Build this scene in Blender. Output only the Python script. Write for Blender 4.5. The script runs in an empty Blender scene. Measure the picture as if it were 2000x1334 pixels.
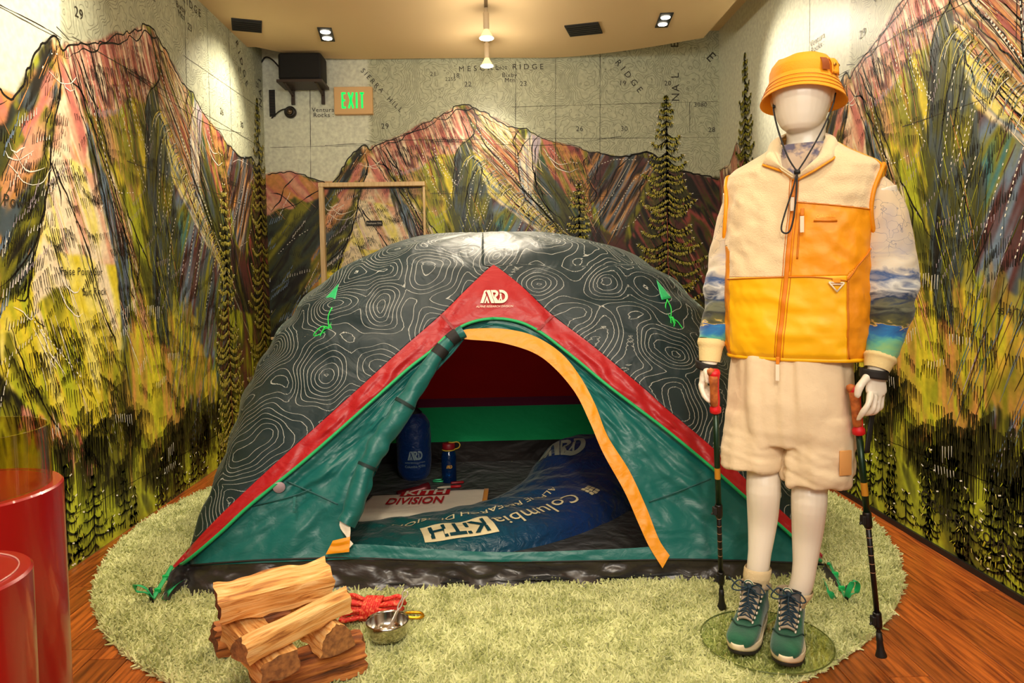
import bpy, bmesh, math, random
import numpy as np
from mathutils import Vector, Matrix, noise as mnoise

R = random.Random(11)
rng = np.random.default_rng(11)
scene = bpy.context.scene
COL = scene.collection

# ------------------------------------------------------------------ camera
F, CX, CY = 1410.0, 1000.0, 607.0
YAW = math.atan((1000 - 960) / F)
PIT = math.atan((607 - 545.5) / F)
ROLL = 0.0172
CAM = np.array([0.0, 0.0, 1.18])
fw = np.array([math.sin(YAW) * math.cos(PIT), math.cos(YAW) * math.cos(PIT), -math.sin(PIT)])
r0 = np.cross(fw, [0, 0, 1.0]); r0 /= np.linalg.norm(r0)
u0 = np.cross(r0, fw)
rt = r0 * math.cos(ROLL) - u0 * math.sin(ROLL)
up = r0 * math.sin(ROLL) + u0 * math.cos(ROLL)
cam_d = bpy.data.cameras.new('camera'); cam = bpy.data.objects.new('camera', cam_d); COL.objects.link(cam)
cam.matrix_world = Matrix(((rt[0], up[0], -fw[0], 0), (rt[1], up[1], -fw[1], 0), (rt[2], up[2], -fw[2], CAM[2]), (0, 0, 0, 1)))
cam_d.sensor_width = 36; cam_d.lens = F / 2000 * 36
cam_d.shift_y = (CY - 667) / 2000; cam_d.clip_start = 0.05
scene.camera = cam

def ray(px, py):
    return rt * ((px - CX) / F) - up * ((py - CY) / F) + fw
def PY(px, py, Y):
    d = ray(px, py); return CAM + d * (Y - CAM[1]) / d[1]
def PZ(px, py, Z):
    d = ray(px, py); return CAM + d * (Z - CAM[2]) / d[2]
def PX(px, py, X):
    d = ray(px, py); return CAM + d * (X - CAM[0]) / d[0]

# ------------------------------------------------------------------ view, world, lights
vs = scene.view_settings
vs.view_transform = 'Standard'; vs.look = 'None'; vs.gamma = 1; vs.use_curve_mapping = False
vs.exposure = 0.56
w = bpy.data.worlds.new('world'); scene.world = w; w.use_nodes = True
w.node_tree.nodes['Background'].inputs[0].default_value = (1.0, 0.90, 0.78, 1)
w.node_tree.nodes['Background'].inputs[1].default_value = 0.42

WARM = (1.0, 0.86, 0.66)
NEUT = (1.0, 0.93, 0.82)
def spot(name, loc, tgt, watt, ang=50, blend=.6, rad=.04, col=WARM):
    l = bpy.data.lights.new(name, 'SPOT'); l.energy = watt; l.spot_size = math.radians(ang); l.spot_blend = blend
    l.shadow_soft_size = rad; l.color = col
    o = bpy.data.objects.new(name, l); COL.objects.link(o); o.location = loc
    o.rotation_euler = (Vector(tgt) - Vector(loc)).to_track_quat('-Z', 'Y').to_euler()
    return o
def area(name, loc, tgt, watt, sx, sy, col=NEUT):
    l = bpy.data.lights.new(name, 'AREA'); l.energy = watt; l.shape = 'RECTANGLE'; l.size = sx; l.size_y = sy; l.color = col
    o = bpy.data.objects.new(name, l); COL.objects.link(o); o.location = loc
    o.rotation_euler = (Vector(tgt) - Vector(loc)).to_track_quat('-Z', 'Y').to_euler()
    return o
# shop lighting in front of the niche (behind the camera), then an added spot
area('shop_light', (0, -1.2, 2.85), (0, 3.4, 0.5), 95, 3.0, 1.2)
spot('door_fill', (0.1, -.9, 2.85), (0.05, 3.3, 0.35), 150, 34, .7, .1)  # added spot through the door opening to brighten the tent inside
# wall washers in the ceiling
spot('downlight_lamp', (-1.14, 5.08, 2.90), (-1.78, 4.9, 2.2), 85, 80, 1.0)
spot('downlight_lamp', (-1.0, 3.0, 2.90), (-1.78, 2.7, 2.1), 62, 100, .9)
spot('downlight_lamp', (1.16, 4.95, 2.90), (1.87, 4.3, 2.2), 55, 85, 1.0)
spot('downlight_lamp', (1.1, 3.1, 2.90), (1.87, 2.8, 1.8), 34, 90, .9)
spot('downlight_lamp', (-0.9, 1.6, 2.90), (-0.5, 2.6, 0.0), 42, 80, .7)
spot('downlight_lamp', (0.2, 1.0, 2.90), (0.95, 2.35, 1.1), 22, 60, .8)
spot('downlight_lamp', (1.3, 1.7, 2.90), (1.3, 3.2, 0.0), 34, 80, .7)
spot('downlight_lamp', (-1.2, 2.3, 2.90), (-1.3, 3.4, 0.0), 50, 80, .7)
# track lamps above the tent
spot('track_lamp', (0, 5.30, 2.66), (0.0, 5.85, 2.0), 14, 85, .8, .045)
spot('track_lamp', (0, 4.70, 2.66), (0.0, 4.2, 1.0), 60, 120, .8, .045)
spot('track_lamp', (0, 3.88, 2.66), (0.0, 3.2, 0.3), 90, 120, .8, .045)

for y_ in (5.25, 4.66, 3.84, 3.1, 2.3):  # added fill points lightening ceiling and tent top, some with no bulb
    l = bpy.data.lights.new('track_fill', 'POINT'); l.energy = 3.5; l.color = WARM; l.shadow_soft_size = .05
    o = bpy.data.objects.new('track_fill', l); COL.objects.link(o); o.location = (0, y_, 2.62)
# ------------------------------------------------------------------ helpers
def lin(c):
    c = np.asarray(c, float) / 255.0
    return np.where(c <= .04045, c / 12.92, ((c + .055) / 1.055) ** 2.4)
def L4(c):
    v = lin(c); return (float(v[0]), float(v[1]), float(v[2]), 1.0)

def N(nt, typ, **kw):
    n = nt.nodes.new(typ)
    for k, v in kw.items():
        if k == 'inp':
            for a, b in v.items():
                n.inputs[a].default_value = b
        else: setattr(n, k, v)
    return n

def new_mat(name):
    m = bpy.data.materials.new(name); m.use_nodes = True
    nt = m.node_tree; b = nt.nodes['Principled BSDF']
    return m, nt, b

def M(name, col, rough=.6, metal=0, col2=None, nscale=8, bump=0, bscale=60, stretch=(1, 1, 1), spec=.5, sheen=0, alpha=1, trans=0, coat=0, detail=3, contrast=(.35, .65), bdist=.004, bstretch=None, emit=None, estr=0):
    m, nt, b = new_mat(name)
    b.inputs['Base Color'].default_value = L4(col); b.inputs['Roughness'].default_value = rough
    b.inputs['Metallic'].default_value = metal; b.inputs['Specular IOR Level'].default_value = spec
    b.inputs['Sheen Weight'].default_value = sheen; b.inputs['Coat Weight'].default_value = coat
    b.inputs['Transmission Weight'].default_value = trans
    tc = N(nt, 'ShaderNodeTexCoord')
    if col2 is not None:
        mp = N(nt, 'ShaderNodeMapping'); mp.inputs['Scale'].default_value = stretch
        nt.links.new(tc.outputs['Object'], mp.inputs['Vector'])
        no = N(nt, 'ShaderNodeTexNoise', inp={'Scale': nscale, 'Detail': detail})
        nt.links.new(mp.outputs[0], no.inputs['Vector'])
        cr = N(nt, 'ShaderNodeValToRGB')
        cr.color_ramp.elements[0].position = contrast[0]; cr.color_ramp.elements[1].position = contrast[1]
        cr.color_ramp.elements[0].color = L4(col); cr.color_ramp.elements[1].color = L4(col2)
        nt.links.new(no.outputs['Fac'], cr.inputs[0]); nt.links.new(cr.outputs[0], b.inputs['Base Color'])
    if bump:
        mp2 = N(nt, 'ShaderNodeMapping'); mp2.inputs['Scale'].default_value = bstretch or stretch
        nt.links.new(tc.outputs['Object'], mp2.inputs['Vector'])
        n2 = N(nt, 'ShaderNodeTexNoise', inp={'Scale': bscale, 'Detail': 4})
        nt.links.new(mp2.outputs[0], n2.inputs['Vector'])
        bp = N(nt, 'ShaderNodeBump', inp={'Strength': bump, 'Distance': bdist})
        nt.links.new(n2.outputs['Fac'], bp.inputs['Height']); nt.links.new(bp.outputs[0], b.inputs['Normal'])
    if emit is not None:
        b.inputs['Emission Color'].default_value = L4(emit); b.inputs['Emission Strength'].default_value = estr
    return m

def link(o, parent=None):
    COL.objects.link(o)
    if parent is not None: o.parent = parent
    return o
def mesh(name, V, Fs, mat, parent=None, smooth=True):
    me = bpy.data.meshes.new(name)
    V = np.asarray(V, float).reshape(-1, 3)
    if isinstance(Fs, np.ndarray) and Fs.ndim == 2:
        k = Fs.shape[1]; n = len(Fs)
        me.vertices.add(len(V)); me.vertices.foreach_set('co', V.astype(np.float32).ravel())
        me.loops.add(n * k); me.loops.foreach_set('vertex_index', Fs.astype(np.int32).ravel())
        me.polygons.add(n); me.polygons.foreach_set('loop_start', (np.arange(n) * k).astype(np.int32))
        me.update(calc_edges=True)
    else:
        me.from_pydata([tuple(v) for v in V], [], [tuple(int(i) for i in f) for f in Fs])
    if smooth: me.polygons.foreach_set('use_smooth', np.ones(len(me.polygons), bool))
    if mat is not None: me.materials.append(mat)
    me.validate()
    o = bpy.data.objects.new(name, me)
    return link(o, parent)
def gfaces(n, m, cu=False, cv=False, base=0):
    i = np.arange(n if cu else n - 1); j = np.arange(m if cv else m - 1)
    I, J = np.meshgrid(i, j, indexing='ij'); I2 = (I + 1) % n; J2 = (J + 1) % m
    return (np.stack([I * m + J, I2 * m + J, I2 * m + J2, I * m + J2], -1).reshape(-1, 4) + base)
def grid(name, P, mat, parent=None, cu=False, cv=False, smooth=True, flip=False):
    P = np.asarray(P, float); n, m = P.shape[:2]
    f = gfaces(n, m, cu, cv)
    if flip: f = f[:, ::-1]
    return mesh(name, P.reshape(-1, 3), f, mat, parent, smooth)
def setcol(me, colors, name='Col'):
    a = me.color_attributes.new(name, 'FLOAT_COLOR', 'POINT')
    c = np.ones((len(me.vertices), 4), np.float32); c[:, :3] = colors
    a.data.foreach_set('color', c.ravel())
def setfloat(me, name, v):
    a = me.attributes.new(name, 'FLOAT', 'POINT'); a.data.foreach_set('value', np.asarray(v, np.float32).ravel())

def empty(name, loc=(0, 0, 0), rz=0, parent=None):
    o = bpy.data.objects.new(name, None); o.empty_display_size = .1
    o.location = loc; o.rotation_euler = (0, 0, rz); return link(o, parent)
def tag(o, label=None, cat=None, group=None, kind=None):
    if label: o['label'] = label
    if cat: o['category'] = cat
    if group: o['group'] = group
    if kind: o['kind'] = kind
    return o

class MB:
    """collects shapes, builds one mesh object"""
    def __init__(s): s.v = []; s.f = []; s.mi = []; s.cur = 0
    def add(s, V, Fs):
        b = len(s.v); s.v += [tuple(map(float, p)) for p in V]
        for f in Fs:
            s.f.append(tuple(int(i) + b for i in f)); s.mi.append(s.cur)
        return s
    def box(s, c, d, rot=None):
        c = np.array(c, float); d = np.array(d, float) / 2
        V = [np.array((x, y, z)) * d for x in (-1, 1) for y in (-1, 1) for z in (-1, 1)]
        if rot is not None: V = [np.array(rot @ Vector(v)) for v in V]
        V = [c + v for v in V]
        return s.add(V, [(0, 1, 3, 2), (4, 6, 7, 5), (0, 4, 5, 1), (2, 3, 7, 6), (0, 2, 6, 4), (1, 5, 7, 3)])
    def gridp(s, P, cu=False, cv=False):
        P = np.asarray(P, float); n, m = P.shape[:2]
        return s.add(P.reshape(-1, 3), gfaces(n, m, cu, cv))
    def tube(s, pts, r, seg=8, caps=True, sq=1.0):
        P = tube_pts(pts, r, seg, sq); n = len(P)
        b = len(s.v); s.gridp(P, cv=True)
        if caps:
            s.f.append(tuple(b + i for i in range(seg))[::-1]); s.mi.append(s.cur)
            s.f.append(tuple(b + (n - 1) * seg + i for i in range(seg))); s.mi.append(s.cur)
        return s
    def lathe(s, c, prof, seg=24, axis=(0, 0, 1), caps=True):
        ax = Vector(axis).normalized(); a = ax.orthogonal().normalized(); b2 = ax.cross(a)
        P = np.array([[np.array(c) + np.array(ax) * h + r * (np.array(a) * math.cos(t) + np.array(b2) * math.sin(t)) for t in np.arange(seg) * 2 * math.pi / seg] for r, h in prof])
        b = len(s.v); s.gridp(P, cv=True)
        if caps:
            if prof[0][0] > 1e-5: s.f.append(tuple(b + i for i in range(seg))[::-1]); s.mi.append(s.cur)
            if prof[-1][0] > 1e-5: s.f.append(tuple(b + (len(prof) - 1) * seg + i for i in range(seg))); s.mi.append(s.cur)
        return s
    def build(s, name, mats, parent=None, smooth=True, bevel=0, auto=None):
        me = bpy.data.meshes.new(name); me.from_pydata(s.v, [], s.f)
        if not isinstance(mats, (list, tuple)): mats = [mats]
        for m in mats: me.materials.append(m)
        me.polygons.foreach_set('material_index', np.array(s.mi, np.int32))
        if smooth: me.polygons.foreach_set('use_smooth', np.ones(len(me.polygons), bool))
        me.validate(); me.update()
        bm = bmesh.new(); bm.from_mesh(me); bmesh.ops.recalc_face_normals(bm, faces=bm.faces); bm.to_mesh(me); bm.free()
        o = bpy.data.objects.new(name, me); link(o, parent)
        if bevel:
            md = o.modifiers.new('bevel', 'BEVEL'); md.width = bevel; md.segments = 2; md.limit_method = 'ANGLE'
        if auto is not None:
            me.set_sharp_from_angle(angle=math.radians(auto))
        return o

def resamp(pts, n):
    pts = np.asarray(pts, float); d = np.r_[0, np.cumsum(np.linalg.norm(np.diff(pts, axis=0), axis=1))]
    t = np.linspace(0, d[-1], n)
    return np.stack([np.interp(t, d, pts[:, k]) for k in range(pts.shape[1])], 1)
def smoothp(pts, n, it=1):
    """Catmull-Rom through points, resampled to n"""
    p = np.asarray(pts, float)
    if len(p) < 3: return resamp(p, n)
    q = np.vstack([2 * p[0] - p[1], p, 2 * p[-1] - p[-2]]); out = []
    for i in range(1, len(q) - 2):
        for t in np.linspace(0, 1, 12, endpoint=False):
            out.append(.5 * ((2 * q[i]) + (-q[i - 1] + q[i + 1]) * t + (2 * q[i - 1] - 5 * q[i] + 4 * q[i + 1] - q[i + 2]) * t * t + (-q[i - 1] + 3 * q[i] - 3 * q[i + 1] + q[i + 2]) * t ** 3))
    out.append(p[-1]); return resamp(out, n)
def tube_pts(pts, r, seg=8, sq=1.0):
    pts = np.asarray(pts, float); n = len(pts); r = np.broadcast_to(np.asarray(r, float), (n,)) if np.ndim(r) else np.full(n, r)
    T = np.gradient(pts, axis=0); T /= np.linalg.norm(T, axis=1)[:, None] + 1e-9
    a = Vector(T[0]).orthogonal().normalized(); P = []
    for i in range(n):
        t = Vector(T[i]); a = (a - t * a.dot(t)).normalized(); b = t.cross(a)
        P.append([pts[i] + r[i] * (np.array(a) * math.cos(q) + np.array(b) * math.sin(q) * sq) for q in np.arange(seg) * 2 * math.pi / seg])
    return np.array(P)
def superring(c, rx, ry, n=32, m=2.0, rot=0.0, tilt=None):
    t = np.arange(n) * 2 * math.pi / n
    x = rx * np.sign(np.cos(t)) * np.abs(np.cos(t)) ** (2 / m); y = ry * np.sign(np.sin(t)) * np.abs(np.sin(t)) ** (2 / m)
    cr, sr = math.cos(rot), math.sin(rot)
    z = np.zeros(n) if tilt is None else x * tilt[0] + y * tilt[1]
    return np.stack([c[0] + x * cr - y * sr, c[1] + x * sr + y * cr, c[2] + z], 1)

_T = {}
def vn(x, y, seed=0):
    """2-D value noise in -1..1"""
    if seed not in _T: _T[seed] = np.random.default_rng(1000 + seed).uniform(-1, 1, (256, 256))
    T = _T[seed]; x = np.asarray(x, float); y = np.asarray(y, float)
    xi = np.floor(x).astype(int); yi = np.floor(y).astype(int); fx = x - xi; fy = y - yi
    fx = fx * fx * fx * (fx * (fx * 6 - 15) + 10); fy = fy * fy * fy * (fy * (fy * 6 - 15) + 10)
    a = T[xi & 255, yi & 255]; b = T[(xi + 1) & 255, yi & 255]; c = T[xi & 255, (yi + 1) & 255]; d = T[(xi + 1) & 255, (yi + 1) & 255]
    return (a * (1 - fx) + b * fx) * (1 - fy) + (c * (1 - fx) + d * fx) * fy
def fbm(x, y, seed=0, o=4):
    s = 0; a = 1; t = 0
    for k in range(o): s = s + a * vn(x * 2 ** k, y * 2 ** k, seed + k); t += a; a *= .5
    return s / t
def inpoly(x, y, poly):
    poly = np.asarray(poly, float); c = np.zeros(x.shape, bool); j = len(poly) - 1
    for i in range(len(poly)):
        xi, yi = poly[i]; xj, yj = poly[j]
        if yi != yj:
            c ^= ((yi > y) != (yj > y)) & (x < (xj - xi) * (y - yi) / (yj - yi) + xi)
        j = i
    return c

def text2d(s, size=1.0, align='CENTER', shear=0, offset=0.0, spacing=1.0):
    """flat text as (verts Nx2, tris)"""
    c = bpy.data.curves.new('t', 'FONT'); c.body = s; c.size = size; c.align_x = align; c.align_y = 'CENTER'
    c.shear = shear; c.resolution_u = 3; c.offset = offset; c.space_character = spacing
    o = bpy.data.objects.new('t', c); COL.objects.link(o)
    dg = bpy.context.evaluated_depsgraph_get(); dg.update()
    me = bpy.data.meshes.new_from_object(o.evaluated_get(dg))
    bm = bmesh.new(); bm.from_mesh(me); bmesh.ops.triangulate(bm, faces=bm.faces)
    V = np.array([v.co[:2] for v in bm.verts]) if bm.verts else np.zeros((0, 2)); Fs = [tuple(v.index for v in f.verts) for f in bm.faces]
    bm.free(); bpy.data.objects.remove(o); bpy.data.curves.remove(c); bpy.data.meshes.remove(me)
    return V, Fs

def remesh(name, shells, voxel, mat, parent=None, smooth=6, matrix=None):
    """several closed shells (MB) -> one continuous skin"""
    me = bpy.data.meshes.new(name); me.from_pydata(shells.v, [], shells.f); me.validate()
    bm = bmesh.new(); bm.from_mesh(me); bmesh.ops.recalc_face_normals(bm, faces=bm.faces); bm.to_mesh(me); bm.free()
    o = bpy.data.objects.new(name, me); COL.objects.link(o)
    md = o.modifiers.new('r', 'REMESH'); md.mode = 'VOXEL'; md.voxel_size = voxel
    if smooth:
        ms = o.modifiers.new('s', 'SMOOTH'); ms.factor = .5; ms.iterations = smooth
    dg = bpy.context.evaluated_depsgraph_get(); dg.update()
    m2 = bpy.data.meshes.new_from_object(o.evaluated_get(dg)); bpy.data.objects.remove(o)
    m2.name = name; m2.materials.clear(); m2.materials.append(mat)
    m2.polygons.foreach_set('use_smooth', np.ones(len(m2.polygons), bool))
    o2 = bpy.data.objects.new(name, m2); return link(o2, parent)
# ================================================================== the mural artwork (one flat print, repeated on three walls)
XL, XR, YB = -1.78, 1.87, 5.85
ZC, ZU = 2.94, 3.15
def B_(p):
    q = PY(p[0], p[1], YB); return (q[0], q[2])
def L_(p):
    q = PX(p[0], p[1], XL); return ((q[1] - LY0) / LS + PK[0], (q[2] - LZ0) / LSZ + PK[1])
def R_(p):
    q = PX(p[0], p[1], XR); return (PK[0] - (q[1] - RY0) / RS, (q[2] - RZ0) / RSZ + PK[1])
PK = B_((712, 283)); MPK = B_((910, 205)); TRE = B_((1296, 188))
_a = PX(108, 70, XL); _b = PX(285, 60, XL); _c = PX(500, 200, XL)
LY0, LZ0 = _a[1], _a[2]; LS = (_c[1] - _a[1]) / (TRE[0] - PK[0]); LSZ = LS
_a = PX(1652, 142, XR); _b = PX(1840, 26, XR); _q = B_((905, 277))
RY0, RZ0 = _a[1], _a[2]; RS = (_a[1] - _b[1]) / (_q[0] - PK[0]); RSZ = RS * .97
print('mural scales', LS, RS, 'left z0', LZ0, 'right z0', RZ0, PK)
MAPF = {'B': B_, 'L': L_, 'R': R_}

RES = .0068
AX0, AX1, AZ0, AZ1 = -3.1, 2.3, -.2, 3.3
gx = np.arange(AX0, AX1, RES); gz = np.arange(AZ0, AZ1, RES)
GX, GZ = np.meshgrid(gx, gz, indexing='ij')
ART = np.zeros(GX.shape + (3,))
sky = (222, 226, 208)
cream = (250, 232, 196); salmon = (228, 168, 138); pink = (206, 120, 108); rose = (160, 76, 70); orange = (212, 148, 80)
yellow = (228, 208, 54); lemon = (246, 232, 124); ygreen = (180, 188, 44); olive = (134, 132, 34); dolive = (76, 78, 26)
black = (26, 24, 18); slate = (74, 88, 96); bslate = (112, 134, 158); lav = (182, 168, 182); maroon = (92, 48, 46); teal = (70, 126, 128); green = (46, 80, 34)
ART[...] = np.array(sky, float)
_s = 0
def paint(k, poly, cols, ang, fs=(3, 22), warp=.025, alpha=1.0, jag=0.0):
    """fills a painted area of the print with streaky brushwork"""
    global _s; _s += 7
    P = np.array([MAPF[k](p) if k != 'A' else p for p in poly])
    pad = warp * 2 + jag * 1.5 + .02
    i0 = max(int((P[:, 0].min() - pad - AX0) / RES), 0); i1 = min(int((P[:, 0].max() + pad - AX0) / RES) + 1, len(gx))
    j0 = max(int((P[:, 1].min() - pad - AZ0) / RES), 0); j1 = min(int((P[:, 1].max() + pad - AZ0) / RES) + 1, len(gz))
    if i1 <= i0 or j1 <= j0: return
    x = GX[i0:i1, j0:j1]; z = GZ[i0:i1, j0:j1]
    a = math.radians(ang); d = (math.cos(a), math.sin(a))
    u = x * d[0] + z * d[1]; v = -x * d[1] + z * d[0]
    wx = warp * fbm(x * 7, z * 7, _s % 97, 3); wz = warp * fbm(x * 7 + 9, z * 7, (_s + 3) % 97, 3)
    if jag:
        jn = jag * vn(v * 55, u * 1.5, (_s + 5) % 97); wx = wx + jn * d[0]; wz = wz + jn * d[1]
    m = inpoly(x + wx, z + wz, P).astype(float)
    m2 = m.copy(); m2[1:-1, 1:-1] = (m[1:-1, 1:-1] * 2 + m[:-2, 1:-1] + m[2:, 1:-1] + m[1:-1, :-2] + m[1:-1, 2:]) / 6
    n = .44 * vn(u * fs[0], v * fs[1], (_s + 1) % 97) + .17 * vn(u * fs[0] * 2.3, v * fs[1] * 2.4, (_s + 2) % 97) + .55 * fbm(u * 2.2, v * 4.5, (_s + 4) % 97, 3)
    t = np.clip(.5 + n * .95, 0, .999) * (len(cols) - 1)
    C = np.array(cols, float); i = t.astype(int); f = (t - i)[..., None]; f = f * f * (3 - 2 * f)
    c = C[i] * (1 - f) + C[i + 1] * f
    m2 = (m2 * alpha)[..., None]
    ART[i0:i1, j0:j1] = ART[i0:i1, j0:j1] * (1 - m2) + c * m2

OUT_B = [(400, 372), (430, 352), (470, 360), (500, 345), (528, 340), (560, 336), (580, 340), (600, 345), (625, 355), (650, 357), (680, 312), (698, 292), (712, 283), (720, 290), (728, 291), (735, 283),
         (750, 277), (765, 273), (780, 265), (800, 258), (820, 246), (835, 238), (850, 231), (870, 222), (882, 214), (892, 206), (910, 204), (922, 210), (935, 215), (960, 228), (990, 245), (1005, 251), (1018, 250),
         (1030, 252), (1045, 262), (1060, 272), (1090, 280), (1120, 285), (1150, 296), (1175, 299), (1215, 306), (1240, 301), (1262, 297), (1285, 310), (1320, 330), (1360, 341), (1410, 352), (1460, 372), (1520, 400)]
# far rocks on the continuation left of the tall ridge (seen beside the mannequin)
OUT_R = [(1410, 330), (1425, 322), (1438, 280), (1452, 305), (1470, 320), (1492, 292), (1515, 264), (1530, 275), (1560, 262), (1600, 250)]
LEFT = [R_(p) for p in OUT_R][:-2]
outline = [(AX0 - .1, LEFT[0][1])] + [p for p in LEFT if p[0] < B_(OUT_B[0])[0]] + [B_(p) for p in OUT_B] + [(AX1 + .1, B_((1520, 400))[1] - .1)]
paint('A', outline + [(AX1 + .1, -1), (AX0 - .1, -1)], [dolive, olive, black, olive, ygreen, dolive], -80, warp=0)
paint('A', [(AX0 - .1, LEFT[0][1])] + [p for p in LEFT if p[0] < B_(OUT_B[0])[0]] + [B_((400, 372)), B_((400, 460)), (AX0 - .1, 1.5)], [salmon, rose, cream, maroon, pink], -80, (2, 30))
paint('A', [(AX0 - .1, 1.65), B_((400, 440)), B_((420, 600)), (AX0 - .1, .7)], [yellow, olive, ygreen, orange, dolive], -80)
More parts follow.
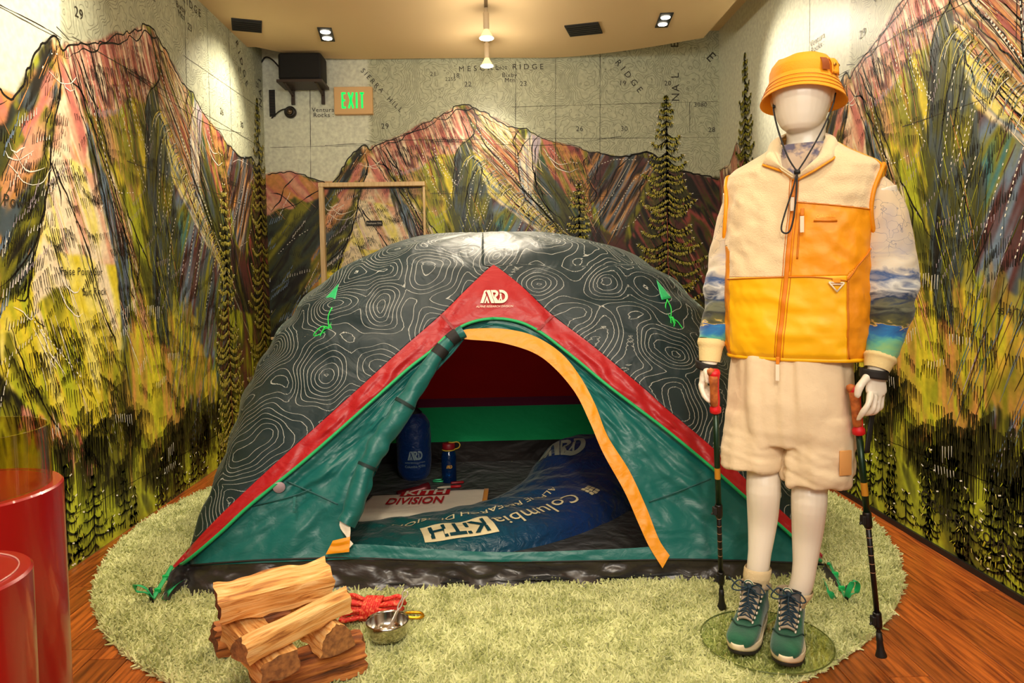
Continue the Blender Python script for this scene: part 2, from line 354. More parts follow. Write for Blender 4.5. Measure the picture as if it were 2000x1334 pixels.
PT = [
 ('B', [(380, 430), (528, 418), (600, 400), (655, 357), (670, 420), (640, 520), (560, 660), (380, 700)], [black, dolive, black, (52, 62, 50), dolive, olive], 232, (3, 20)),
 ('B', [(400, 372), (430, 352), (470, 360), (528, 338), (560, 336), (600, 345), (625, 355), (655, 356), (640, 380), (600, 398), (575, 385), (560, 395), (528, 420), (400, 440)], [salmon, pink, orange, salmon, olive], -50, (3, 14)),
 ('B', [(528, 378), (550, 385), (575, 402), (570, 408), (528, 412)], [pink, salmon, cream], -30, (3, 14)),
 ('B', [(655, 357), (712, 283), (716, 330), (702, 385), (690, 440), (668, 500), (655, 560), (600, 660), (560, 660), (590, 560), (635, 440)], [dolive, slate, orange, olive, black, olive], 235, (3, 16)),
 ('B', [(652, 359), (712, 283), (708, 300), (690, 330), (668, 368)], [black, slate, black, olive], 230, (3, 30)),
 ('B', [(660, 380), (700, 320), (712, 320), (700, 350), (672, 400)], [salmon, pink, lav], 235, (3, 25)),
 ('L', [(88, 210), (60, 260), (20, 320), (0, 360), (0, 400), (40, 350), (90, 290), (105, 230)], [orange, salmon, olive, orange], 235, (3, 18)),
 ('L', [(98, 285), (92, 350), (85, 430), (60, 520), (40, 580), (0, 600), (0, 440), (50, 380)], [slate, dolive, olive, black, olive], 232, (3, 18)),
 ('B', [(712, 288), (722, 292), (748, 330), (770, 375), (785, 410), (795, 450), (815, 500), (830, 560), (690, 640), (655, 600), (668, 510), (690, 440), (702, 385), (716, 330)], [cream, salmon, cream, orange, cream, lemon], -62, (2, 14)),
 ('B', [(716, 300), (745, 335), (762, 370), (755, 400), (735, 380), (722, 340)], [pink, salmon, cream, orange], -62, (3, 24)),
 ('L', [(95, 290), (190, 340), (215, 440), (232, 540), (243, 650), (235, 760), (215, 850), (150, 850), (60, 800), (0, 720), (0, 600), (55, 590), (88, 430)], [cream, lemon, yellow, lemon, yellow, ygreen], -68, (2, 12)),
 ('L', [(98, 290), (185, 340), (212, 440), (225, 520), (150, 500), (80, 480), (90, 400)], [cream, cream, salmon, cream, lemon, cream], -66, (2, 12)),
 ('L', [(70, 520), (120, 560), (190, 640), (232, 720), (215, 850), (150, 860), (60, 810), (0, 720), (0, 600)], [yellow, lemon, yellow, ygreen, yellow, olive], -72, (2, 12)),
 ('L', [(60, 560), (66, 620), (90, 660), (70, 600), (110, 560), (140, 560), (100, 480), (80, 500)], [cream, cream, lemon], -68, (2, 18)),
 ('L', [(165, 232), (182, 262), (205, 330), (228, 400), (248, 470), (254, 540), (250, 650), (236, 720), (236, 600), (228, 530), (212, 440), (188, 350), (172, 300)], [slate, maroon, black, bslate, dolive, lav], -75, (3, 26)),
 ('L', [(140, 92), (250, 110), (290, 150), (298, 250), (318, 330), (330, 430), (345, 560), (345, 640), (330, 720), (275, 620), (258, 540), (245, 450), (205, 320), (178, 240), (160, 180)], [olive, ygreen, dolive, yellow, olive, black], -72, (3, 16)),
 ('L', [(178, 240), (205, 300), (250, 430), (275, 560), (300, 690), (262, 620), (255, 520), (228, 410), (200, 320)], [orange, cream, olive, salmon, lemon], -66, (2, 40)),
 ('B', [(722, 290), (735, 282), (780, 265), (820, 245), (850, 230), (890, 208), (905, 215), (928, 262), (905, 276), (885, 300), (850, 305), (820, 330), (790, 345), (765, 345), (745, 325)], [pink, cream, rose, salmon, maroon, cream, pink, slate], -70, (2.5, 34)),
 ('B', [(770, 350), (800, 330), (845, 330), (870, 400), (850, 420), (820, 380), (800, 400)], [salmon, olive, orange, pink], -68, (3, 20), .03, .7),
 ('B', [(905, 278), (915, 300), (935, 318), (955, 370), (975, 410), (990, 470), (985, 620), (905, 620), (885, 470), (885, 380), (888, 310)], [black, slate, dolive, slate, black], -97, (3, 24)),
 ('L', [(300, 172), (335, 310), (352, 420), (400, 520), (432, 600), (440, 720), (400, 660), (372, 660), (345, 600), (325, 470), (312, 330)], [black, dolive, slate, olive], -97, (3, 24)),
 ('B', [(955, 365), (1000, 400), (1060, 440), (1130, 482), (1190, 560), (1130, 700), (1000, 700), (960, 600), (975, 470)], [slate, teal, olive, bslate, maroon, slate, olive], 243, (1.5, 18)),
 ('B', [(910, 206), (960, 228), (1010, 252), (1034, 290), (1012, 340), (1022, 380), (1080, 440), (1118, 482), (1060, 440), (1000, 395), (950, 350), (930, 310), (922, 262)], [salmon, orange, maroon, cream, olive, rose, orange], -48, (1.5, 34)),
 ('B', [(925, 212), (985, 244), (1010, 256), (985, 290), (950, 260)], [salmon, orange, cream, olive, salmon], -60, (4, 26)),
 ('B', [(922, 285), (950, 338), (985, 362), (1030, 395), (1080, 430), (1120, 468), (1210, 580), (1170, 545), (1110, 485), (1050, 448), (990, 412), (955, 378), (935, 335)], [cream, lemon, bslate, cream, yellow], -42, (1.5, 40)),
 ('B', [(1030, 255), (1058, 270), (1047, 320), (1042, 380), (1062, 420), (1095, 455), (1060, 430), (1020, 385), (1010, 330)], [lav, cream, bslate, cream], -85, (2, 30)),
 ('B', [(1055, 272), (1090, 280), (1150, 295), (1162, 330), (1150, 380), (1155, 430), (1120, 400), (1090, 360), (1062, 320)], [salmon, maroon, rose, orange, olive, pink], -65, (2, 24)),
 ('B', [(1050, 300), (1070, 330), (1095, 370), (1125, 405), (1170, 440), (1240, 600), (1150, 540), (1085, 455), (1050, 410), (1042, 370)], [black, dolive, slate, green], -60, (3, 20)),
 ('B', [(1148, 296), (1215, 305), (1240, 300), (1290, 312), (1262, 360), (1232, 420), (1215, 490), (1180, 445), (1158, 400), (1150, 340)], [slate, black, bslate, orange, black, maroon, slate, dolive], 240, (1.5, 28)),
 ('B', [(1262, 298), (1320, 330), (1360, 340), (1410, 350), (1620, 420), (1620, 660), (1250, 660), (1220, 520), (1240, 430), (1280, 350)], [black, maroon, dolive, black, rose, dolive, maroon, black], -62, (2, 22)),
 ('B', [(1150, 440), (1220, 470), (1260, 560), (1300, 640), (1180, 640)], [dolive, maroon, black, olive], -70, (2, 20)),
 # lower slopes, best seen on the left wall
 ('L', [(255, 600), (300, 650), (345, 720), (352, 790), (335, 860), (292, 905), (258, 860), (244, 760)], [yellow, orange, ygreen, yellow, olive], -86, (3, 18), .03, 1, .05),
 ('L', [(330, 620), (372, 640), (420, 720), (440, 800), (400, 800), (372, 780), (345, 850), (340, 760)], [ygreen, orange, olive, yellow, maroon], -86, (3, 18), .03, 1, .05),
 ('L', [(420, 600), (527, 620), (527, 800), (440, 800), (425, 700)], [olive, ygreen, dolive, maroon, olive], -85, (3, 18)),
 ('L', [(15, 650), (40, 700), (70, 760), (120, 838), (150, 885), (128, 885), (78, 805), (40, 745), (0, 690), (0, 650)], [black, olive, dolive, ygreen], -70, (3, 20), .04),
 ('L', [(60, 805), (130, 850), (190, 880), (190, 925), (140, 905), (70, 870), (40, 850)], [salmon, rose, orange, ygreen], -86, (3, 22), .03, 1, .08),
 ('L', [(86, 870), (150, 895), (200, 885), (220, 860), (238, 720), (255, 700), (262, 860), (296, 908), (340, 860), (380, 795), (440, 760), (450, 800), (400, 860), (300, 975), (240, 985), (190, 945), (120, 925)], [dolive, olive, black, olive, dolive, olive, (96, 92, 24)], -90, (2, 24), .04, 1, .12),
 ('L', [(-60, 880), (60, 880), (120, 925), (190, 955), (250, 990), (310, 960), (400, 860), (480, 790), (540, 760), (560, 900), (0, 1300), (-60, 1300)], [ygreen, (196, 202, 60), ygreen, (140, 150, 36), ygreen], -90, (2, 14), .04, 1, .12),
 ('L', [(-60, 1130), (104, 1060), (250, 985), (400, 905), (527, 830), (560, 900), (0, 1300)], [dolive, olive, ygreen, dolive], -60, (3, 14), .08, .75),
]
for t in PT:
    paint(t[0], t[1], t[2], t[3], t[4], *(t[5:]))
# part of the print that falls left of the left wall and shows only on the right wall
paint('R', [(2010, 560), (1900, 520), (1870, 560), (1850, 640), (1700, 560), (1690, 700), (1750, 900), (1850, 780), (1930, 760), (2010, 800)], [yellow, ygreen, orange, olive, yellow], -88, (2, 14), .05, .55, .08)
_mm = np.clip((GX - (PK[0] + .03)) / .03, 0, 1) * np.clip((GZ - np.interp(GX, np.array(outline)[:, 0], np.array(outline)[:, 1])) / .01, 0, 1)
ART[:] = ART * (1 - _mm[..., None] * np.array([.17, .165, .22]))
ARTL = lin(ART)

# ---- ink strokes
SK = {'x0': [], 'z0': [], 'x1': [], 'z1': [], 'w0': [], 'w1': [], 'c': [], 'l': []}
def seg(x0, z0, x1, z1, w0, w1, c, l):
    SK['x0'].append(x0); SK['z0'].append(z0); SK['x1'].append(x1); SK['z1'].append(z1)
    SK['w0'].append(w0); SK['w1'].append(w1); SK['c'].append(c); SK['l'].append(l)
INK = (22, 18, 14); WHT = (250, 246, 232)
def line(k, pts, w=.008, c=INK, l=1, wob=.006, taper=True, n=None):
    P = np.array([MAPF[k](p) if k != 'A' else p for p in pts]); L = np.linalg.norm(np.diff(P, axis=0), axis=1).sum()
    n = n or max(4, int(L / .022)); P = smoothp(P, n)
    s = R.random() * 90
    P = P + wob * np.stack([vn(np.arange(n) * .45 + s, 0 * P[:, 0], 3), vn(np.arange(n) * .45 + s, 0 * P[:, 0] + 5, 4)], 1)
    t = np.linspace(0, 1, n); ww = w * (.75 + .45 * vn(t * 9 + s, t * 0, 5))
    if taper: ww *= np.clip(np.minimum(t, 1 - t) * 8, .25, 1)
    for i in range(n - 1): seg(P[i, 0], P[i, 1], P[i + 1, 0], P[i + 1, 1], ww[i], ww[i + 1], c, l)
def hatch(k, poly, rows, ang, c=INK, ln=.036, sp=.014, w=.0034, cnt=(5, 12), rowang=None, l=2, curve=0):
    P = np.array([MAPF[k](p) if k != 'A' else p for p in poly]); x0, z0 = P.min(0); x1, z1 = P.max(0); done = 0; tries = 0
    while done < rows and tries < rows * 12:
        tries += 1
        x = R.uniform(x0, x1); z = R.uniform(z0, z1)
        if not inpoly(np.array([x]), np.array([z]), P)[0]: continue
        done += 1
        a = math.radians(ang + R.uniform(-6, 6)); ra = math.radians((rowang if rowang is not None else ang + 90) + R.uniform(-28, 28))
        m = R.randint(*cnt); L = ln * R.uniform(.6, 1.4)
        for i in range(m):
            xx = x + math.cos(ra) * sp * i + R.uniform(-.003, .003); zz = z + math.sin(ra) * sp * i + curve * (i - m / 2) ** 2 * .001 + R.uniform(-.004, .004)
            l2 = L * R.uniform(.7, 1.2)
            seg(xx, zz, xx + math.cos(a) * l2, zz + math.sin(a) * l2, w * R.uniform(.8, 1.3), w * .5, c, l)
def dashes(k, pts, c=WHT, ln=.009, sp=.022, w=.0055, l=3, ang=None):
    P = np.array([MAPF[k](p) if k != 'A' else p for p in pts]); L = np.linalg.norm(np.diff(P, axis=0), axis=1).sum(); n = max(3, int(L / sp)); P = smoothp(P, n)
    T = np.gradient(P, axis=0)
    for i in range(n):
        if R.random() < .12: continue
        a = math.atan2(T[i, 1], T[i, 0]) if ang is None else math.radians(ang); q = ln * R.uniform(.6, 1.3)
        seg(P[i, 0], P[i, 1], P[i, 0] + math.cos(a) * q, P[i, 1] + math.sin(a) * q, w * R.uniform(.7, 1.2), w * .8, c, l)
line('A', outline[1:-1], .013, wob=.009, taper=False, n=420)
line('A', [(p[0], p[1] - .03 + .012 * math.sin(i * 2.3)) for i, p in enumerate([B_(q) for q in OUT_B[13:34]])], .007, wob=.014)
OL = [
 ('B', [(712, 285), (716, 310), (717, 335), (708, 360), (702, 385), (695, 420), (690, 440), (680, 470), (668, 500), (655, 560)]),
 ('B', [(528, 418), (560, 405), (585, 398), (615, 375), (640, 362)]), ('B', [(528, 378), (550, 382), (572, 400), (575, 408)]), ('B', [(528, 412), (545, 395), (555, 370), (580, 342)]),
 ('B', [(722, 300), (735, 320), (748, 340), (770, 375), (785, 410), (800, 450), (830, 500), (860, 560)]),
 ('B', [(735, 285), (745, 310), (765, 345), (790, 375), (815, 420), (835, 465)]),
 ('B', [(748, 278), (760, 300), (780, 330), (785, 350)]), ('B', [(770, 272), (780, 295), (800, 330)]),
 ('B', [(905, 205), (915, 230), (925, 262), (905, 278), (895, 290), (888, 310), (886, 360), (885, 420)]),
 ('B', [(905, 278), (915, 300), (935, 316), (950, 350), (957, 372)]), ('B', [(912, 206), (925, 225), (932, 250), (950, 285), (985, 320), (1020, 365), (1060, 410), (1100, 450)]),
 ('B', [(935, 316), (925, 340), (915, 370), (905, 420)]), ('B', [(945, 320), (935, 360), (925, 400)]),
 ('B', [(925, 262), (960, 310), (1000, 350), (1050, 400), (1110, 465)]), ('B', [(1010, 255), (1002, 280), (1012, 300), (1010, 330)]), ('B', [(1018, 252), (1008, 262), (1002, 275)]),
 ('B', [(1040, 262), (1020, 285), (1012, 310), (1015, 350), (1030, 390), (1070, 430), (1110, 470)]), ('B', [(1050, 275), (1045, 310), (1047, 360), (1065, 400), (1110, 440)]),
 ('B', [(1065, 300), (1100, 330), (1115, 335), (1130, 325)]), ('B', [(1150, 297), (1140, 320), (1150, 350), (1165, 385), (1150, 400)]),
 ('B', [(1175, 300), (1165, 330), (1160, 360)]), ('B', [(1240, 302), (1215, 320), (1195, 350), (1180, 390)]), ('B', [(1262, 298), (1240, 330), (1225, 370), (1215, 410)]),
 ('B', [(1285, 312), (1262, 345), (1245, 390), (1235, 440)]),
 ('L', [(110, 170), (95, 230), (85, 290), (95, 320), (92, 360), (80, 430), (60, 490), (20, 540), (0, 560)]),
 ('L', [(90, 420), (70, 470), (65, 520), (58, 560), (55, 585), (40, 585), (25, 580)]), ('L', [(60, 590), (70, 620), (90, 640)]),
 ('L', [(115, 110), (135, 150), (165, 190), (180, 240), (200, 310), (222, 380), (240, 440), (252, 500), (262, 560), (270, 600)]),
 ('L', [(100, 300), (125, 370), (150, 430), (175, 500), (192, 570), (205, 610)]), ('L', [(95, 310), (110, 350), (120, 400)]),
 ('L', [(200, 330), (220, 400), (250, 470), (265, 520), (268, 560), (272, 500), (262, 440)]),
 ('L', [(20, 640), (50, 720), (80, 780), (115, 840), (135, 880)]), ('L', [(160, 470), (175, 520), (190, 580), (215, 640), (232, 690)]),
 ('L', [(285, 60), (292, 100), (300, 140), (330, 260), (362, 360), (400, 450), (440, 500)]), ('L', [(395, 200), (385, 240), (392, 330), (410, 420)]),
 ('L', [(145, 95), (165, 160), (185, 210), (190, 250)]), ('L', [(152, 95), (170, 150), (195, 240), (230, 360), (270, 470), (300, 540)]),
]
for k, p in OL: line(k, p, .009, wob=.008)
# long coloured brush streaks laid over the slopes
def streaks(k, poly, n, ang, cols, ln=(.15, .4), w=.006, l=1):
    P = np.array([MAPF[k](p) for p in poly]); x0, z0 = P.min(0); x1, z1 = P.max(0); d = 0
    for _ in range(n * 8):
        if d >= n: break
        x = R.uniform(x0, x1); z = R.uniform(z0, z1)
        if not inpoly(np.array([x]), np.array([z]), P)[0]: continue
        d += 1; a = math.radians(ang + R.uniform(-3.5, 3.5)); L = R.uniform(*ln) * .85; c = R.choice(cols); b = R.uniform(-.1, .1); m = 6; q = [(x, z)]
        for i in range(m): a += b / m; x += math.cos(a) * L / m; z += math.sin(a) * L / m; q.append((x, z))
        ww = w * .62 * R.uniform(.5, 1.5)
        for i in range(m): seg(*q[i], *q[i + 1], ww * (1 - abs(i - m / 2) / m), ww * (1 - abs(i + 1 - m / 2) / m), c, l)
PB = {n: p for n, p in zip(['darkleft', 'hills', 'h2', 'p1left', 'p1edge', 'p1pink', 'l1', 'l2', 'face', 'facepink', 'Lface', 'Lf2', 'Lyel', 'Lwhite', 'wedge', 'oliveS', 'ridge2', 'cliff', 'patch', 'cleft', 'Lcleft', 'blue', 'orng', 'orng2', 'ridge', 'lavs', 'brown', 'valley', 'rblue', 'rmar'], [(t[0], t[1], t[3]) for t in PT])}
def P_(n): return PB[n][0], PB[n][1]
streaks(*P_('cliff'), 110, -70, [cream, rose, INK, salmon, slate, maroon, pink, cream], (.08, .25), .006)
streaks(*P_('orng'), 110, -48, [cream, orange, INK, maroon, lemon, rose, salmon, orange], (.15, .5), .006)
streaks(*P_('orng2'), 50, -60, [cream, INK, olive, WHT], (.04, .12), .005)
streaks(*P_('ridge'), 90, -42, [cream, lemon, WHT, INK, yellow, cream], (.1, .4), .006)
streaks(*P_('blue'), 120, 243, [slate, INK, bslate, teal, olive, lav, maroon, ygreen, bslate], (.12, .5), .006)
streaks(*P_('rblue'), 80, 240, [bslate, INK, orange, slate, cream, maroon], (.1, .35), .006)
streaks(*P_('lavs'), 40, -85, [cream, bslate, INK, lav], (.1, .3), .005)
streaks(*P_('brown'), 80, -65, [maroon, INK, salmon, orange, rose], (.06, .25), .005)
streaks(*P_('valley'), 70, -60, [INK, slate, olive, green], (.1, .4), .006)
streaks(*P_('rmar'), 110, -62, [INK, maroon, olive, rose, dolive, salmon, ygreen], (.1, .4), .006)
streaks(*P_('oliveS'), 130, -72, [INK, olive, ygreen, dolive, yellow, orange, ygreen], (.1, .4), .006)
streaks(*P_('ridge2'), 60, -64, [INK, cream, orange, salmon, olive], (.12, .4), .006)
streaks(*P_('wedge'), 70, -78, [INK, bslate, maroon, slate], (.1, .3), .006)
streaks(*P_('cleft'), 60, -96, [INK, slate, INK], (.1, .3), .005)
streaks(*P_('Lcleft'), 80, -96, [INK, slate, olive], (.1, .35), .005)
streaks(*P_('darkleft'), 80, 235, [INK, slate, olive, dolive], (.05, .2), .007)
streaks(*P_('p1left'), 45, 238, [INK, olive, orange, slate], (.05, .25), .006)
streaks(*P_('face'), 30, -62, [INK, orange, cream, salmon, WHT], (.06, .3), .005)
streaks(*P_('Lface'), 60, -68, [yellow, cream, WHT, ygreen, INK, lemon], (.1, .4), .005)
streaks(*P_('hills'), 40, -50, [INK, rose, salmon, orange], (.06, .2), .005)
# ridge feathers: light curved strokes falling off the bright ridge
for i in range(70):
    t = i / 69; x, z = np.array(B_((930, 300))) * (1 - t) + np.array(B_((1150, 500))) * t
    x += R.uniform(-.02, .02)
    for side, cc in ((1, [lemon, WHT, yellow]), (0, [lemon, teal, bslate, yellow])):
        if R.random() < .25: continue
        c = R.choice(cc); L = R.uniform(.06, .16); a = math.radians(R.uniform(178, 190)); q = [(x, z)]; xx, zz = x, z
        for k2 in range(5):
            a += math.radians(13); xx += math.cos(a) * L / 5; zz += math.sin(a) * L / 5; q.append((xx, zz))
        for k2 in range(5): seg(*q[k2], *q[k2 + 1], .0042, .0026, c, 3)
# short hatching everywhere
HB = [('darkleft', 60, 80, INK), ('p1left', 45, 78, INK), ('face', 32, -70, INK), ('Lface', 20, -62, INK), ('Lf2', 6, -62, INK), ('Lyel', 26, -75, INK), ('oliveS', 50, -86, INK), ('cliff', 25, -70, INK),
      ('rmar', 40, 85, INK), ('brown', 25, -80, INK), ('Lcleft', 40, 88, INK), ('blue', 30, 85, INK), ('wedge', 14, 85, INK), ('l1', 10, 75, INK), ('l2', 12, 75, INK)]
for nme, rows, a, c in HB: hatch(*P_(nme), rows, a, c, rowang=R.choice([-10, 20, 30]))
for nme, rows, a in (('darkleft', 20, 80), ('p1left', 10, 78), ('oliveS', 12, -86), ('rmar', 14, 85), ('l2', 5, 70)):
    hatch(*P_(nme), rows, a, R.choice([WHT, lav]), rowang=40, ln=.02, sp=.02, w=.004, l=3)
hatch(*P_('darkleft'), 18, 70, bslate, ln=.04, sp=.02, w=.006, rowang=40, l=3)
low = [(-60, 700), (240, 620), (330, 680), (440, 740), (527, 700), (527, 850), (300, 980), (100, 900), (-60, 900)]
hatch('L', low, 60, -88, INK, ln=.06, sp=.017, w=.004, rowang=-20)
hatch('L', low, 10, -86, WHT, ln=.03, sp=.02, w=.0035, cnt=(4, 8), rowang=20, l=3)
hatch('L', [(-60, 620), (60, 590), (240, 660), (240, 880), (90, 870), (-60, 800)], 30, -70, INK, ln=.07, sp=.022, rowang=-25)
hatch('L', [(80, 860), (240, 720), (262, 860), (400, 760), (450, 800), (300, 985), (120, 925)], 70, -90, (50, 48, 20), ln=.16, sp=.012, w=.007, rowang=10)
hatch('R', [(1700, 480), (2000, 420), (2000, 900), (1750, 900), (1700, 700)], 36, -88, INK, ln=.06, sp=.017, w=.004, rowang=-20)
hatch('R', [(1700, 480), (2000, 420), (2000, 900), (1750, 900), (1700, 700)], 6, -88, WHT, ln=.045, sp=.02, w=.0035, cnt=(4, 8), rowang=10, l=3)
# rows of white dots
for q in [[(770, 330), (790, 370), (800, 400)], [(850, 300), (870, 330), (890, 360)], [(830, 320), (845, 360), (870, 390), (880, 400)], [(800, 400), (820, 415), (850, 412)],
          [(930, 330), (920, 370), (915, 410), (905, 440)], [(945, 350), (935, 390), (925, 430)], [(960, 380), (945, 420)], [(920, 240), (960, 290), (1000, 340), (1050, 395), (1100, 450)],
          [(945, 270), (985, 320), (1030, 370), (1080, 425)], [(1010, 300), (1020, 350), (1050, 395)], [(1175, 320), (1200, 312), (1240, 312)], [(1200, 420), (1220, 380), (1240, 350), (1270, 330)], [(1250, 420), (1230, 440), (1200, 450)],
          [(1075, 290), (1100, 312), (1125, 318)], [(540, 500), (570, 470), (600, 450)], [(690, 320), (700, 305), (712, 300)], [(960, 430), (945, 460), (935, 500)], [(1000, 430), (985, 470), (975, 500)], [(1040, 455), (1020, 490)]]:
    dashes('B', q)
for q in [[(250, 160), (255, 200), (270, 260), (290, 300)], [(230, 170), (240, 230), (255, 270), (250, 290)], [(300, 240), (285, 300), (280, 340)], [(345, 300), (335, 360), (325, 420)], [(385, 400), (375, 470), (368, 540)],
          [(405, 430), (390, 500), (380, 570)], [(420, 500), (410, 560), (402, 600)], [(200, 400), (190, 440), (185, 500)], [(60, 620), (110, 680), (160, 740)], [(445, 450), (460, 420), (475, 360)]]:
    dashes('L', q)
# white swirls
for q in [[(700, 320), (720, 325), (735, 322), (745, 312)], [(640, 415), (660, 430), (685, 425), (700, 410)], [(645, 405), (665, 418), (690, 410)], [(1062, 290), (1085, 325), (1110, 335), (1130, 330)], [(1065, 300), (1090, 320), (1110, 318)]]:
    line('B', q, .006, WHT, 3)
for q in [[(10, 290), (20, 310), (45, 312), (65, 295)], [(15, 275), (25, 295), (50, 290)], [(120, 150), (130, 175), (145, 172)], [(110, 520), (130, 560), (148, 572), (156, 560)], [(115, 560), (130, 600), (150, 618), (160, 612)], [(25, 600), (45, 612), (60, 625), (62, 610)],
          [(75, 640), (100, 690), (125, 730)], [(65, 640), (90, 690), (110, 720)]]:
    line('L', q, .006, WHT, 3)
# map grid lines and seams of the print
for q in [[(605, 110), (607, 350)], [(1007, 120), (1007, 340)], [(1085, 115), (1085, 520)], [(1172, 105), (1172, 520)], [(1347, 200), (1347, 260)]]:
    line('B', q, .0045, INK, 1, .001, False)
for q in [[(528, 288), (720, 284)], [(740, 274), (1410, 268)], [(1000, 209), (1408, 198)], [(840, 378), (1410, 380)], [(1100, 384), (1300, 382)]]:
    line('B', q, .004, (70, 66, 50), 1, .001, False)
for q in [[(0, 10), (80, 50), (120, 75)], [(110, 52), (135, 78)], [(250, 140), (400, 240), (470, 260)]]:
    line('L', q, .004, INK, 1, .001, False)
line('A', [(AX0, .42), (AX1, .40)], .004, INK, 2, .002, False)

def tree(X, zt, zb, hw, lush=1.0, snow=lemon, dots=True, tier=.05):
    """a conifer of the print: trunk, drooping tiers of needles, light edges"""
    n = int((zt - zb) / tier); trunk = (86, 46, 34)
    H = zt - zb
    if H > 1.2:
        line('A', [(X, zt), (X + .01, (zt + zb) / 2), (X + .005, zb)], .02, (24, 22, 14), 3, .004)
        line('A', [(X + .004, zt - H * .35), (X + .012, zb + H * .1)], .009, (150, 80, 62), 5, .004)
    else: line('A', [(X, zt), (X, zb)], .01, (24, 22, 14), 3, .003)
    for i in range(n):
        t = (i + .3) / n; z = zt - t * H; W = hw * (t ** .62) * (.75 + .4 * R.random())
        for sd in (-1, 1):
            if R.random() < .06: continue
            Wd = W * R.uniform(.7, 1.1); m = max(3, int(Wd / .022)); sag = Wd * R.uniform(.15, .38)
            px, pz = X, z
            for j in range(1, m + 1):
                s = j / m; x = X + sd * Wd * s; zz = z - sag * math.sin(s * 2.5) * 1.15 + sag * .45 * s * s
                seg(px, pz, x, zz, (.032 if hw > .2 else .012) * (1.1 - s * .7), (.032 if hw > .2 else .012) * (1.05 - s * .7), (30, 32, 14), 3)
                for q in range(6 if hw > .2 else 2):
                    nx = px + (x - px) * R.random(); ln = R.uniform(.018, .042) * min(1, .35 + hw * 2)
                    seg(nx, zz + .006, nx + sd * R.uniform(-.002, .014), zz - ln, .0065, .002, R.choice([(26, 28, 14), (44, 48, 18), (70, 74, 22)]), 3)
                for _q in range(7 if hw > .2 else 1):
                  if R.random() < .8 * lush:
                    nx = px + (x - px) * R.random(); ln = R.uniform(.010, .026) * min(1, .5 + hw * 2); c = R.choice([ygreen, snow, yellow, snow, lemon, (206, 206, 92)])
                    seg(nx, zz + .006, nx + sd * R.uniform(.0, .016), zz - ln * .8, .0042 if hw > .2 else .0045, .002, c, 4)
                px, pz = x, zz
            if dots and R.random() < (.7 if hw > .2 else .3): seg(px, pz, px + sd * .012, pz + .004, .006, .005, WHT, 5)
tx, tz = TRE
tree(tx + .02, tz + .01, .10, .40, 1.0)
mx, mz = B_((1130, 358)); tree(mx, mz, .18, .27, 1.0)
cx_, cz_ = R_((1455, 102)); tree(cx_, cz_, .7, .36, .8, ygreen, False)
for px, py, zb, hw, lu in [(125, 905, .03, .19, .15), (180, 925, .05, .18, .15), (240, 915, .1, .13, .3), (150, 1030, .03, .08, .3), (312, 892, .09, .12, .45), (345, 888, .08, .07, .5), (375, 868, .08, .1, .5), (398, 850, .1, .08, .5), (430, 820, .1, .1, .5)]:
    x, z = L_((px, py)); tree(x, z, zb, hw, lu * .6, ygreen, True, .04)
for px, py, zb, hw, lu in [(1770, 955, .06, .11, .9), (1818, 985, .05, .09, .8), (1893, 950, .05, .13, .6), (1962, 940, .02, .2, .6), (1700, 880, .1, .08, .8), (1650, 890, .1, .09, .8)]:
    x, z = R_((px, py))
    if x > -1.5: tree(x, z, zb, hw, lu * .45, ygreen, True, .04)
for i in range(5):
    tree(AX0 + .25 + i * .28, .45 + .1 * R.random(), .04, .1, .6, cream, True, .04)
for i in range(26):
    x = R.uniform(AX0, AX1); tree(x, R.uniform(.2, .4), .03, .035, .2, olive, False, .04)

# ---- lettering of the map
TXT = []
def mtext(k, px, py, s, size, ang=0, sp=1.1, wt=0):
    V, Fs = text2d(s, size, 'CENTER', 0, wt, sp); a = math.radians(ang); c = np.array(MAPF[k]((px, py)))
    V = V @ np.array([[math.cos(a), math.sin(a)], [-math.sin(a), math.cos(a)]]) + c; TXT.append((V, Fs))
for a in [('B', 631, 215, 'Ventura', .05), ('B', 632, 225, 'Rocks :', .05), ('B', 935, 134, 'MESCAL', .06, 2, 1.7), ('B', 1031, 131, 'RIDGE', .062, 0, 1.6), ('B', 995, 147, 'Bixby', .05), ('B', 996, 157, 'Mtn', .05),
          ('B', 727, 158, 'SIERRA', .055, -48, 1.5), ('B', 771, 204, 'HILL', .055, -45, 1.5), ('B', 1228, 149, 'RIDGE', .07, -52, 1.8), ('B', 1320, 190, 'N', .09, 90), ('B', 1320, 172, 'A', .09, 90), ('B', 1319, 148, 'L', .09, 90), ('B', 1318, 88, 'E', .09, 90),
          ('B', 1388, 112, 'E', .11, -45), ('B', 914, 165, '22', .055), ('B', 891, 148, '18', .05), ('B', 1022, 164, '23', .055), ('B', 1132, 252, '26', .055), ('B', 1216, 163, '19', .055), ('B', 1304, 163, '20', .055), ('B', 1390, 254, '28', .055),
          ('B', 1219, 252, '30', .055), ('B', 752, 247, '29', .06), ('B', 1150, 354, 'Pico Blanco', .06), ('B', 1368, 205, '3080', .05), ('B', 846, 145, '21', .05), ('B', 700, 180, '17', .05), ('B', 980, 133, '2620', .04), ('B', 880, 155, '2255', .04),
          ('L', 160, 531, 'False Point Sur', .045), ('L', 184, 570, 'Sur Rock', .045), ('L', 42, 397, 'Powers', .06), ('R', 1980, 610, '3514 Trail', .035), ('R', 1880, 1017, 'Cooper Point', .09, -4)]:
    mtext(*a)

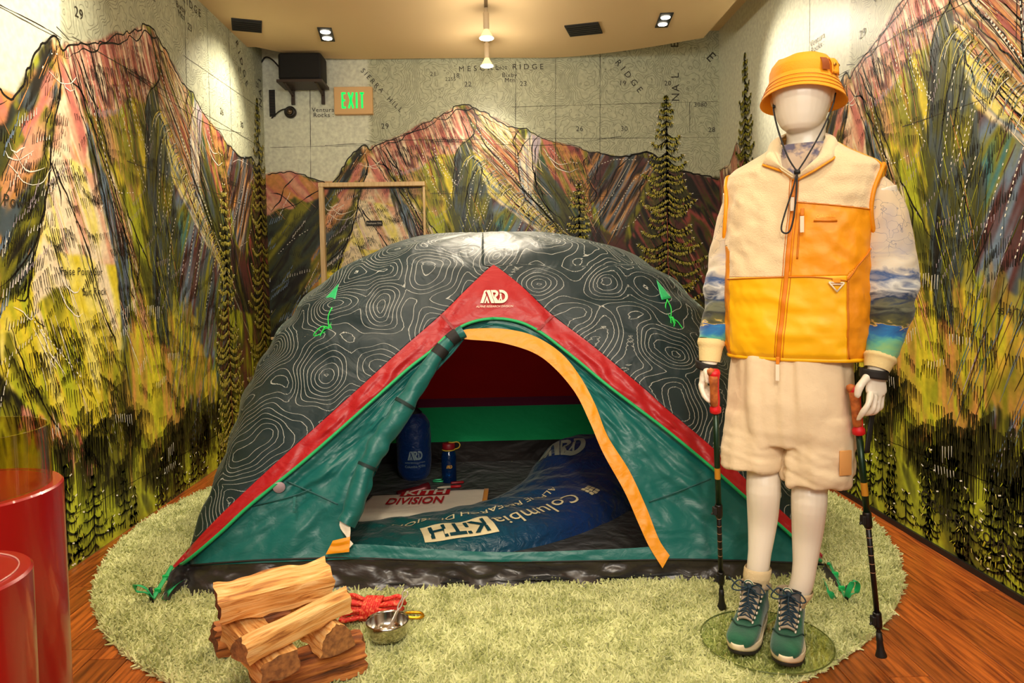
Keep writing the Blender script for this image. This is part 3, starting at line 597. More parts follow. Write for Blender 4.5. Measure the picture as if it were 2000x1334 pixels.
# ---- contour field of the map sky
def cfield(x, z):
    return 26 * fbm(x * 1.1 + 3, z * 1.1, 20, 2) + 7.5 * fbm(x * 4, z * 4, 31, 3) + 1.1 * vn(x * 19, z * 19, 40) + .4 * vn(x * 42, z * 42, 41)
oz = np.array(outline)
def mapmask(x, z):
    top = np.interp(x, oz[:, 0], oz[:, 1])
    m = np.clip((x - (PK[0] + .03 + .0 * z)) / .015, 0, 1)
    return m * np.clip((z - top) / .01, 0, 1)

def mural_mat():
    m, nt, b = new_mat('mural_print'); b.inputs['Roughness'].default_value = .42; b.inputs['Specular IOR Level'].default_value = .35
    a = N(nt, 'ShaderNodeVertexColor', layer_name='Col')
    f = N(nt, 'ShaderNodeAttribute', attribute_name='cf'); g = N(nt, 'ShaderNodeAttribute', attribute_name='cg'); k = N(nt, 'ShaderNodeAttribute', attribute_name='cm')
    fr = N(nt, 'ShaderNodeMath', operation='FRACT'); nt.links.new(f.outputs['Fac'], fr.inputs[0])
    sb = N(nt, 'ShaderNodeMath', operation='SUBTRACT', inp={1: .5}); nt.links.new(fr.outputs[0], sb.inputs[0])
    ab = N(nt, 'ShaderNodeMath', operation='ABSOLUTE'); nt.links.new(sb.outputs[0], ab.inputs[0])
    dv = N(nt, 'ShaderNodeMath', operation='DIVIDE'); nt.links.new(ab.outputs[0], dv.inputs[0]); nt.links.new(g.outputs['Fac'], dv.inputs[1])
    mr = N(nt, 'ShaderNodeMapRange', inp={'From Min': .0006, 'From Max': .0024, 'To Min': .62, 'To Max': 0.0}); nt.links.new(dv.outputs[0], mr.inputs['Value'])
    mu = N(nt, 'ShaderNodeMath', operation='MULTIPLY'); nt.links.new(mr.outputs[0], mu.inputs[0]); nt.links.new(k.outputs['Fac'], mu.inputs[1])
    mx = N(nt, 'ShaderNodeMixRGB'); mx.inputs['Color2'].default_value = L4((58, 54, 34))
    nt.links.new(mu.outputs[0], mx.inputs['Fac']); nt.links.new(a.outputs['Color'], mx.inputs['Color1'])
    # fine watercolour mottling
    tc = N(nt, 'ShaderNodeTexCoord'); no = N(nt, 'ShaderNodeTexNoise', inp={'Scale': 38, 'Detail': 5}); nt.links.new(tc.outputs['Object'], no.inputs['Vector'])
    m2 = N(nt, 'ShaderNodeMapRange', inp={'From Min': .3, 'From Max': .7, 'To Min': .82, 'To Max': 1.12}); nt.links.new(no.outputs['Fac'], m2.inputs['Value'])
    m3 = N(nt, 'ShaderNodeVectorMath', operation='SCALE'); nt.links.new(mx.outputs[0], m3.inputs[0]); nt.links.new(m2.outputs[0], m3.inputs['Scale'])
    nt.links.new(m3.outputs[0], b.inputs['Base Color'])
    return m
MURAL = mural_mat()
INKM, nt_, b_ = new_mat('mural_ink'); _a = N(nt_, 'ShaderNodeVertexColor', layer_name='Col'); nt_.links.new(_a.outputs['Color'], b_.inputs['Base Color']); b_.inputs['Roughness'].default_value = .45; b_.inputs['Specular IOR Level'].default_value = .3

def sample_art(x, z):
    fx = np.clip((x - AX0) / RES, 0, len(gx) - 2.001); fz = np.clip((z - AZ0) / RES, 0, len(gz) - 2.001)
    i = fx.astype(int); j = fz.astype(int); a = (fx - i)[..., None]; b = (fz - j)[..., None]
    return (ARTL[i, j] * (1 - a) + ARTL[i + 1, j] * a) * (1 - b) + (ARTL[i, j + 1] * (1 - a) + ARTL[i + 1, j + 1] * a) * b

S_ = {k: np.array(v, float) for k, v in SK.items()}
print('ink strokes', len(S_['x0']))
SC = lin(S_['c'])
def wall(name, uu, zz, to_art, to_world, urange, side):
    U, Z = np.meshgrid(uu, zz, indexing='ij'); ax, az = to_art(U, Z)
    V = to_world(U, Z, 0 * U)
    o = grid(name, V, MURAL, flip=side); me = o.data
    setcol(me, sample_art(ax, az).reshape(-1, 3))
    f = cfield(ax, az); e = .004
    g = np.hypot(cfield(ax + e, az) - f, cfield(ax, az + e) - f) / e
    setfloat(me, 'cf', f); setfloat(me, 'cg', np.maximum(g, 9)); setfloat(me, 'cm', mapmask(ax, az))
    tag(o, kind='structure')
    return o
def wall_ink(parent, from_art, to_world, urange, zr):
    x0, z0 = from_art(S_['x0'], S_['z0']); x1, z1 = from_art(S_['x1'], S_['z1'])
    k = (x0 > urange[0]) & (x0 < urange[1]) & (x1 > urange[0]) & (x1 < urange[1]) & (z0 > .004) & (z1 > .004) & (z0 < zr) & (z1 < zr)
    x0, z0, x1, z1 = x0[k], z0[k], x1[k], z1[k]; w0 = S_['w0'][k] / 2; w1 = S_['w1'][k] / 2; off = .0006 + S_['l'][k] * .0004
    dx, dz = x1 - x0, z1 - z0; L = np.hypot(dx, dz) + 1e-9; nx, nz = -dz / L, dx / L
    ex, ez = dx / L * w0 * .4, dz / L * w0 * .4
    u = np.stack([x0 + nx * w0 - ex, x0 - nx * w0 - ex, x1 - nx * w1 + ex, x1 + nx * w1 + ex], 1); z = np.stack([z0 + nz * w0 - ez, z0 - nz * w0 - ez, z1 - nz * w1 + ez, z1 + nz * w1 + ez], 1)
    V = to_world(u, z, np.repeat(off[:, None], 4, 1)).reshape(-1, 3); n = len(x0)
    o = mesh('ink_drawing', V, np.arange(n * 4).reshape(n, 4), INKM, parent, False)
    setcol(o.data, np.repeat(SC[k], 4, 0)); o['kind'] = 'stuff'
    # lettering
    VV = []; FF = []
    for Vt, Ft in TXT:
        u, z = from_art(Vt[:, 0], Vt[:, 1])
        if u.min() < urange[0] or u.max() > urange[1] or z.max() > zr: continue
        b = sum(len(v) for v in VV); VV.append(to_world(u, z, 0 * u + .0030)); FF += [tuple(i + b for i in f) for f in Ft]
    if VV:
        o = mesh('map_lettering', np.vstack(VV), FF, M('lettering_ink', (40, 36, 26), .5), parent, False); o['kind'] = 'stuff'
def rngs(a, b, s): return np.linspace(a, b, int(abs(b - a) / s) + 1)
zz = np.r_[rngs(0, ZU, .0076)]
# back wall
wb = wall('wall_back', rngs(XL - .02, XR + .02, .0076), zz, lambda u, z: (u, z), lambda u, z, o: np.stack([u, YB - o, z], -1), None, True)
wall_ink(wb, lambda x, z: (x, z), lambda u, z, o: np.stack([u, YB - o, z], -1), (XL, XR), ZU)
lz = lambda z: (z - LZ0) / LSZ + PK[1]
wl = wall('wall_left', np.r_[rngs(-1.5, 1.2, .05), rngs(1.22, 2.2, .02), rngs(2.21, YB, .0078)], zz, lambda u, z: ((u - LY0) / LS + PK[0], lz(z)), lambda u, z, o: np.stack([0 * u + XL + o, u, z], -1), None, True)
wall_ink(wl, lambda x, z: ((x - PK[0]) * LS + LY0, (z - PK[1]) * LSZ + LZ0), lambda u, z, o: np.stack([0 * u + XL + o, u, z], -1), (1.2, YB), ZU)
wr = wall('wall_right', np.r_[rngs(-1.5, 1.2, .05), rngs(1.22, 2.2, .02), rngs(2.21, YB, .0078)], zz, lambda u, z: (PK[0] - (u - RY0) / RS, (z - RZ0) / RSZ + PK[1]), lambda u, z, o: np.stack([0 * u + XR - o, u, z], -1), None, False)
wall_ink(wr, lambda x, z: (RY0 - (x - PK[0]) * RS, (z - PK[1]) * RSZ + RZ0), lambda u, z, o: np.stack([0 * u + XR - o, u, z], -1), (1.2, YB), ZU)

# ================================================================== ceiling, floor
CEIL = M('ceiling_paint', (240, 212, 164), .8, bump=.05, bscale=200)
arc = [(500, 92), (592, 110), (684, 119), (822, 123), (960, 122), (1098, 113), (1236, 97), (1374, 74)]
edge = [PZ(x, y, ZC)[:2] for x, y in arc]
edge = [(max(XL, e[0]), min(e[1], YB - .03)) for e in edge]
edge = list(smoothp(edge, 40)); ex = edge[-1][0]
poly = [(XL, edge[0][1])] + [tuple(e) for e in edge] + [(ex, -1.5), (XL, -1.5)]
mb = MB(); n = len(poly)
mb.add([(p[0], p[1], ZC) for p in poly] + [(p[0], p[1], ZC + .12) for p in poly], [tuple(range(n))[::-1], tuple(range(n, 2 * n))] + [(i, (i + 1) % n, n + (i + 1) % n, n + i) for i in range(n)])
cl = mb.build('ceiling', CEIL, None, False); tag(cl, kind='structure')
mb = MB(); mb.box(((XL + XR) / 2, 2.2, ZU + .05), (XR - XL + .1, 7.4, .1)); tag(mb.build('ceiling_upper', CEIL, None, False), kind='structure')

PLK = M('plank_wood', (186, 98, 36), .32, col2=(112, 50, 18), nscale=5, stretch=(14, .9, 1), detail=8, bump=.12, bscale=8, bstretch=(30, 1.5, 1), contrast=(.36, .66), coat=.1)
nt = PLK.node_tree; b = nt.nodes['Principled BSDF']
oi = N(nt, 'ShaderNodeObjectInfo'); mr = N(nt, 'ShaderNodeMapRange', inp={'To Min': .72, 'To Max': 1.35}); nt.links.new(oi.outputs['Random'], mr.inputs['Value'])
lk = b.inputs['Base Color'].links[0].from_socket; sc_ = N(nt, 'ShaderNodeVectorMath', operation='SCALE'); nt.links.new(lk, sc_.inputs[0]); nt.links.new(mr.outputs[0], sc_.inputs['Scale']); nt.links.new(sc_.outputs[0], b.inputs['Base Color'])
mb = MB(); mb.box(((XL + XR) / 2, 2.2, -.04), (XR - XL + .3, 7.6, .06)); fl = mb.build('floor', M('floor_gap', (30, 16, 8), .8), None, False); tag(fl, kind='structure')
pw = (XR - XL) / 30
for i in range(30):
    y = -1.5 - R.random() * .9
    while y < YB:
        L = R.choice([.9, 1.2, 1.5]); a, c = max(y, -1.5), min(y + L, YB)
        if c - a > .05:
            q = MB(); x = XL + pw * (i + .5); e = .0012; h = R.uniform(-.0006, 0.0)
            q.box((0, 0, -.006 + h), (pw - 2 * e, c - a - 2 * e, .012))
            o = q.build('plank', PLK, fl, False, .001); o.location = (x, (a + c) / 2, 0)
        y += L
mb = MB(); mb.box((XR - .006, 2.2, .012), (.012, 7.3, .024)); tag(mb.build('baseboard_right', M('black_strip', (20, 16, 12), .5), None, False), kind='structure')

# ================================================================== shag rug
RC = np.array([.03, 3.57]); RR = 1.77
def rug():
    V = [(0, 0, 0)]; ring = 96
    for k in range(1, 19):
        for j in range(ring): a = j * 2 * math.pi / ring; r = RR * k / 18; V.append((r * math.cos(a), r * math.sin(a), 0.010 if k < 18 else .004))
    Fs = [(0, 1 + j, 1 + (j + 1) % ring) for j in range(ring)]
    for k in range(17):
        for j in range(ring): a = 1 + k * ring; Fs.append((a + j, a + ring + j, a + ring + (j + 1) % ring, a + (j + 1) % ring))
    mb = MB(); mb.add(V, Fs); mb.v[0] = (0, 0, .01)
    m, nt, b = new_mat('rug_pile'); b.inputs['Roughness'].default_value = .75; b.inputs['Sheen Weight'].default_value = .3
    oi = N(nt, 'ShaderNodeObjectInfo'); tc = N(nt, 'ShaderNodeNewGeometry')
    no = N(nt, 'ShaderNodeTexNoise', inp={'Scale': 9, 'Detail': 3}); nt.links.new(tc.outputs['Position'], no.inputs['Vector'])
    ad = N(nt, 'ShaderNodeMath', operation='ADD'); nt.links.new(no.outputs['Fac'], ad.inputs[0])
    ml = N(nt, 'ShaderNodeMath', operation='MULTIPLY', inp={1: .35}); nt.links.new(oi.outputs['Random'], ml.inputs[0]); nt.links.new(ml.outputs[0], ad.inputs[1])
    cr = N(nt, 'ShaderNodeValToRGB'); cr.color_ramp.elements[0].position = .4; cr.color_ramp.elements[1].position = .85
    cr.color_ramp.elements[0].color = L4((160, 166, 94)); cr.color_ramp.elements[1].color = L4((220, 222, 162))
    nt.links.new(ad.outputs[0], cr.inputs[0]); nt.links.new(cr.outputs[0], b.inputs['Base Color'])
    o = mb.build('shag_rug', m, None); o.location = (RC[0], RC[1], 0)
    tag(o, 'round pale green shag rug under the tent and the mannequin', 'rug', kind='stuff')
    ng = bpy.data.node_groups.new('pile', 'GeometryNodeTree'); ng.interface.new_socket('Geometry', in_out='INPUT', socket_type='NodeSocketGeometry'); ng.interface.new_socket('Geometry', in_out='OUTPUT', socket_type='NodeSocketGeometry')
    nn = lambda t, **k: N(ng, t, **k)
    gi, go = nn('NodeGroupInput'), nn('NodeGroupOutput')
    ds = nn('GeometryNodeDistributePointsOnFaces', inp={'Density': 26000.0}); ng.links.new(gi.outputs[0], ds.inputs['Mesh'])
    pp = nn('GeometryNodeInputPosition'); sp = nn('ShaderNodeSeparateXYZ'); ng.links.new(pp.outputs[0], sp.inputs[0]); ax = nn('ShaderNodeMath', operation='ABSOLUTE'); ng.links.new(sp.outputs[0], ax.inputs[0]); c1 = nn('ShaderNodeMath', operation='GREATER_THAN', inp={1: 1.17}); ng.links.new(ax.outputs[0], c1.inputs[0])
    ay = nn('ShaderNodeMath', operation='ADD', inp={1: -.05}); ng.links.new(sp.outputs[1], ay.inputs[0]); ab_ = nn('ShaderNodeMath', operation='ABSOLUTE'); ng.links.new(ay.outputs[0], ab_.inputs[0]); c2 = nn('ShaderNodeMath', operation='GREATER_THAN', inp={1: .88}); ng.links.new(ab_.outputs[0], c2.inputs[0])
    mxx = nn('ShaderNodeMath', operation='MAXIMUM'); ng.links.new(c1.outputs[0], mxx.inputs[0]); ng.links.new(c2.outputs[0], mxx.inputs[1]); dn_ = nn('ShaderNodeMath', operation='MULTIPLY', inp={1: 26000.0}); ng.links.new(mxx.outputs[0], dn_.inputs[0]); ng.links.new(dn_.outputs[0], ds.inputs['Density'])
    cone = nn('GeometryNodeMeshCone', inp={'Vertices': 4, 'Radius Top': .0018, 'Radius Bottom': .0052, 'Depth': .025})
    pos = nn('GeometryNodeInputPosition'); nz = nn('ShaderNodeTexNoise', inp={'Scale': 26.0, 'Detail': 2.0}); ng.links.new(pos.outputs[0], nz.inputs['Vector'])
    vm = nn('ShaderNodeVectorMath', operation='SUBTRACT'); vm.inputs[1].default_value = (.5, .5, .5); ng.links.new(nz.outputs['Color'], vm.inputs[0])
    sc = nn('ShaderNodeVectorMath', operation='MULTIPLY'); sc.inputs[1].default_value = (9.0, 9.0, 0.0); ng.links.new(vm.outputs[0], sc.inputs[0])
    rv = nn('FunctionNodeRandomValue', data_type='FLOAT_VECTOR'); rv.inputs[0].default_value = (-.75, -.75, 0.0); rv.inputs[1].default_value = (.75, .75, 6.28)
    a2 = nn('ShaderNodeVectorMath', operation='ADD'); ng.links.new(sc.outputs[0], a2.inputs[0]); ng.links.new(rv.outputs[0], a2.inputs[1])
    rs = nn('FunctionNodeRandomValue', data_type='FLOAT'); rs.inputs[2].default_value = .6; rs.inputs[3].default_value = 1.15; rs.inputs['Seed'].default_value = 5
    ip = nn('GeometryNodeInstanceOnPoints'); ng.links.new(ds.outputs['Points'], ip.inputs['Points']); ng.links.new(cone.outputs['Mesh'], ip.inputs['Instance'])
    ng.links.new(a2.outputs[0], ip.inputs['Rotation']); ng.links.new(rs.outputs[1], ip.inputs['Scale'])
    sm = nn('GeometryNodeSetMaterial'); sm.inputs['Material'].default_value = m; ng.links.new(ip.outputs[0], sm.inputs['Geometry'])
    jn = nn('GeometryNodeJoinGeometry'); ng.links.new(gi.outputs[0], jn.inputs[0]); ng.links.new(sm.outputs[0], jn.inputs[0]); ng.links.new(jn.outputs[0], go.inputs[0])
    md = o.modifiers.new('pile', 'NODES'); md.node_group = ng
rug()
# ================================================================== TENT
TC, TH, TA, TB0 = np.array([.03, 3.62]), 1.415, 1.235, .95
def s_side(r): return np.clip(1 - np.clip(r, 0, 1) ** 2.5, 0, 1) ** .4
def s_front(r): return (1 - .477 * r) * np.clip(1 - np.clip(r, 0, 1) ** 14, 0, 1) ** .5
def m_exp(r): q = np.clip(1 - r, 0, 1); return 2.35 + 2.6 * q ** 1.2 + 20 * q ** 7
def yfront(x, z, off=0.0):
    r = np.clip(z / TH, 0, 1); a = max((TA - off) * s_side(r), 1e-4); u = min(abs(x - TC[0]) / a, 1.0)
    return TC[1] - (TB0 - off) * s_front(r) * (1 - u ** m_exp(r)) ** (1 / m_exp(r))
def pf(px, py, off=0.0):
    """point of the front face of the dome (inset by off) seen at this spot"""
    d = ray(px, py); best = None; lo = None
    for t in np.linspace(2.2, 3.9, 60):
        p = CAM + d * t; u = abs(p[0] - TC[0]) / max((TA - off) * s_side(p[2] / TH), 1e-4)
        g = p[1] - yfront(p[0], p[2], off)
        if u > 1: g = max(-.001, g) if g < 0 else -(u - 1) * .3 - .002
        if g > 0: hi = t; break
        if best is None or g > best[0]: best = (g, t)
        lo = t
    else:
        return CAM + d * best[1]
    lo = lo if lo is not None else t - .05
    for _ in range(22):
        mid = (lo + hi) / 2; p = CAM + d * mid
        if p[1] - yfront(p[0], p[2], off) > 0: hi = mid
        else: lo = mid
    return CAM + d * (lo + hi) / 2
def pfs(pts, off=0.0): return np.array([pf(p[0], p[1], off) for p in pts])
def strip(A, B, n, m, off=0.0, fold=0.0, fseed=1, fs=(5, 2)):
    A = smoothp(A, n); Bq = smoothp(B, n); P = np.zeros((n, m, 3))
    for i in range(n):
        for j in range(m):
            t = j / (m - 1); q = A[i] * (1 - t) + Bq[i] * t; P[i, j] = pf(q[0], q[1], off)
            if fold:
                k = math.sin(math.pi * t) ** .6 * math.sin(math.pi * min(1, max(0, i / (n - 1)))) ** .3
                P[i, j, 1] += fold * k * float(fbm(i / n * fs[0], t * fs[1], fseed, 3) + (.5 if off >= 0 else -.2))
    return P

def fabric(name, col, rough=.42, col2=None, trans=0.0, bump=.25, spec=.5, bs=14, glow=None):
    m, nt, b = new_mat(name); b.inputs['Base Color'].default_value = L4(col); b.inputs['Roughness'].default_value = rough; b.inputs['Specular IOR Level'].default_value = spec
    b.inputs['Sheen Weight'].default_value = .12
    tc = N(nt, 'ShaderNodeTexCoord'); mp = N(nt, 'ShaderNodeMapping'); mp.inputs['Scale'].default_value = (1, 1, 1.6); nt.links.new(tc.outputs['Object'], mp.inputs['Vector'])
    no = N(nt, 'ShaderNodeTexNoise', inp={'Scale': bs, 'Detail': 3, 'Distortion': .8}); nt.links.new(mp.outputs[0], no.inputs['Vector'])
    n3 = N(nt, 'ShaderNodeTexNoise', inp={'Scale': 3.5, 'Detail': 2, 'Distortion': 1.2}); nt.links.new(mp.outputs[0], n3.inputs['Vector'])
    ad = N(nt, 'ShaderNodeMath', operation='MULTIPLY_ADD', inp={1: 3.0}); nt.links.new(n3.outputs['Fac'], ad.inputs[0]); nt.links.new(no.outputs['Fac'], ad.inputs[2])
    bp = N(nt, 'ShaderNodeBump', inp={'Strength': bump, 'Distance': .03}); nt.links.new(ad.outputs[0], bp.inputs['Height']); nt.links.new(bp.outputs[0], b.inputs['Normal'])
    if trans:
        t = N(nt, 'ShaderNodeBsdfTranslucent'); t.inputs[0].default_value = L4(glow or col); mx = N(nt, 'ShaderNodeMixShader', inp={0: trans})
        nt.links.new(b.outputs[0], mx.inputs[1]); nt.links.new(t.outputs[0], mx.inputs[2]); nt.links.new(mx.outputs[0], nt.nodes['Material Output'].inputs[0])
    return m
TEAL = fabric('tent_teal', (10, 104, 100), .40, trans=.12, bump=.14)
TEALD = fabric('tent_teal_dark', (12, 86, 88), .45, trans=.1)
REDF = fabric('tent_red', (176, 12, 24), .42, trans=.08, bump=.15)
GRN = fabric('tent_green_web', (10, 172, 98), .5, bump=.1)
ORG = fabric('tent_orange', (246, 158, 8), .45, bump=.15, trans=.12)
TUB = fabric('tub_black', (50, 44, 42), .36, bump=.35, bs=7, spec=.7)
INR = fabric('inner_red', (240, 20, 28), .7, trans=.6, bump=.1, glow=(250, 20, 26))
ING = fabric('inner_green', (36, 226, 140), .7, trans=.4, bump=.15, glow=(70, 250, 170))
INP = fabric('inner_purple', (140, 40, 80), .7, trans=.3, bump=.1)
CREAMF = fabric('cream_cloth', (232, 222, 200), .6, bump=.1)

tent = empty('dome_tent', (TC[0], TC[1], 0)); tag(tent, 'dome tent with dark contour-line flysheet, red trim and open orange-edged door', 'tent')
TW = Vector((TC[0], TC[1], 0))
def tp(o, parent=None):
    """parent a world-built mesh under the tent"""
    o.parent = parent or tent
    if parent is None: o.matrix_parent_inverse = Matrix.Translation(-TW)
    return o

# ---- flysheet
HL = [(337, 1106), (401, 1036), (452, 985), (541, 902), (699, 760), (791, 676), (862, 614), (910, 566), (950, 528), (964, 517)]
HR = [(1619, 1098), (1550, 1020), (1465, 944), (1388, 871), (1300, 797), (1258, 759), (1152, 671), (1077, 614), (1020, 560), (980, 528), (964, 517)]
hl = pfs(smoothp(HL, 60), -.012); hr = pfs(smoothp(HR, 60), -.012)
def fly():
    A, B = TA + .012, TB0 + .012; nz = 96; nu = 420
    zb = .115; zpk = max(hl[:, 2].max(), hr[:, 2].max()) - .004
    q = np.linspace(0, 1, nz); zs = zb + (TH - zb) * (1 - (1 - q) ** 1.7)
    P = np.zeros((nz, nu, 3))
    hz = [np.interp(zs, h[np.argsort(h[:, 2]), 2], h[np.argsort(h[:, 2]), 0]) for h in (hl, hr)]
    for i, z in enumerate(zs):
        r = min(z / TH, .99999); s = float(s_side(r)); f = float(s_front(r)); m = float(m_exp(r)); ph = []
        for k, sg in ((0, -1), (1, 1)):
            x = hz[k][i] if z < zpk else TC[0] - .064
            c = min(max((x - TC[0]) / (A * s), -.99999), .99999); c = math.copysign(abs(c) ** (m / 2), c)
            ph.append(-math.acos(c))           # on the front half, in (-pi,0)
        a0 = ph[0] if z < zpk else ph[0]; a1 = ph[1] + 2 * math.pi - 0
        # from the left hem round the back to the right hem: decreasing angle
        st, en = a0, (a1 - 2 * math.pi) - 2 * math.pi
        # dense arc-length resample so corners stay round
        T = np.linspace(0, 1, 1500); an = st + (en - st) * T
        cx, sx = np.cos(an), np.sin(an)
        X = A * s * np.sign(cx) * np.abs(cx) ** (2 / m); Y = B * f * np.sign(sx) * np.abs(sx) ** (2 / m)
        d = np.r_[0, np.cumsum(np.hypot(np.diff(X), np.diff(Y)))] + T * .3 * (d0 if (d0 := .5) else 1)
        tt = np.interp(np.linspace(0, d[-1], nu), d, T); X = np.interp(tt, T, X); Y = np.interp(tt, T, Y)
        P[i] = np.stack([TC[0] + X, TC[1] + Y, np.full(nu, z)], 1)
    # folds and sag of the cloth
    ctr = np.array([TC[0], TC[1], .35]); nrm = P - ctr; nrm /= np.linalg.norm(nrm, axis=2)[..., None]
    th = np.arctan2(P[..., 1] - TC[1], P[..., 0] - TC[0])
    g = fbm(th * 2.2 + 5, P[..., 2] * 5 + .8 * np.cos(th * 3), 60, 3)
    rad = np.hypot(P[..., 0] - TC[0], P[..., 1] - TC[1])
    edge_ = np.minimum(np.arange(nu), nu - 1 - np.arange(nu))[None, :] / 25.0
    sag = .022 * g + .006 * np.sin(P[..., 2] * 46 + 3 * np.sin(th * 2))
    P += nrm * (sag * np.clip(edge_, 0, 1) * np.clip(rad * 3, 0, 1))[..., None]
    return P
FP = fly()
def contour_mat():
    m, nt, b = new_mat('flysheet_print'); b.inputs['Roughness'].default_value = .5; b.inputs['Specular IOR Level'].default_value = .6; b.inputs['Sheen Weight'].default_value = .35; b.inputs['Sheen Roughness'].default_value = .2; b.inputs['Sheen Tint'].default_value = L4((206, 232, 214)); b.inputs['Coat Weight'].default_value = .3; b.inputs['Coat Roughness'].default_value = .6
    f = N(nt, 'ShaderNodeAttribute', attribute_name='cf'); g = N(nt, 'ShaderNodeAttribute', attribute_name='cg')
    fr = N(nt, 'ShaderNodeMath', operation='FRACT'); nt.links.new(f.outputs['Fac'], fr.inputs[0]); sb = N(nt, 'ShaderNodeMath', operation='SUBTRACT', inp={1: .5}); nt.links.new(fr.outputs[0], sb.inputs[0])
    ab = N(nt, 'ShaderNodeMath', operation='ABSOLUTE'); nt.links.new(sb.outputs[0], ab.inputs[0]); dv = N(nt, 'ShaderNodeMath', operation='DIVIDE'); nt.links.new(ab.outputs[0], dv.inputs[0]); nt.links.new(g.outputs['Fac'], dv.inputs[1])
    mr = N(nt, 'ShaderNodeMapRange', inp={'From Min': .0004, 'From Max': .0014, 'To Min': 1.0, 'To Max': 0.0}); nt.links.new(dv.outputs[0], mr.inputs['Value'])
    mx = N(nt, 'ShaderNodeMixRGB'); mx.inputs['Color1'].default_value = L4((6, 40, 48)); mx.inputs['Color2'].default_value = L4((206, 208, 200)); nt.links.new(mr.outputs[0], mx.inputs['Fac']); nt.links.new(mx.outputs[0], b.inputs['Base Color'])
    tc = N(nt, 'ShaderNodeTexCoord'); no = N(nt, 'ShaderNodeTexNoise', inp={'Scale': 7, 'Detail': 3, 'Distortion': 1.0}); nt.links.new(tc.outputs['Object'], no.inputs['Vector'])
    bp = N(nt, 'ShaderNodeBump', inp={'Strength': .5, 'Distance': .03}); nt.links.new(no.outputs['Fac'], bp.inputs['Height']); nt.links.new(bp.outputs[0], b.inputs['Normal'])
    t = N(nt, 'ShaderNodeBsdfTranslucent'); t.inputs[0].default_value = L4((200, 216, 206)); ms = N(nt, 'ShaderNodeMixShader', inp={0: .28}); nt.links.new(b.outputs[0], ms.inputs[1]); nt.links.new(t.outputs[0], ms.inputs[2]); nt.links.new(ms.outputs[0], nt.nodes['Material Output'].inputs[0])
    return m
FLYM = contour_mat()
def nest(p):
    """nested irregular rings, evenly spaced"""
    g = np.random.default_rng(8); C = []
    for q in p[g.permutation(len(p))[:6000]]:
        if all((q[0] - e[0]) ** 2 + (q[1] - e[1]) ** 2 + (q[2] - e[2]) ** 2 > .23 ** 2 for e in C): C.append(q)
    C = np.array(C)
    out = []
    pw = p + np.array([[.085 * mnoise.noise(Vector(v * 2.6) + Vector((9 * k, 0, 0))) + .03 * mnoise.noise(Vector(v * 7) + Vector((9 * k, 5, 0))) for k in range(3)] for v in p])
    for k in range(0, len(p), 6000):
        q = pw[k:k + 6000]; d = np.sqrt((((q[:, None] - C[None]) ) ** 2).sum(2)) * (1 + .12 * (np.arange(len(C)) % 5 - 2) / 2)
        out.append(-np.log(np.exp(-d * 60).sum(1)) / 60)
    f = np.concatenate(out)
    w = np.array([mnoise.noise(Vector(v * 4.2)) + .45 * mnoise.noise(Vector(v * 11)) for v in p])
    return 46 * f + 2.4 * w
fly_o = grid('flysheet', FP - np.array([TC[0], TC[1], 0]), FLYM, tent)
vp = FP.reshape(-1, 3); f0 = nest(vp); F2 = f0.reshape(FP.shape[:2])
du = np.linalg.norm(np.gradient(FP, axis=0), axis=2) + 1e-6; dv_ = np.linalg.norm(np.gradient(FP, axis=1), axis=2) + 1e-6
gg = np.hypot(np.gradient(F2, axis=0) / du, np.gradient(F2, axis=1) / dv_)
setfloat(fly_o.data, 'cf', f0); setfloat(fly_o.data, 'cg', np.clip(gg, 20, 120))
md = fly_o.modifiers.new('t', 'SOLIDIFY'); md.thickness = .002; md.offset = -1

# ---- red trim with peak, green piping
PL = [(343, 1109), (372, 1090), (431, 1040), (488, 987), (592, 902), (680, 825), (756, 757), (800, 718), (844, 684), (870, 658), (892, 643), (914, 632), (938, 625), (963, 622)]
PR = [(1619, 1101), (1594, 1089), (1520, 1023), (1457, 972), (1398, 920), (1300, 839), (1192, 757), (1130, 706), (1086, 671), (1065, 655), (1046, 643), (1026, 633), (1007, 627), (985, 623), (963, 622)]
for A, B in ((HL, PL), (HR, PR)):
    P = strip(A, B, 90, 14, -.016, .02, 71, (22, 2)); tp(grid('red_trim', P, REDF))
for c in (PL, PR):
    q = pfs(smoothp(c, 90), -.022); mb = MB(); mb.tube(q, .0065, 6); tp(mb.build('piping', GRN))
for (x0, y0, x1, y1) in ((862, 614, 888, 645), (1079, 616, 1050, 645)):
    P = strip([(x0 - 3, y0), (x1 - 3, y1)], [(x0 + 4, y0), (x1 + 4, y1)], 12, 3, -.034); tp(grid('trim_seam', P, fabric('trim_seam_red', (140, 10, 20), .5)))
    
# ---- teal front wall with door opening
DL = [(690, 1092), (683, 1066), (683, 1045), (700, 999), (721, 949), (759, 873), (788, 823), (817, 768), (855, 722), (885, 690), (914, 655), (940, 640), (963, 634)]
PLb = [(352, 1106)] + PL[1:]
P = strip(PLb, DL, 80, 44, 0.0, .035, 81, (9, 5)); tp(grid('front_wall', P, TEAL))
OO = [(1304, 1092), (1287, 1053), (1262, 990), (1229, 919), (1187, 852), (1162, 789), (1132, 734), (1094, 688), (1040, 655), (1000, 645), (963, 641)]
OI = [(1280, 1092), (1267, 1066), (1246, 1020), (1220, 961), (1178, 885), (1153, 827), (1124, 768), (1082, 718), (1040, 688), (977, 669), (940, 665), (912, 662)]
PRb = [(1608, 1101)] + PR[1:]
P = strip(PRb, OI, 80, 44, 0.0, .03, 83, (9, 5)); tp(grid('front_wall', P, TEAL))
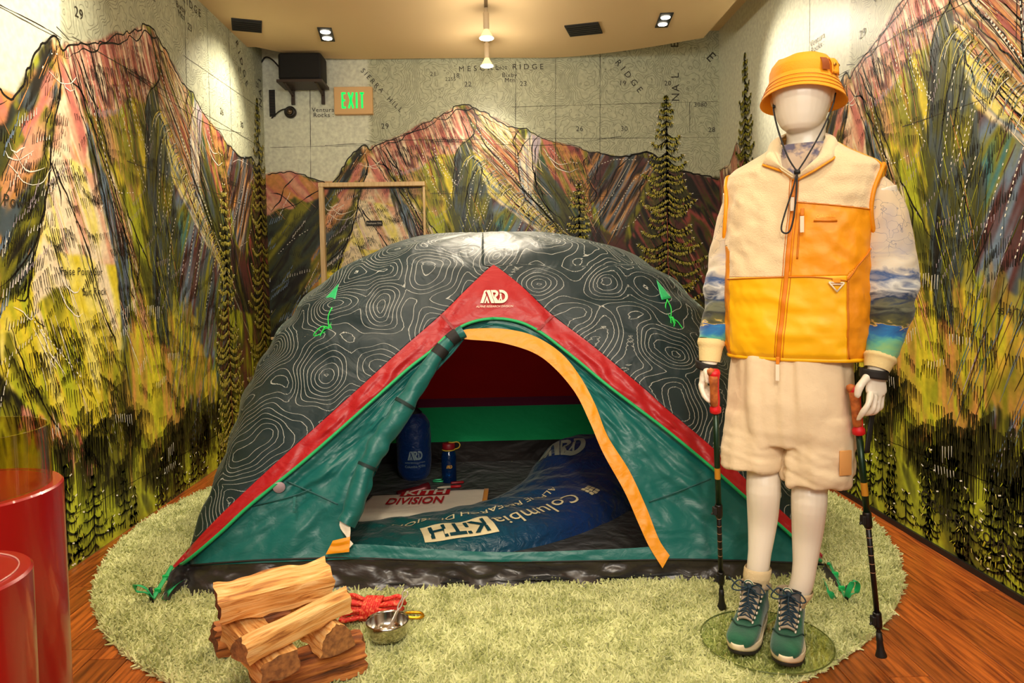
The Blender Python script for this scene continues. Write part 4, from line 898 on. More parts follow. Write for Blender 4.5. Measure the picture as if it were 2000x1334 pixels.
# inner layer of darker cloth above the arch
# seams and toggles on the teal walls
for q in ([(560, 940), (610, 962), (660, 985)], [(1268, 980), (1330, 958), (1388, 935)], [(440, 1000), (560, 972), (608, 955)]):
    mb = MB(); mb.tube(pfs(smoothp(q, 20), -.004), .003, 5); tp(mb.build('wall_seam', TEALD))
P = strip([(573, 970), (571, 998)], [(578, 970), (576, 998)], 6, 3, -.02); tp(grid('pull_tab', P, TEAL))
mb = MB(); q = pf(545, 952, -.01); mb.lathe(q, [(0, -.003), (.022, -.003), (.024, 0), (.022, .003), (0, .003)], 24, (-.2, 1, .2)); tp(mb.build('round_badge', M('badge', (176, 150, 160), .5)))
# sill and tub
P = strip([(640, 1078), (700, 1063), (956, 1078), (1180, 1073), (1300, 1066)], [(640, 1094), (700, 1092), (956, 1098), (1180, 1096), (1300, 1093)], 60, 6, -.004, .01, 85, (14, 2)); tp(grid('door_sill', P, TEAL))
TT = [(322, 1150), (350, 1106), (493, 1095), (608, 1091), (683, 1089), (850, 1095), (1040, 1097), (1340, 1093), (1545, 1099), (1608, 1103), (1648, 1150)]
TBm = [(318, 1171), (360, 1173), (493, 1172), (608, 1170), (683, 1168), (850, 1169), (1040, 1169), (1340, 1167), (1545, 1169), (1610, 1171), (1655, 1171)]
P = strip(TT, TBm, 120, 14, 0.004, .05, 87, (26, 3)); tp(grid('tub_front', P, TUB))
mb = MB(); mb.tube(pfs(smoothp(TT[1:-1], 90), -.002), .004, 5); tp(mb.build('wall_seam', M('seam_black', (18, 14, 14), .6)))

# ---- orange binding of the door
OB = [(1304, 1100), (1294, 1112)]
P = strip([(1308, 1085), (1287, 1053), (1262, 990), (1229, 919), (1187, 852), (1162, 789), (1132, 734), (1094, 688), (1040, 655), (981, 642), (922, 642), (900, 646)],
          [(1294, 1110), (1267, 1066), (1246, 1020), (1220, 961), (1178, 885), (1153, 827), (1124, 768), (1082, 718), (1040, 688), (977, 669), (914, 663), (896, 660)], 110, 8, -.014, .006, 91, (40, 2)); tp(grid('door_binding', P, ORG))
# ---- rolled door flap
RC_ = [(905, 647), (880, 664), (848, 702), (808, 762), (775, 815), (742, 866), (716, 915), (700, 962), (688, 1000), (676, 1022)]
q = pfs(smoothp(RC_, 70), -.03); t = np.linspace(0, 1, 70)
rr = .024 + .016 * np.clip(t * 2.2, 0, 1) - .006 * np.clip(t - .8, 0, 1) * 5 + .0035 * vn(t * 22, t * 0, 93)
TP_ = tube_pts(q, rr, 28)
ang = np.arange(28) * 2 * math.pi / 28
TP_ += (TP_ - q[:, None]) * (.16 * vn(np.add.outer(t * 16, 0 * ang) , np.add.outer(t * 5, ang * 1.1), 94))[..., None]
mb = MB(); mb.gridp(TP_, cv=True); fo = tp(mb.build('rolled_door', TEAL))
mb = MB(); 
for k in (2, 8): mb.tube(q[k:k + 4], rr[k] + .006, 20, False)
tp(mb.build('door_strap', M('strap_black', (20, 20, 20), .7)))
for k, s in ((28, .004), (50, .004)):
    mb = MB(); mb.tube(q[k:k + 2], rr[k] + s, 20, False); tp(mb.build('door_strap', M('strap_dark', (10, 40, 40), .7)))
P = strip([(668, 1003), (664, 1030), (690, 1062)], [(684, 1022), (684, 1045), (676, 1078)], 10, 6, -.05, .01, 5); tp(grid('flap_lining', P, CREAMF))
P = strip([(650, 1056), (636, 1083)], [(684, 1048), (682, 1078)], 8, 6, -.055, .012, 7); tp(grid('flap_edge', P, ORG))
for x in (870, 878):
    P = strip([(x, 668), (x, 695)], [(x + 3, 668), (x + 3, 695)], 4, 2, .02); tp(grid('pull_tab', P, TEAL))

# ---- inner tent: back and side walls, floor
def shell(z0, z1, n, off, name, mat, wave=.0):
    zs = np.linspace(z0, z1, n); P = []
    for i, z in enumerate(zs):
        r = min(z / TH, .9999); s, f, m = float(s_side(r)), float(s_front(r)), float(m_exp(r)); an = np.linspace(math.radians(-50), math.radians(230), 120); cx, sx = np.cos(an), np.sin(an)
        zz_ = z + (wave * vn(an * 3, an * 0, 17) if i == n - 1 else 0)
        P.append(np.stack([(TA - off) * s * np.sign(cx) * np.abs(cx) ** (2 / m), (TB0 - off) * f * np.sign(sx) * np.abs(sx) ** (2 / m), np.full(120, z) + 0 * an + (wave * vn(an * 3, an * 0, 17) if i in (0, n - 1) else 0)], 1))
    return grid(name, P, mat, tent)
shell(.03, .175, 6, .05, 'tub_wall', TUB)
shell(.175, .405, 8, .05, 'inner_wall', ING)
shell(.405, .462, 3, .048, 'inner_wall', INP)
shell(.462, 1.36, 30, .05, 'inner_wall', INR)
P = []
for rr_ in np.linspace(.02, 1, 14):
    an = np.linspace(0, 2 * math.pi, 90, endpoint=False); cx, sx = np.cos(an), np.sin(an); m = 5.0
    P.append(np.stack([(TA - .03) * rr_ * np.sign(cx) * np.abs(cx) ** (2 / m), (TB0 - .03) * rr_ * np.sign(sx) * np.abs(sx) ** (2 / m), .036 + .006 * fbm(cx * rr_ * 4, sx * rr_ * 4, 33, 3)], 1))
g_ = grid('tent_floor', P, fabric('tent_floor_dark', (22, 24, 22), .5, bump=.4), tent, cv=True)

# ---- guy tabs with cord tassels
CORD = M('green_cord', (40, 214, 84), .6)
def tassel(c, drop, spread, seed, w=.05):
    rg = random.Random(seed); c = np.array(c); mb = MB(); e = c + np.array([spread * .3, -.035, -drop])
    for s in (-1, 1):
        mb.tube(smoothp([c, c + (s * .012, -.02, -drop * .45), e], 14), .0028, 5)
    for i in range(7):
        a = rg.uniform(-1, 1); d = np.array([a * w, rg.uniform(-.02, .0), -rg.uniform(.2, 1) * w * .9])
        mb.tube(smoothp([e, e + d * .6 + (0, 0, .018), e + d * 1.3, e + d * 1.1 - (.004, 0, .012), e + d * .3 - (0, .004, .01)], 22), .0026, 5)
    return mb
for (tri, cpt, sd, sp) in (([(661, 554), (622, 596), (651, 600)], (648, 601), 3, -.02), ([(1282, 547), (1312, 582), (1292, 586)], (1303, 585), 5, .02)):
    a, b, c = [pf(*t, -.03) for t in tri]
    n = 8; P = np.array([[a * (1 - i / n) + (b * (1 - j / 5) + c * j / 5) * i / n for j in range(6)] for i in range(n + 1)]); g_ = grid('guy_tab', P, GRN); tp(g_); md = g_.modifiers.new('s', 'SOLIDIFY'); md.thickness = .002
    tp(tassel(pf(cpt[0], cpt[1], -.03), .085, sp, sd).build('guyline', CORD))

# ---- corner straps, pole tips, pegs and loops
WEB = GRN
def ribbon(mb, pts, w, nrm=(0, -1, .3), n=20):
    q = smoothp(pts, n); T = np.gradient(q, axis=0); nv = np.array(nrm, float); sd = np.cross(T, nv); sd /= np.linalg.norm(sd, axis=1)[:, None] + 1e-9
    P = np.stack([q - sd * w / 2, q - sd * w / 6, q + sd * w / 6, q + sd * w / 2], 1); mb.gridp(P)
    return mb
for sx, (cx0, cy0), (gx0, gy0), lp in ((-1, (337, 1110), (298, 1170), [(299, 1168), (285, 1150), (266, 1143), (262, 1150), (268, 1156), (285, 1158), (297, 1166)]), (1, (1620, 1104), (1652, 1168), [(1654, 1166), (1658, 1152), (1668, 1134), (1676, 1140), (1672, 1156), (1660, 1160), (1654, 1166)])):
    c = pf(cx0, cy0, -.03); gnd = PZ(gx0, gy0, .03); gnd2 = gnd + (sx * -.035, .01, -.01)
    d = gnd - c
    mb = MB(); ribbon(mb, [c + (0, 0, .01), c + d * .5 + (0, -.012, .0), gnd], .016); o = tp(mb.build('corner_strap', WEB)); o.modifiers.new('s', 'SOLIDIFY').thickness = .002
    mb = MB(); ribbon(mb, [c + (sx * -.03, 0, -.05), gnd2 + (sx * -.02, .0, .035), gnd2], .02); o = tp(mb.build('corner_strap', WEB)); o.modifiers.new('s', 'SOLIDIFY').thickness = .002
    BG_ = M('buckle_green', (20, 190, 100), .35)
    for kk, s_ in ((.28, 1.0), (.7, .85)): mb = MB(); mb.box(c + d * kk + (0, -.008, 0), (.026 * s_, .012, .02 * s_)); tp(mb.build('buckle', BG_, bevel=.002))
    mb = MB(); mb.tube([c + (sx * -.012, .01, .0), gnd + (sx * -.012, .012, -.03)], .0045, 8); tp(mb.build('pole_tip', M('pole_alloy', (150, 130, 110), .25, 1.0)))
    mb = MB(); mb.tube([gnd + (sx * .004, -.004, .045), gnd + (0, -.004, -.02)], .007, 6); tp(mb.build('tent_peg', M('peg_black', (18, 16, 14), .5)))
    lz_ = [PZ(x, y, .035 + .0) for x, y in lp]; Yg = gnd[1]
    lz_ = [PY(x, y, Yg - .01 - .01 * math.sin(i)) for i, (x, y) in enumerate(lp)]
    mb = MB(); ribbon(mb, lz_, .018, (.5, .2, .8), 30); o = tp(mb.build('peg_loop', WEB)); o.modifiers.new('s', 'SOLIDIFY').thickness = .002

# ---- printed logos
def arcband(cx, cy, r0_, r1_, a0, a1, n=14, sy=1.0):
    A = np.radians(np.linspace(a0, a1, n)); V = [(cx + r0_ * math.cos(a), cy + r0_ * sy * math.sin(a)) for a in A] + [(cx + r1_ * math.cos(a), cy + r1_ * sy * math.sin(a)) for a in A]
    return V, [(i, i + 1, n + i + 1, n + i) for i in range(n - 1)]
def ard_logo():
    """monogram A R D in a box 0..2 by 0..1"""
    V, Fs = [], []
    def poly(p): b = len(V); V.extend(p); Fs.append(tuple(range(b, b + len(p))))
    def quads(q): b = len(V); V.extend(q[0]); Fs.extend([tuple(i + b for i in f) for f in q[1]])
    poly([(0, 0), (.22, 0), (.42, .62), (.36, .8), (.5, .98), (.38, .98), (.28, .9)]); poly([(.29, 0), (.4, .3), (.47, .55), (.53, .4), (.66, 0), (.54, 0), (.46, .26), (.4, 0)])
    poly([(.53, .98), (.7, .98), (1.02, 0), (.8, 0), (.52, .76), (.45, .86)])
    poly([(.76, .98), (1.05, .98), (1.05, .8), (.9, .8), (1.0, .45), (1.12, .3), (1.24, .0), (1.06, 0), (.84, .62)])
    quads(arcband(1.04, .72, .085, .265, -95, 90)); poly([(1.0, .47), (1.1, .5), (1.3, .18), (1.2, .12)])
    quads(arcband(1.5, .5, .3, .5, -100, 92, 20)); poly([(1.14, .0), (1.52, 0), (1.52, .2), (1.28, .22)]); poly([(1.36, 1.0), (1.52, 1.0), (1.52, .8), (1.42, .78)])
    quads(arcband(1.47, .66, 0.0, .075, 0, 360, 10)); poly([(1.42, .6), (1.53, .58), (1.56, .4), (1.6, .2), (1.52, .2), (1.48, .36), (1.4, .22), (1.34, .24), (1.42, .42)])
    return np.array(V), Fs
def decal(name, V, Fs, fn, mat, parent=None):
    V3 = np.array([fn(*v) for v in V]); o = mesh(name, V3, Fs, mat, None, False)
    if parent is tent: tp(o)
    elif parent is not None: o.parent = parent
    return o
PRT = M('white_print', (236, 226, 206), .5)
lv, lf = ard_logo()
decal('printed_logo', lv, lf, lambda x, y: pf(938 + x / 2 * 54, 592 - y * 26, -.042), PRT, tent)
tv, tf = text2d('ALPINE RESEARCH DIVISION', 1, 'CENTER', .25)
w_ = tv[:, 0].max() - tv[:, 0].min(); decal('printed_text', tv, tf, lambda x, y: pf(966 + x / w_ * 73, 598.5 - y / w_ * 73 - x / w_ * 1, -.042), PRT, tent)

# ================================================================== things in the tent
def curve_on(sp, wd, ht):
    pass
# ---- sleeping bag
spine = [PZ(640, 1072, .05), PZ(800, 1060, .05), PZ(975, 1030, .05), PZ(1090, 985, .06), PZ(1145, 945, .06), PZ(1150, 912, .06)]
spine = [np.array([s[0], s[1]]) for s in spine]
SPN = smoothp(spine, 100); ST = np.gradient(SPN, axis=0); ST /= np.linalg.norm(ST, axis=1)[:, None]; SNR = np.stack([-ST[:, 1], ST[:, 0]], 1)
def bagp(s, t, lift=0.0):
    """s 0 foot .. 1 head, t -1 near side .. 1 far side"""
    k = np.clip(s, 0, 1) * 99; i = min(int(k), 98); f = k - i; c = SPN[i] * (1 - f) + SPN[i + 1] * f; n = SNR[i] * (1 - f) + SNR[i + 1] * f
    wd = np.interp(s, [0, .06, .3, .6, .8, .93, 1], [.12, .2, .25, .30, .33, .27, .08]); h = np.interp(s, [0, .1, .5, .72, .86, .96, 1], [.06, .10, .11, .16, .27, .24, .08])
    z = .036 + h * max(1 - abs(t) ** 2.6, 0) ** .55 + .007 * math.sin(s * 70 + 4 * math.sin(t * 2)) * (1 - abs(t)) + .012 * float(fbm(s * 9, t * 3, 44, 3)) * (1 - t * t)
    return np.array([c[0] + n[0] * wd * t, c[1] + n[1] * wd * t, z + lift])
P = np.array([[bagp(s, t) for t in np.linspace(-1, 1, 40)] for s in np.linspace(0, 1, 150)])
bgm = fabric('bag_blue', (8, 50, 84), .32, bump=.5, bs=20); nt = bgm.node_tree; bb = nt.nodes['Principled BSDF']
tcx = N(nt, 'ShaderNodeTexCoord'); sx_ = N(nt, 'ShaderNodeSeparateXYZ'); nt.links.new(tcx.outputs['Object'], sx_.inputs[0]); cr = N(nt, 'ShaderNodeValToRGB'); cr.color_ramp.elements[0].color = L4((10, 82, 80)); cr.color_ramp.elements[1].color = L4((12, 44, 96)); cr.color_ramp.elements[0].position = .2; cr.color_ramp.elements[1].position = .8
mr = N(nt, 'ShaderNodeMapRange', inp={'From Min': -.6, 'From Max': .6}); nt.links.new(sx_.outputs[0], mr.inputs['Value']); nt.links.new(mr.outputs[0], cr.inputs[0]); nt.links.new(cr.outputs[0], bb.inputs['Base Color'])
bag = grid('sleeping_bag', P, bgm); tag(bag, 'blue-green sleeping bag spread diagonally on the tent floor', 'sleeping bag')
BP = M('cream_print', (226, 212, 168), .55)
def bagtext(s_, sc, tt, s0, s1, t0, flip=True, name='printed_text', shear=0):
    V, Fs = text2d(s_, 1, 'CENTER', shear); w = V[:, 0].max() - V[:, 0].min(); V = V / w
    # reading direction runs from head to foot, upside down for the viewer
    fn = (lambda x, y: bagp((s0 + s1) / 2 - x * (s1 - s0), t0 - y * sc, .006))
    return decal(name, V, Fs, fn, BP, bag)
bagtext('Columbia', 1.5, 0, .35, .57, -.52); bagtext('ALPINE RESEARCH DIVISION', 2.2, 0, .14, .58, -.10, shear=.2)
V, Fs = text2d('KITH', 1, 'CENTER', 0, .02); w = V[:, 0].max() - V[:, 0].min()
hh = .5; n = 40
bx = [(x, y) for x in np.linspace(-.62, .62, n) for y in np.linspace(-.26, .26, 20)]
decal('print_box', bx, [tuple(f) for f in gfaces(n, 20)], lambda x, y: bagp(.27 - x * .12, -.56 - y * .9, .006), BP, bag)
decal('printed_text', V / w, Fs, lambda x, y: bagp(.27 - x * .12, -.56 - y * 1.05, .011), M('bag_ink', (8, 60, 70), .5), bag)
for (x, y) in [(i, j) for i in range(3) for j in range(3)]:
    pass
dv2 = []; df2 = []
for i in range(3):
    for j in range(3):
        b0 = len(dv2); x0 = i * .34 + (j % 2) * .03; y0 = j * .34 + (i % 2) * .06; dv2 += [(x0, y0), (x0 + .28, y0), (x0 + .28, y0 + .28), (x0, y0 + .28)]; df2.append((b0, b0 + 1, b0 + 2, b0 + 3))
decal('printed_mark', dv2, df2, lambda x, y: bagp(.635 - x * .035, -.58 - y * .22 + .1, .006), BP, bag)
# monogram on the hood, upright for the viewer
hc = bagp(.80, .25); 
def hood(x, y):
    return bagp(.77 + y * .08, .78 - x / 2 * .78, .008)
decal('printed_logo', lv, lf, hood, M('grey_print', (150, 156, 140), .6), bag)
# ---- stuff sack
def sackp(a, z, lift=0):
    r = np.interp(z, [0, .02, .06, .2, .27, .30, .315, .33], [.07, .088, .096, .098, .092, .07, .05, .03]) + .0025 * float(fbm(a * 2, z * 20, 51, 2)) + lift
    return np.array([r * math.sin(a), -r * math.cos(a), z])
sk = grid('stuff_sack', [[sackp(a, z) for a in np.linspace(-math.pi, math.pi, 49)[:-1]] for z in np.r_[0, .001, .02, .06, .1, .15, .2, .24, .27, .29, .30, .31, .32, .33]], fabric('sack_blue', (14, 60, 130), .4, bump=.35, bs=30), cv=True)
tag(sk, 'blue drawstring stuff sack with white lettering standing in the tent', 'bag'); p = PZ(807, 940, .036); sk.location = (p[0], p[1] + .08, .036); sk.rotation_euler = (0, 0, -.12); sk.scale = (1.03, 1.03, 1.2)
mb = MB(); mb.lathe((0, 0, .325), [(.045, -.02), (.05, -.005), (.034, .008), (.02, .02), (.026, .03), (0, .032)], 20); mb.build('drawstring_neck', M('black_nylon', (16, 18, 26), .6), sk)
def sackfn(x, y): return sackp(x / .098 + .28, y, .0025)
decal('printed_logo', lv, lf, lambda x, y: sackfn((x - 1) * .042, .105 + y * .052 / 1.2), M('sack_print', (170, 196, 206), .5), sk)
for s_, yy, ww in (('ALPINE RESEARCH DIVISION', .092, .115), ('Columbia KITH', .073, .115)):
    V, Fs = text2d(s_, 1); w = V[:, 0].max() - V[:, 0].min(); decal('printed_text', V / w * ww, Fs, lambda x, y, yy=yy: sackfn(x, yy + y * .9), M('sack_print', (170, 196, 206), .5), sk)
# ---- water bottle
p = PZ(877, 944, .036); bt = empty('water_bottle', (p[0], p[1] + .03, .036)); tag(bt, 'blue translucent water bottle with dark red lid and yellow tether', 'bottle'); bt.scale = (1.05, 1.05, 1.12)
mb = MB(); mb.lathe((0, 0, 0), [(0, 0), (.036, 0), (.040, .006), (.040, .13), (.036, .15), (.030, .158), (.030, .17)], 28, caps=False); m_ = M('blue_plastic', (14, 60, 120), .12, trans=.6); mb.build('bottle_body', m_, bt)
mb = MB(); mb.lathe((0, 0, .17), [(0, 0), (.034, 0), (.035, .004), (.035, .026), (.032, .03), (0, .03)], 24); mb.build('lid', M('lid_red', (132, 18, 30), .45), bt)
mb = MB(); mb.tube([(.034 * math.cos(a), .034 * math.sin(a), .166) for a in np.linspace(0, 2 * math.pi, 30)], .003, 6); mb.tube(smoothp([(.03, -.01, .168), (.055, -.02, .178), (.062, -.02, .195), (.048, -.01, .205), (.02, -.01, .203), (0, 0, .203)], 24), .003, 6); mb.build('tether', M('tether_yellow', (208, 176, 60), .5), bt)
decal('printed_logo', lv, lf, lambda x, y: ((.0412) * math.sin((x - 1) * .016 / .04 + .1), -.0412 * math.cos((x - 1) * .016 / .04 + .1), .078 + y * .016), M('bottle_print', (214, 160, 60), .5), bt)
# ---- folded blanket
c4 = [PZ(690, 1016, .05), PZ(944, 1014, .05), PZ(952, 958, .05), PZ(730, 972, .05)]
mb = MB(); c4 = np.array(c4)
def blk(u, v, z): q = (c4[0] * (1 - u) + c4[1] * u) * (1 - v) + (c4[3] * (1 - u) + c4[2] * u) * v; return np.array([q[0], q[1], z])
P = [[blk(u, v, .040 + .03 * min(1, 12 * min(v, 1 - v) + .15) + .004 * float(fbm(u * 6, v * 3, 61, 2))) for u in np.linspace(0, 1, 50)] for v in np.linspace(0, 1, 16)]
bl = empty('folded_blanket', tuple(blk(.5, .5, .036))); tag(bl, 'cream folded blanket with red lettering and orange edge on the tent floor', 'blanket')
off = -Vector(blk(.5, .5, .036))
def bch(o): o.parent = bl; o.matrix_parent_inverse = Matrix.Translation(off); return o
g_ = bch(grid('blanket_cloth', P, CREAMF, flip=True)); md = g_.modifiers.new('s', 'SOLIDIFY'); md.thickness = .012; md.offset = -1
P = [[blk(u, v, .044 + .03 * min(1, 12 * min(v, 1 - v) + .15)) for u in np.linspace(.975, 1.015, 4)] for v in np.linspace(0, 1, 12)]; g_ = bch(grid('orange_edge', P, ORG, flip=True)); md = g_.modifiers.new('s', 'SOLIDIFY'); md.thickness = .014; md.offset = -1
RP = M('red_print', (190, 22, 30), .5)
V, Fs = text2d('DIVISION', 1, 'CENTER', 0, .02); w = V[:, 0].max() - V[:, 0].min(); bch(decal('printed_text', V / w, Fs, lambda x, y: blk(.42 + x * .46, .50 + y * 1.5, .080), RP))
V, Fs = text2d('KITH', 1, 'CENTER', 0, .02); w = V[:, 0].max() - V[:, 0].min()
bx = [(x, y) for x in np.linspace(-.6, .6, 8) for y in np.linspace(-.22, .22, 4)]
bch(decal('print_box', bx, [tuple(f) for f in gfaces(8, 4)], lambda x, y: blk(.47 + x * .35, .82 + y * .42, .0795), RP)); bch(decal('printed_text', V / w, Fs, lambda x, y: blk(.47 + x * .35, .82 + y * .6, .082), CREAMF))
# ---- small gear
p = PZ(810, 966, .06); fl_ = MB(); fl_.lathe((0, 0, 0), [(0, -.09), (.018, -.09), (.022, -.085), (.022, .03), (.028, .05), (.030, .085), (.026, .088), (0, .088)], 22, (1, .35, .12))
o = fl_.build('flashlight', M('maroon_metal', (100, 24, 34), .35, .3)); o.location = (p[0] - .01, p[1] + .04, .066); tag(o, 'dark red cylindrical torch lying against the blue stuff sack', 'flashlight')
mb = MB(); mb.box((.03, -.012, -.02), (.06, .01, .02)); mb.build('clip', M('clip_black', (20, 18, 18), .5), o)
p = PZ(856, 941, .04); mb = MB(); mb.tube(smoothp([(-.03, 0, 0), (-.02, .018, 0), (.02, .022, 0), (.034, 0, 0), (.02, -.016, 0), (-.02, -.014, 0), (-.03, 0, 0)], 40), .005, 8); o = mb.build('carabiner', M('mint_metal', (60, 190, 130), .35, .5)); o.location = (p[0], p[1], .046); tag(o, 'mint green carabiner lying beside the blue bottle', 'carabiner')
p = PZ(880, 953, .04); mb = MB(); mb.lathe((0, 0, 0), [(0, -.075), (.004, -.07), (.007, -.05), (.007, .0)], 12, (1, .18, 0)); pn = mb.build('marker_pen', M('pen_white', (200, 190, 170), .4)); pn.location = (p[0], p[1], .046); tag(pn, 'red and white pen lying behind the cream blanket', 'pen')
mb = MB(); mb.lathe((0, 0, 0), [(.0078, 0), (.0078, .05), (.006, .058), (0, .06)], 12, (1, .18, 0)); mb.build('pen_cap', RP, pn)
p = PZ(893, 946, .04); mb = MB(); mb.box((0, 0, 0), (.075, .022, .012), Matrix.Rotation(.2, 3, 'Z')); o = mb.build('pocket_knife', M('knife_red', (150, 26, 34), .35), None, True, .005); o.location = (p[0], p[1] + .01, .048); tag(o, 'small red pocket knife lying in front of the blue bottle', 'knife')

# ================================================================== firewood
def woodmat(name, c1, c2, c3):
    m, nt, b = new_mat(name); b.inputs['Roughness'].default_value = .7
    tc = N(nt, 'ShaderNodeTexCoord'); mp = N(nt, 'ShaderNodeMapping'); mp.inputs['Scale'].default_value = (2.2, 26, 26); nt.links.new(tc.outputs['Object'], mp.inputs[0])
    no = N(nt, 'ShaderNodeTexNoise', inp={'Scale': 3, 'Detail': 7, 'Distortion': .6}); nt.links.new(mp.outputs[0], no.inputs['Vector']); cr = N(nt, 'ShaderNodeValToRGB'); e = cr.color_ramp.elements; e[0].position = .3; e[0].color = L4(c3); e[1].position = .68; e[1].color = L4(c1); k = e.new(.46); k.color = L4(c2)
    nt.links.new(no.outputs['Fac'], cr.inputs[0]); nt.links.new(cr.outputs[0], b.inputs['Base Color']); bp = N(nt, 'ShaderNodeBump', inp={'Strength': .8, 'Distance': .008}); nt.links.new(no.outputs['Fac'], bp.inputs['Height']); nt.links.new(bp.outputs[0], b.inputs['Normal'])
    return m
W1 = woodmat('split_wood', (246, 206, 140), (226, 164, 88), (150, 84, 36)); W2 = woodmat('bark_wood', (206, 130, 60), (150, 82, 34), (80, 42, 20)); WE = M('end_grain', (178, 122, 66), .85, col2=(128, 84, 48), nscale=60, bump=.6, bscale=90)
WE2 = M('end_grain_red', (150, 78, 44), .85, col2=(104, 52, 30), nscale=60, bump=.6, bscale=90)
def log(a, b, sec, mat, end, label, roll=0, seed=0, tw=.1):
    a, b = Vector(a), Vector(b); L = (b - a).length; sec = np.array(sec, float); k = len(sec)
    ring = []
    for i in range(k):   # subdivide the outline
        for t in np.linspace(0, 1, 4, endpoint=False): ring.append(sec[i] * (1 - t) + sec[(i + 1) % k] * t)
    ring = np.array(ring); n = len(ring); S = 40; mb = MB(); P = []
    for i in range(S):
        t = i / (S - 1); an = roll + tw * t; c, s = math.cos(an), math.sin(an); sc = 1 + .07 * float(vn(t * 5, seed, 8)); e = []
        for j, q in enumerate(ring):
            d = 1 + .09 * float(vn(j * 1.3 + seed * 7, t * 2.5, 9)) + .05 * float(vn(j * 2.9 + seed * 3, t * 9, 10))
            y, z = q * sc * d; xx = -L / 2 + L * t + (.008 * float(vn(j * 1.1, seed + 3, 12)) if i in (0, S - 1) else 0)
            e.append((xx, y * c - z * s, y * s + z * c))
        P.append(e)
    mb.gridp(np.array(P), cv=True); mb.cur = 1; mb.f.append(tuple(range(n))[::-1]); mb.mi.append(1); mb.f.append(tuple((S - 1) * n + j for j in range(n))); mb.mi.append(1)
    o = mb.build('firewood_log', [mat, end], None, True, auto=38); o.location = (a + b) / 2; o.rotation_euler = (b - a).to_track_quat('X', 'Z').to_euler(); tag(o, label, 'log', 'split firewood stacked on the rug')
    return o
tri = lambda w, h: [(-w, -h * .8), (w, -h), (w * .9, h * .1), (w * .1, h), (-w * .8, h * .55)]
quad = lambda w, h: [(-w, -h), (w, -h * .9), (w * .92, h), (-w * .95, h * .92)]
half = lambda w, h: [(-w, -h * .8), (w, -h * .8), (w * .85, h * .1), (w * .45, h * .75), (0, h), (-w * .5, h * .7), (-w * .9, 0)]
def pz(x, y, z): return PZ(x, y, z)
log(pz(500, 1326, .075), pz(702, 1262, .075), half(.060, .052), W2, WE, 'dark barked log lying in front at the foot of the firewood stack', 0, 1)
log(pz(418, 1245, .08), pz(640, 1186, .075), half(.052, .050), W2, WE2, 'reddish barked log lying at the back left foot of the firewood stack', .2, 2)
log(pz(468, 1216, .165), pz(548, 1304, .165), quad(.05, .03), W1, WE, 'flat pale split log laid across the left of the stack', 0, 3, .02)
log(pz(592, 1196, .165), pz(660, 1250, .165), half(.050, .042), W1, WE, 'rounded log with grey cut end laid across the right of the stack', 0, 4, .02)
log(pz(424, 1182, .255), pz(643, 1125, .270), quad(.046, .040), W1, WE2, 'thick pale split log on top at the back of the stack', .25, 5)
log(pz(468, 1270, .235), pz(672, 1168, .245), tri(.038, .034), W1, WE, 'slim pale split log on top at the front of the stack', .1, 6)

# ================================================================== rope, bowl, spork, carabiner
p = PZ(728, 1196, .05); rp = empty('rope_bundle', (p[0], p[1], .03), -.12); tag(rp, 'red climbing rope bundled with wrapped middle behind the steel bowl', 'rope')
RM = M('red_rope', (214, 36, 30), .55, col2=(244, 120, 80), nscale=120, contrast=(.5, .62), bump=.5, bscale=260)
mb = MB()
for i in range(15):
    a = i * 2.399; r_ = .0098 * math.sqrt(i); oy, oz = r_ * math.cos(a) * 1.1, .032 + r_ * math.sin(a) * .85; sp = 1.0 + .07 * R.random(); q = []
    for x in np.linspace(-1, 1, 13):
        k = 1 + 1.0 * (abs(x) ** 1.3 if abs(x) < .8 else .8 * (1 - (abs(x) - .8) * 2)); q.append((x * .098 * sp, oy * k, .034 + (oz - .032) * k * .8 + .002 * R.uniform(-1, 1)))
    mb.tube(smoothp(q, 30), .0072, 7)
mb.build('rope_strands', RM, rp)
mb = MB()
for i in range(8):
    x0 = -.030 + i * .0075; mb.tube([(x0 + .010 * math.sin(a), .040 * math.cos(a), .034 + .037 * math.sin(a)) for a in np.linspace(0, 2 * math.pi, 26)], .0052, 7)
mb.build('rope_wrap', RM, rp)
p = PZ(757, 1236, .05); bw = empty('steel_bowl', (p[0], p[1], .036)); tag(bw, 'small shiny steel camping bowl on the rug beside the firewood', 'bowl')
mb = MB(); mb.lathe((0, 0, 0), [(0, 0), (.045, .0), (.056, .006), (.065, .02), (.068, .05), (.0685, .058), (.0672, .058), (.066, .05), (.063, .022), (.054, .009), (.044, .003), (0, .003)], 48, caps=False); mb.build('bowl_body', M('polished_steel', (198, 192, 182), .14, 1.0), bw)
sp_ = empty('spork', (p[0], p[1], .042)); tag(sp_, 'pale metal spork with openwork handle resting in the steel bowl', 'spork')
mb = MB(); a = np.array([.0, .012, .006]); b = np.array([.058, .045, .125])
d = (b - a); s = np.cross(d, (0, -1, .4)); s /= np.linalg.norm(s)
mb.tube([a, a + d * .5], [.009, .006], 8, sq=.4)
for sg in (-1, 1): mb.tube(smoothp([a + d * .5, a + d * .62 + s * .005 * sg, a + d * .8 + s * .003 * sg, a + d * .92 + s * .009 * sg, b + s * .003 * sg], 20), .0028, 6)
mb.build('handle', M('pale_titanium', (226, 214, 204), .35, .8), sp_)
mb = MB(); mb.lathe(a - (.012, 0, .0), [(0, -.002), (.012, 0), (.017, .003), (.018, .004)], 16, (0, 0, 1), False); mb.build('spoon_end', M('pale_titanium', (226, 214, 204), .35, .8), sp_)
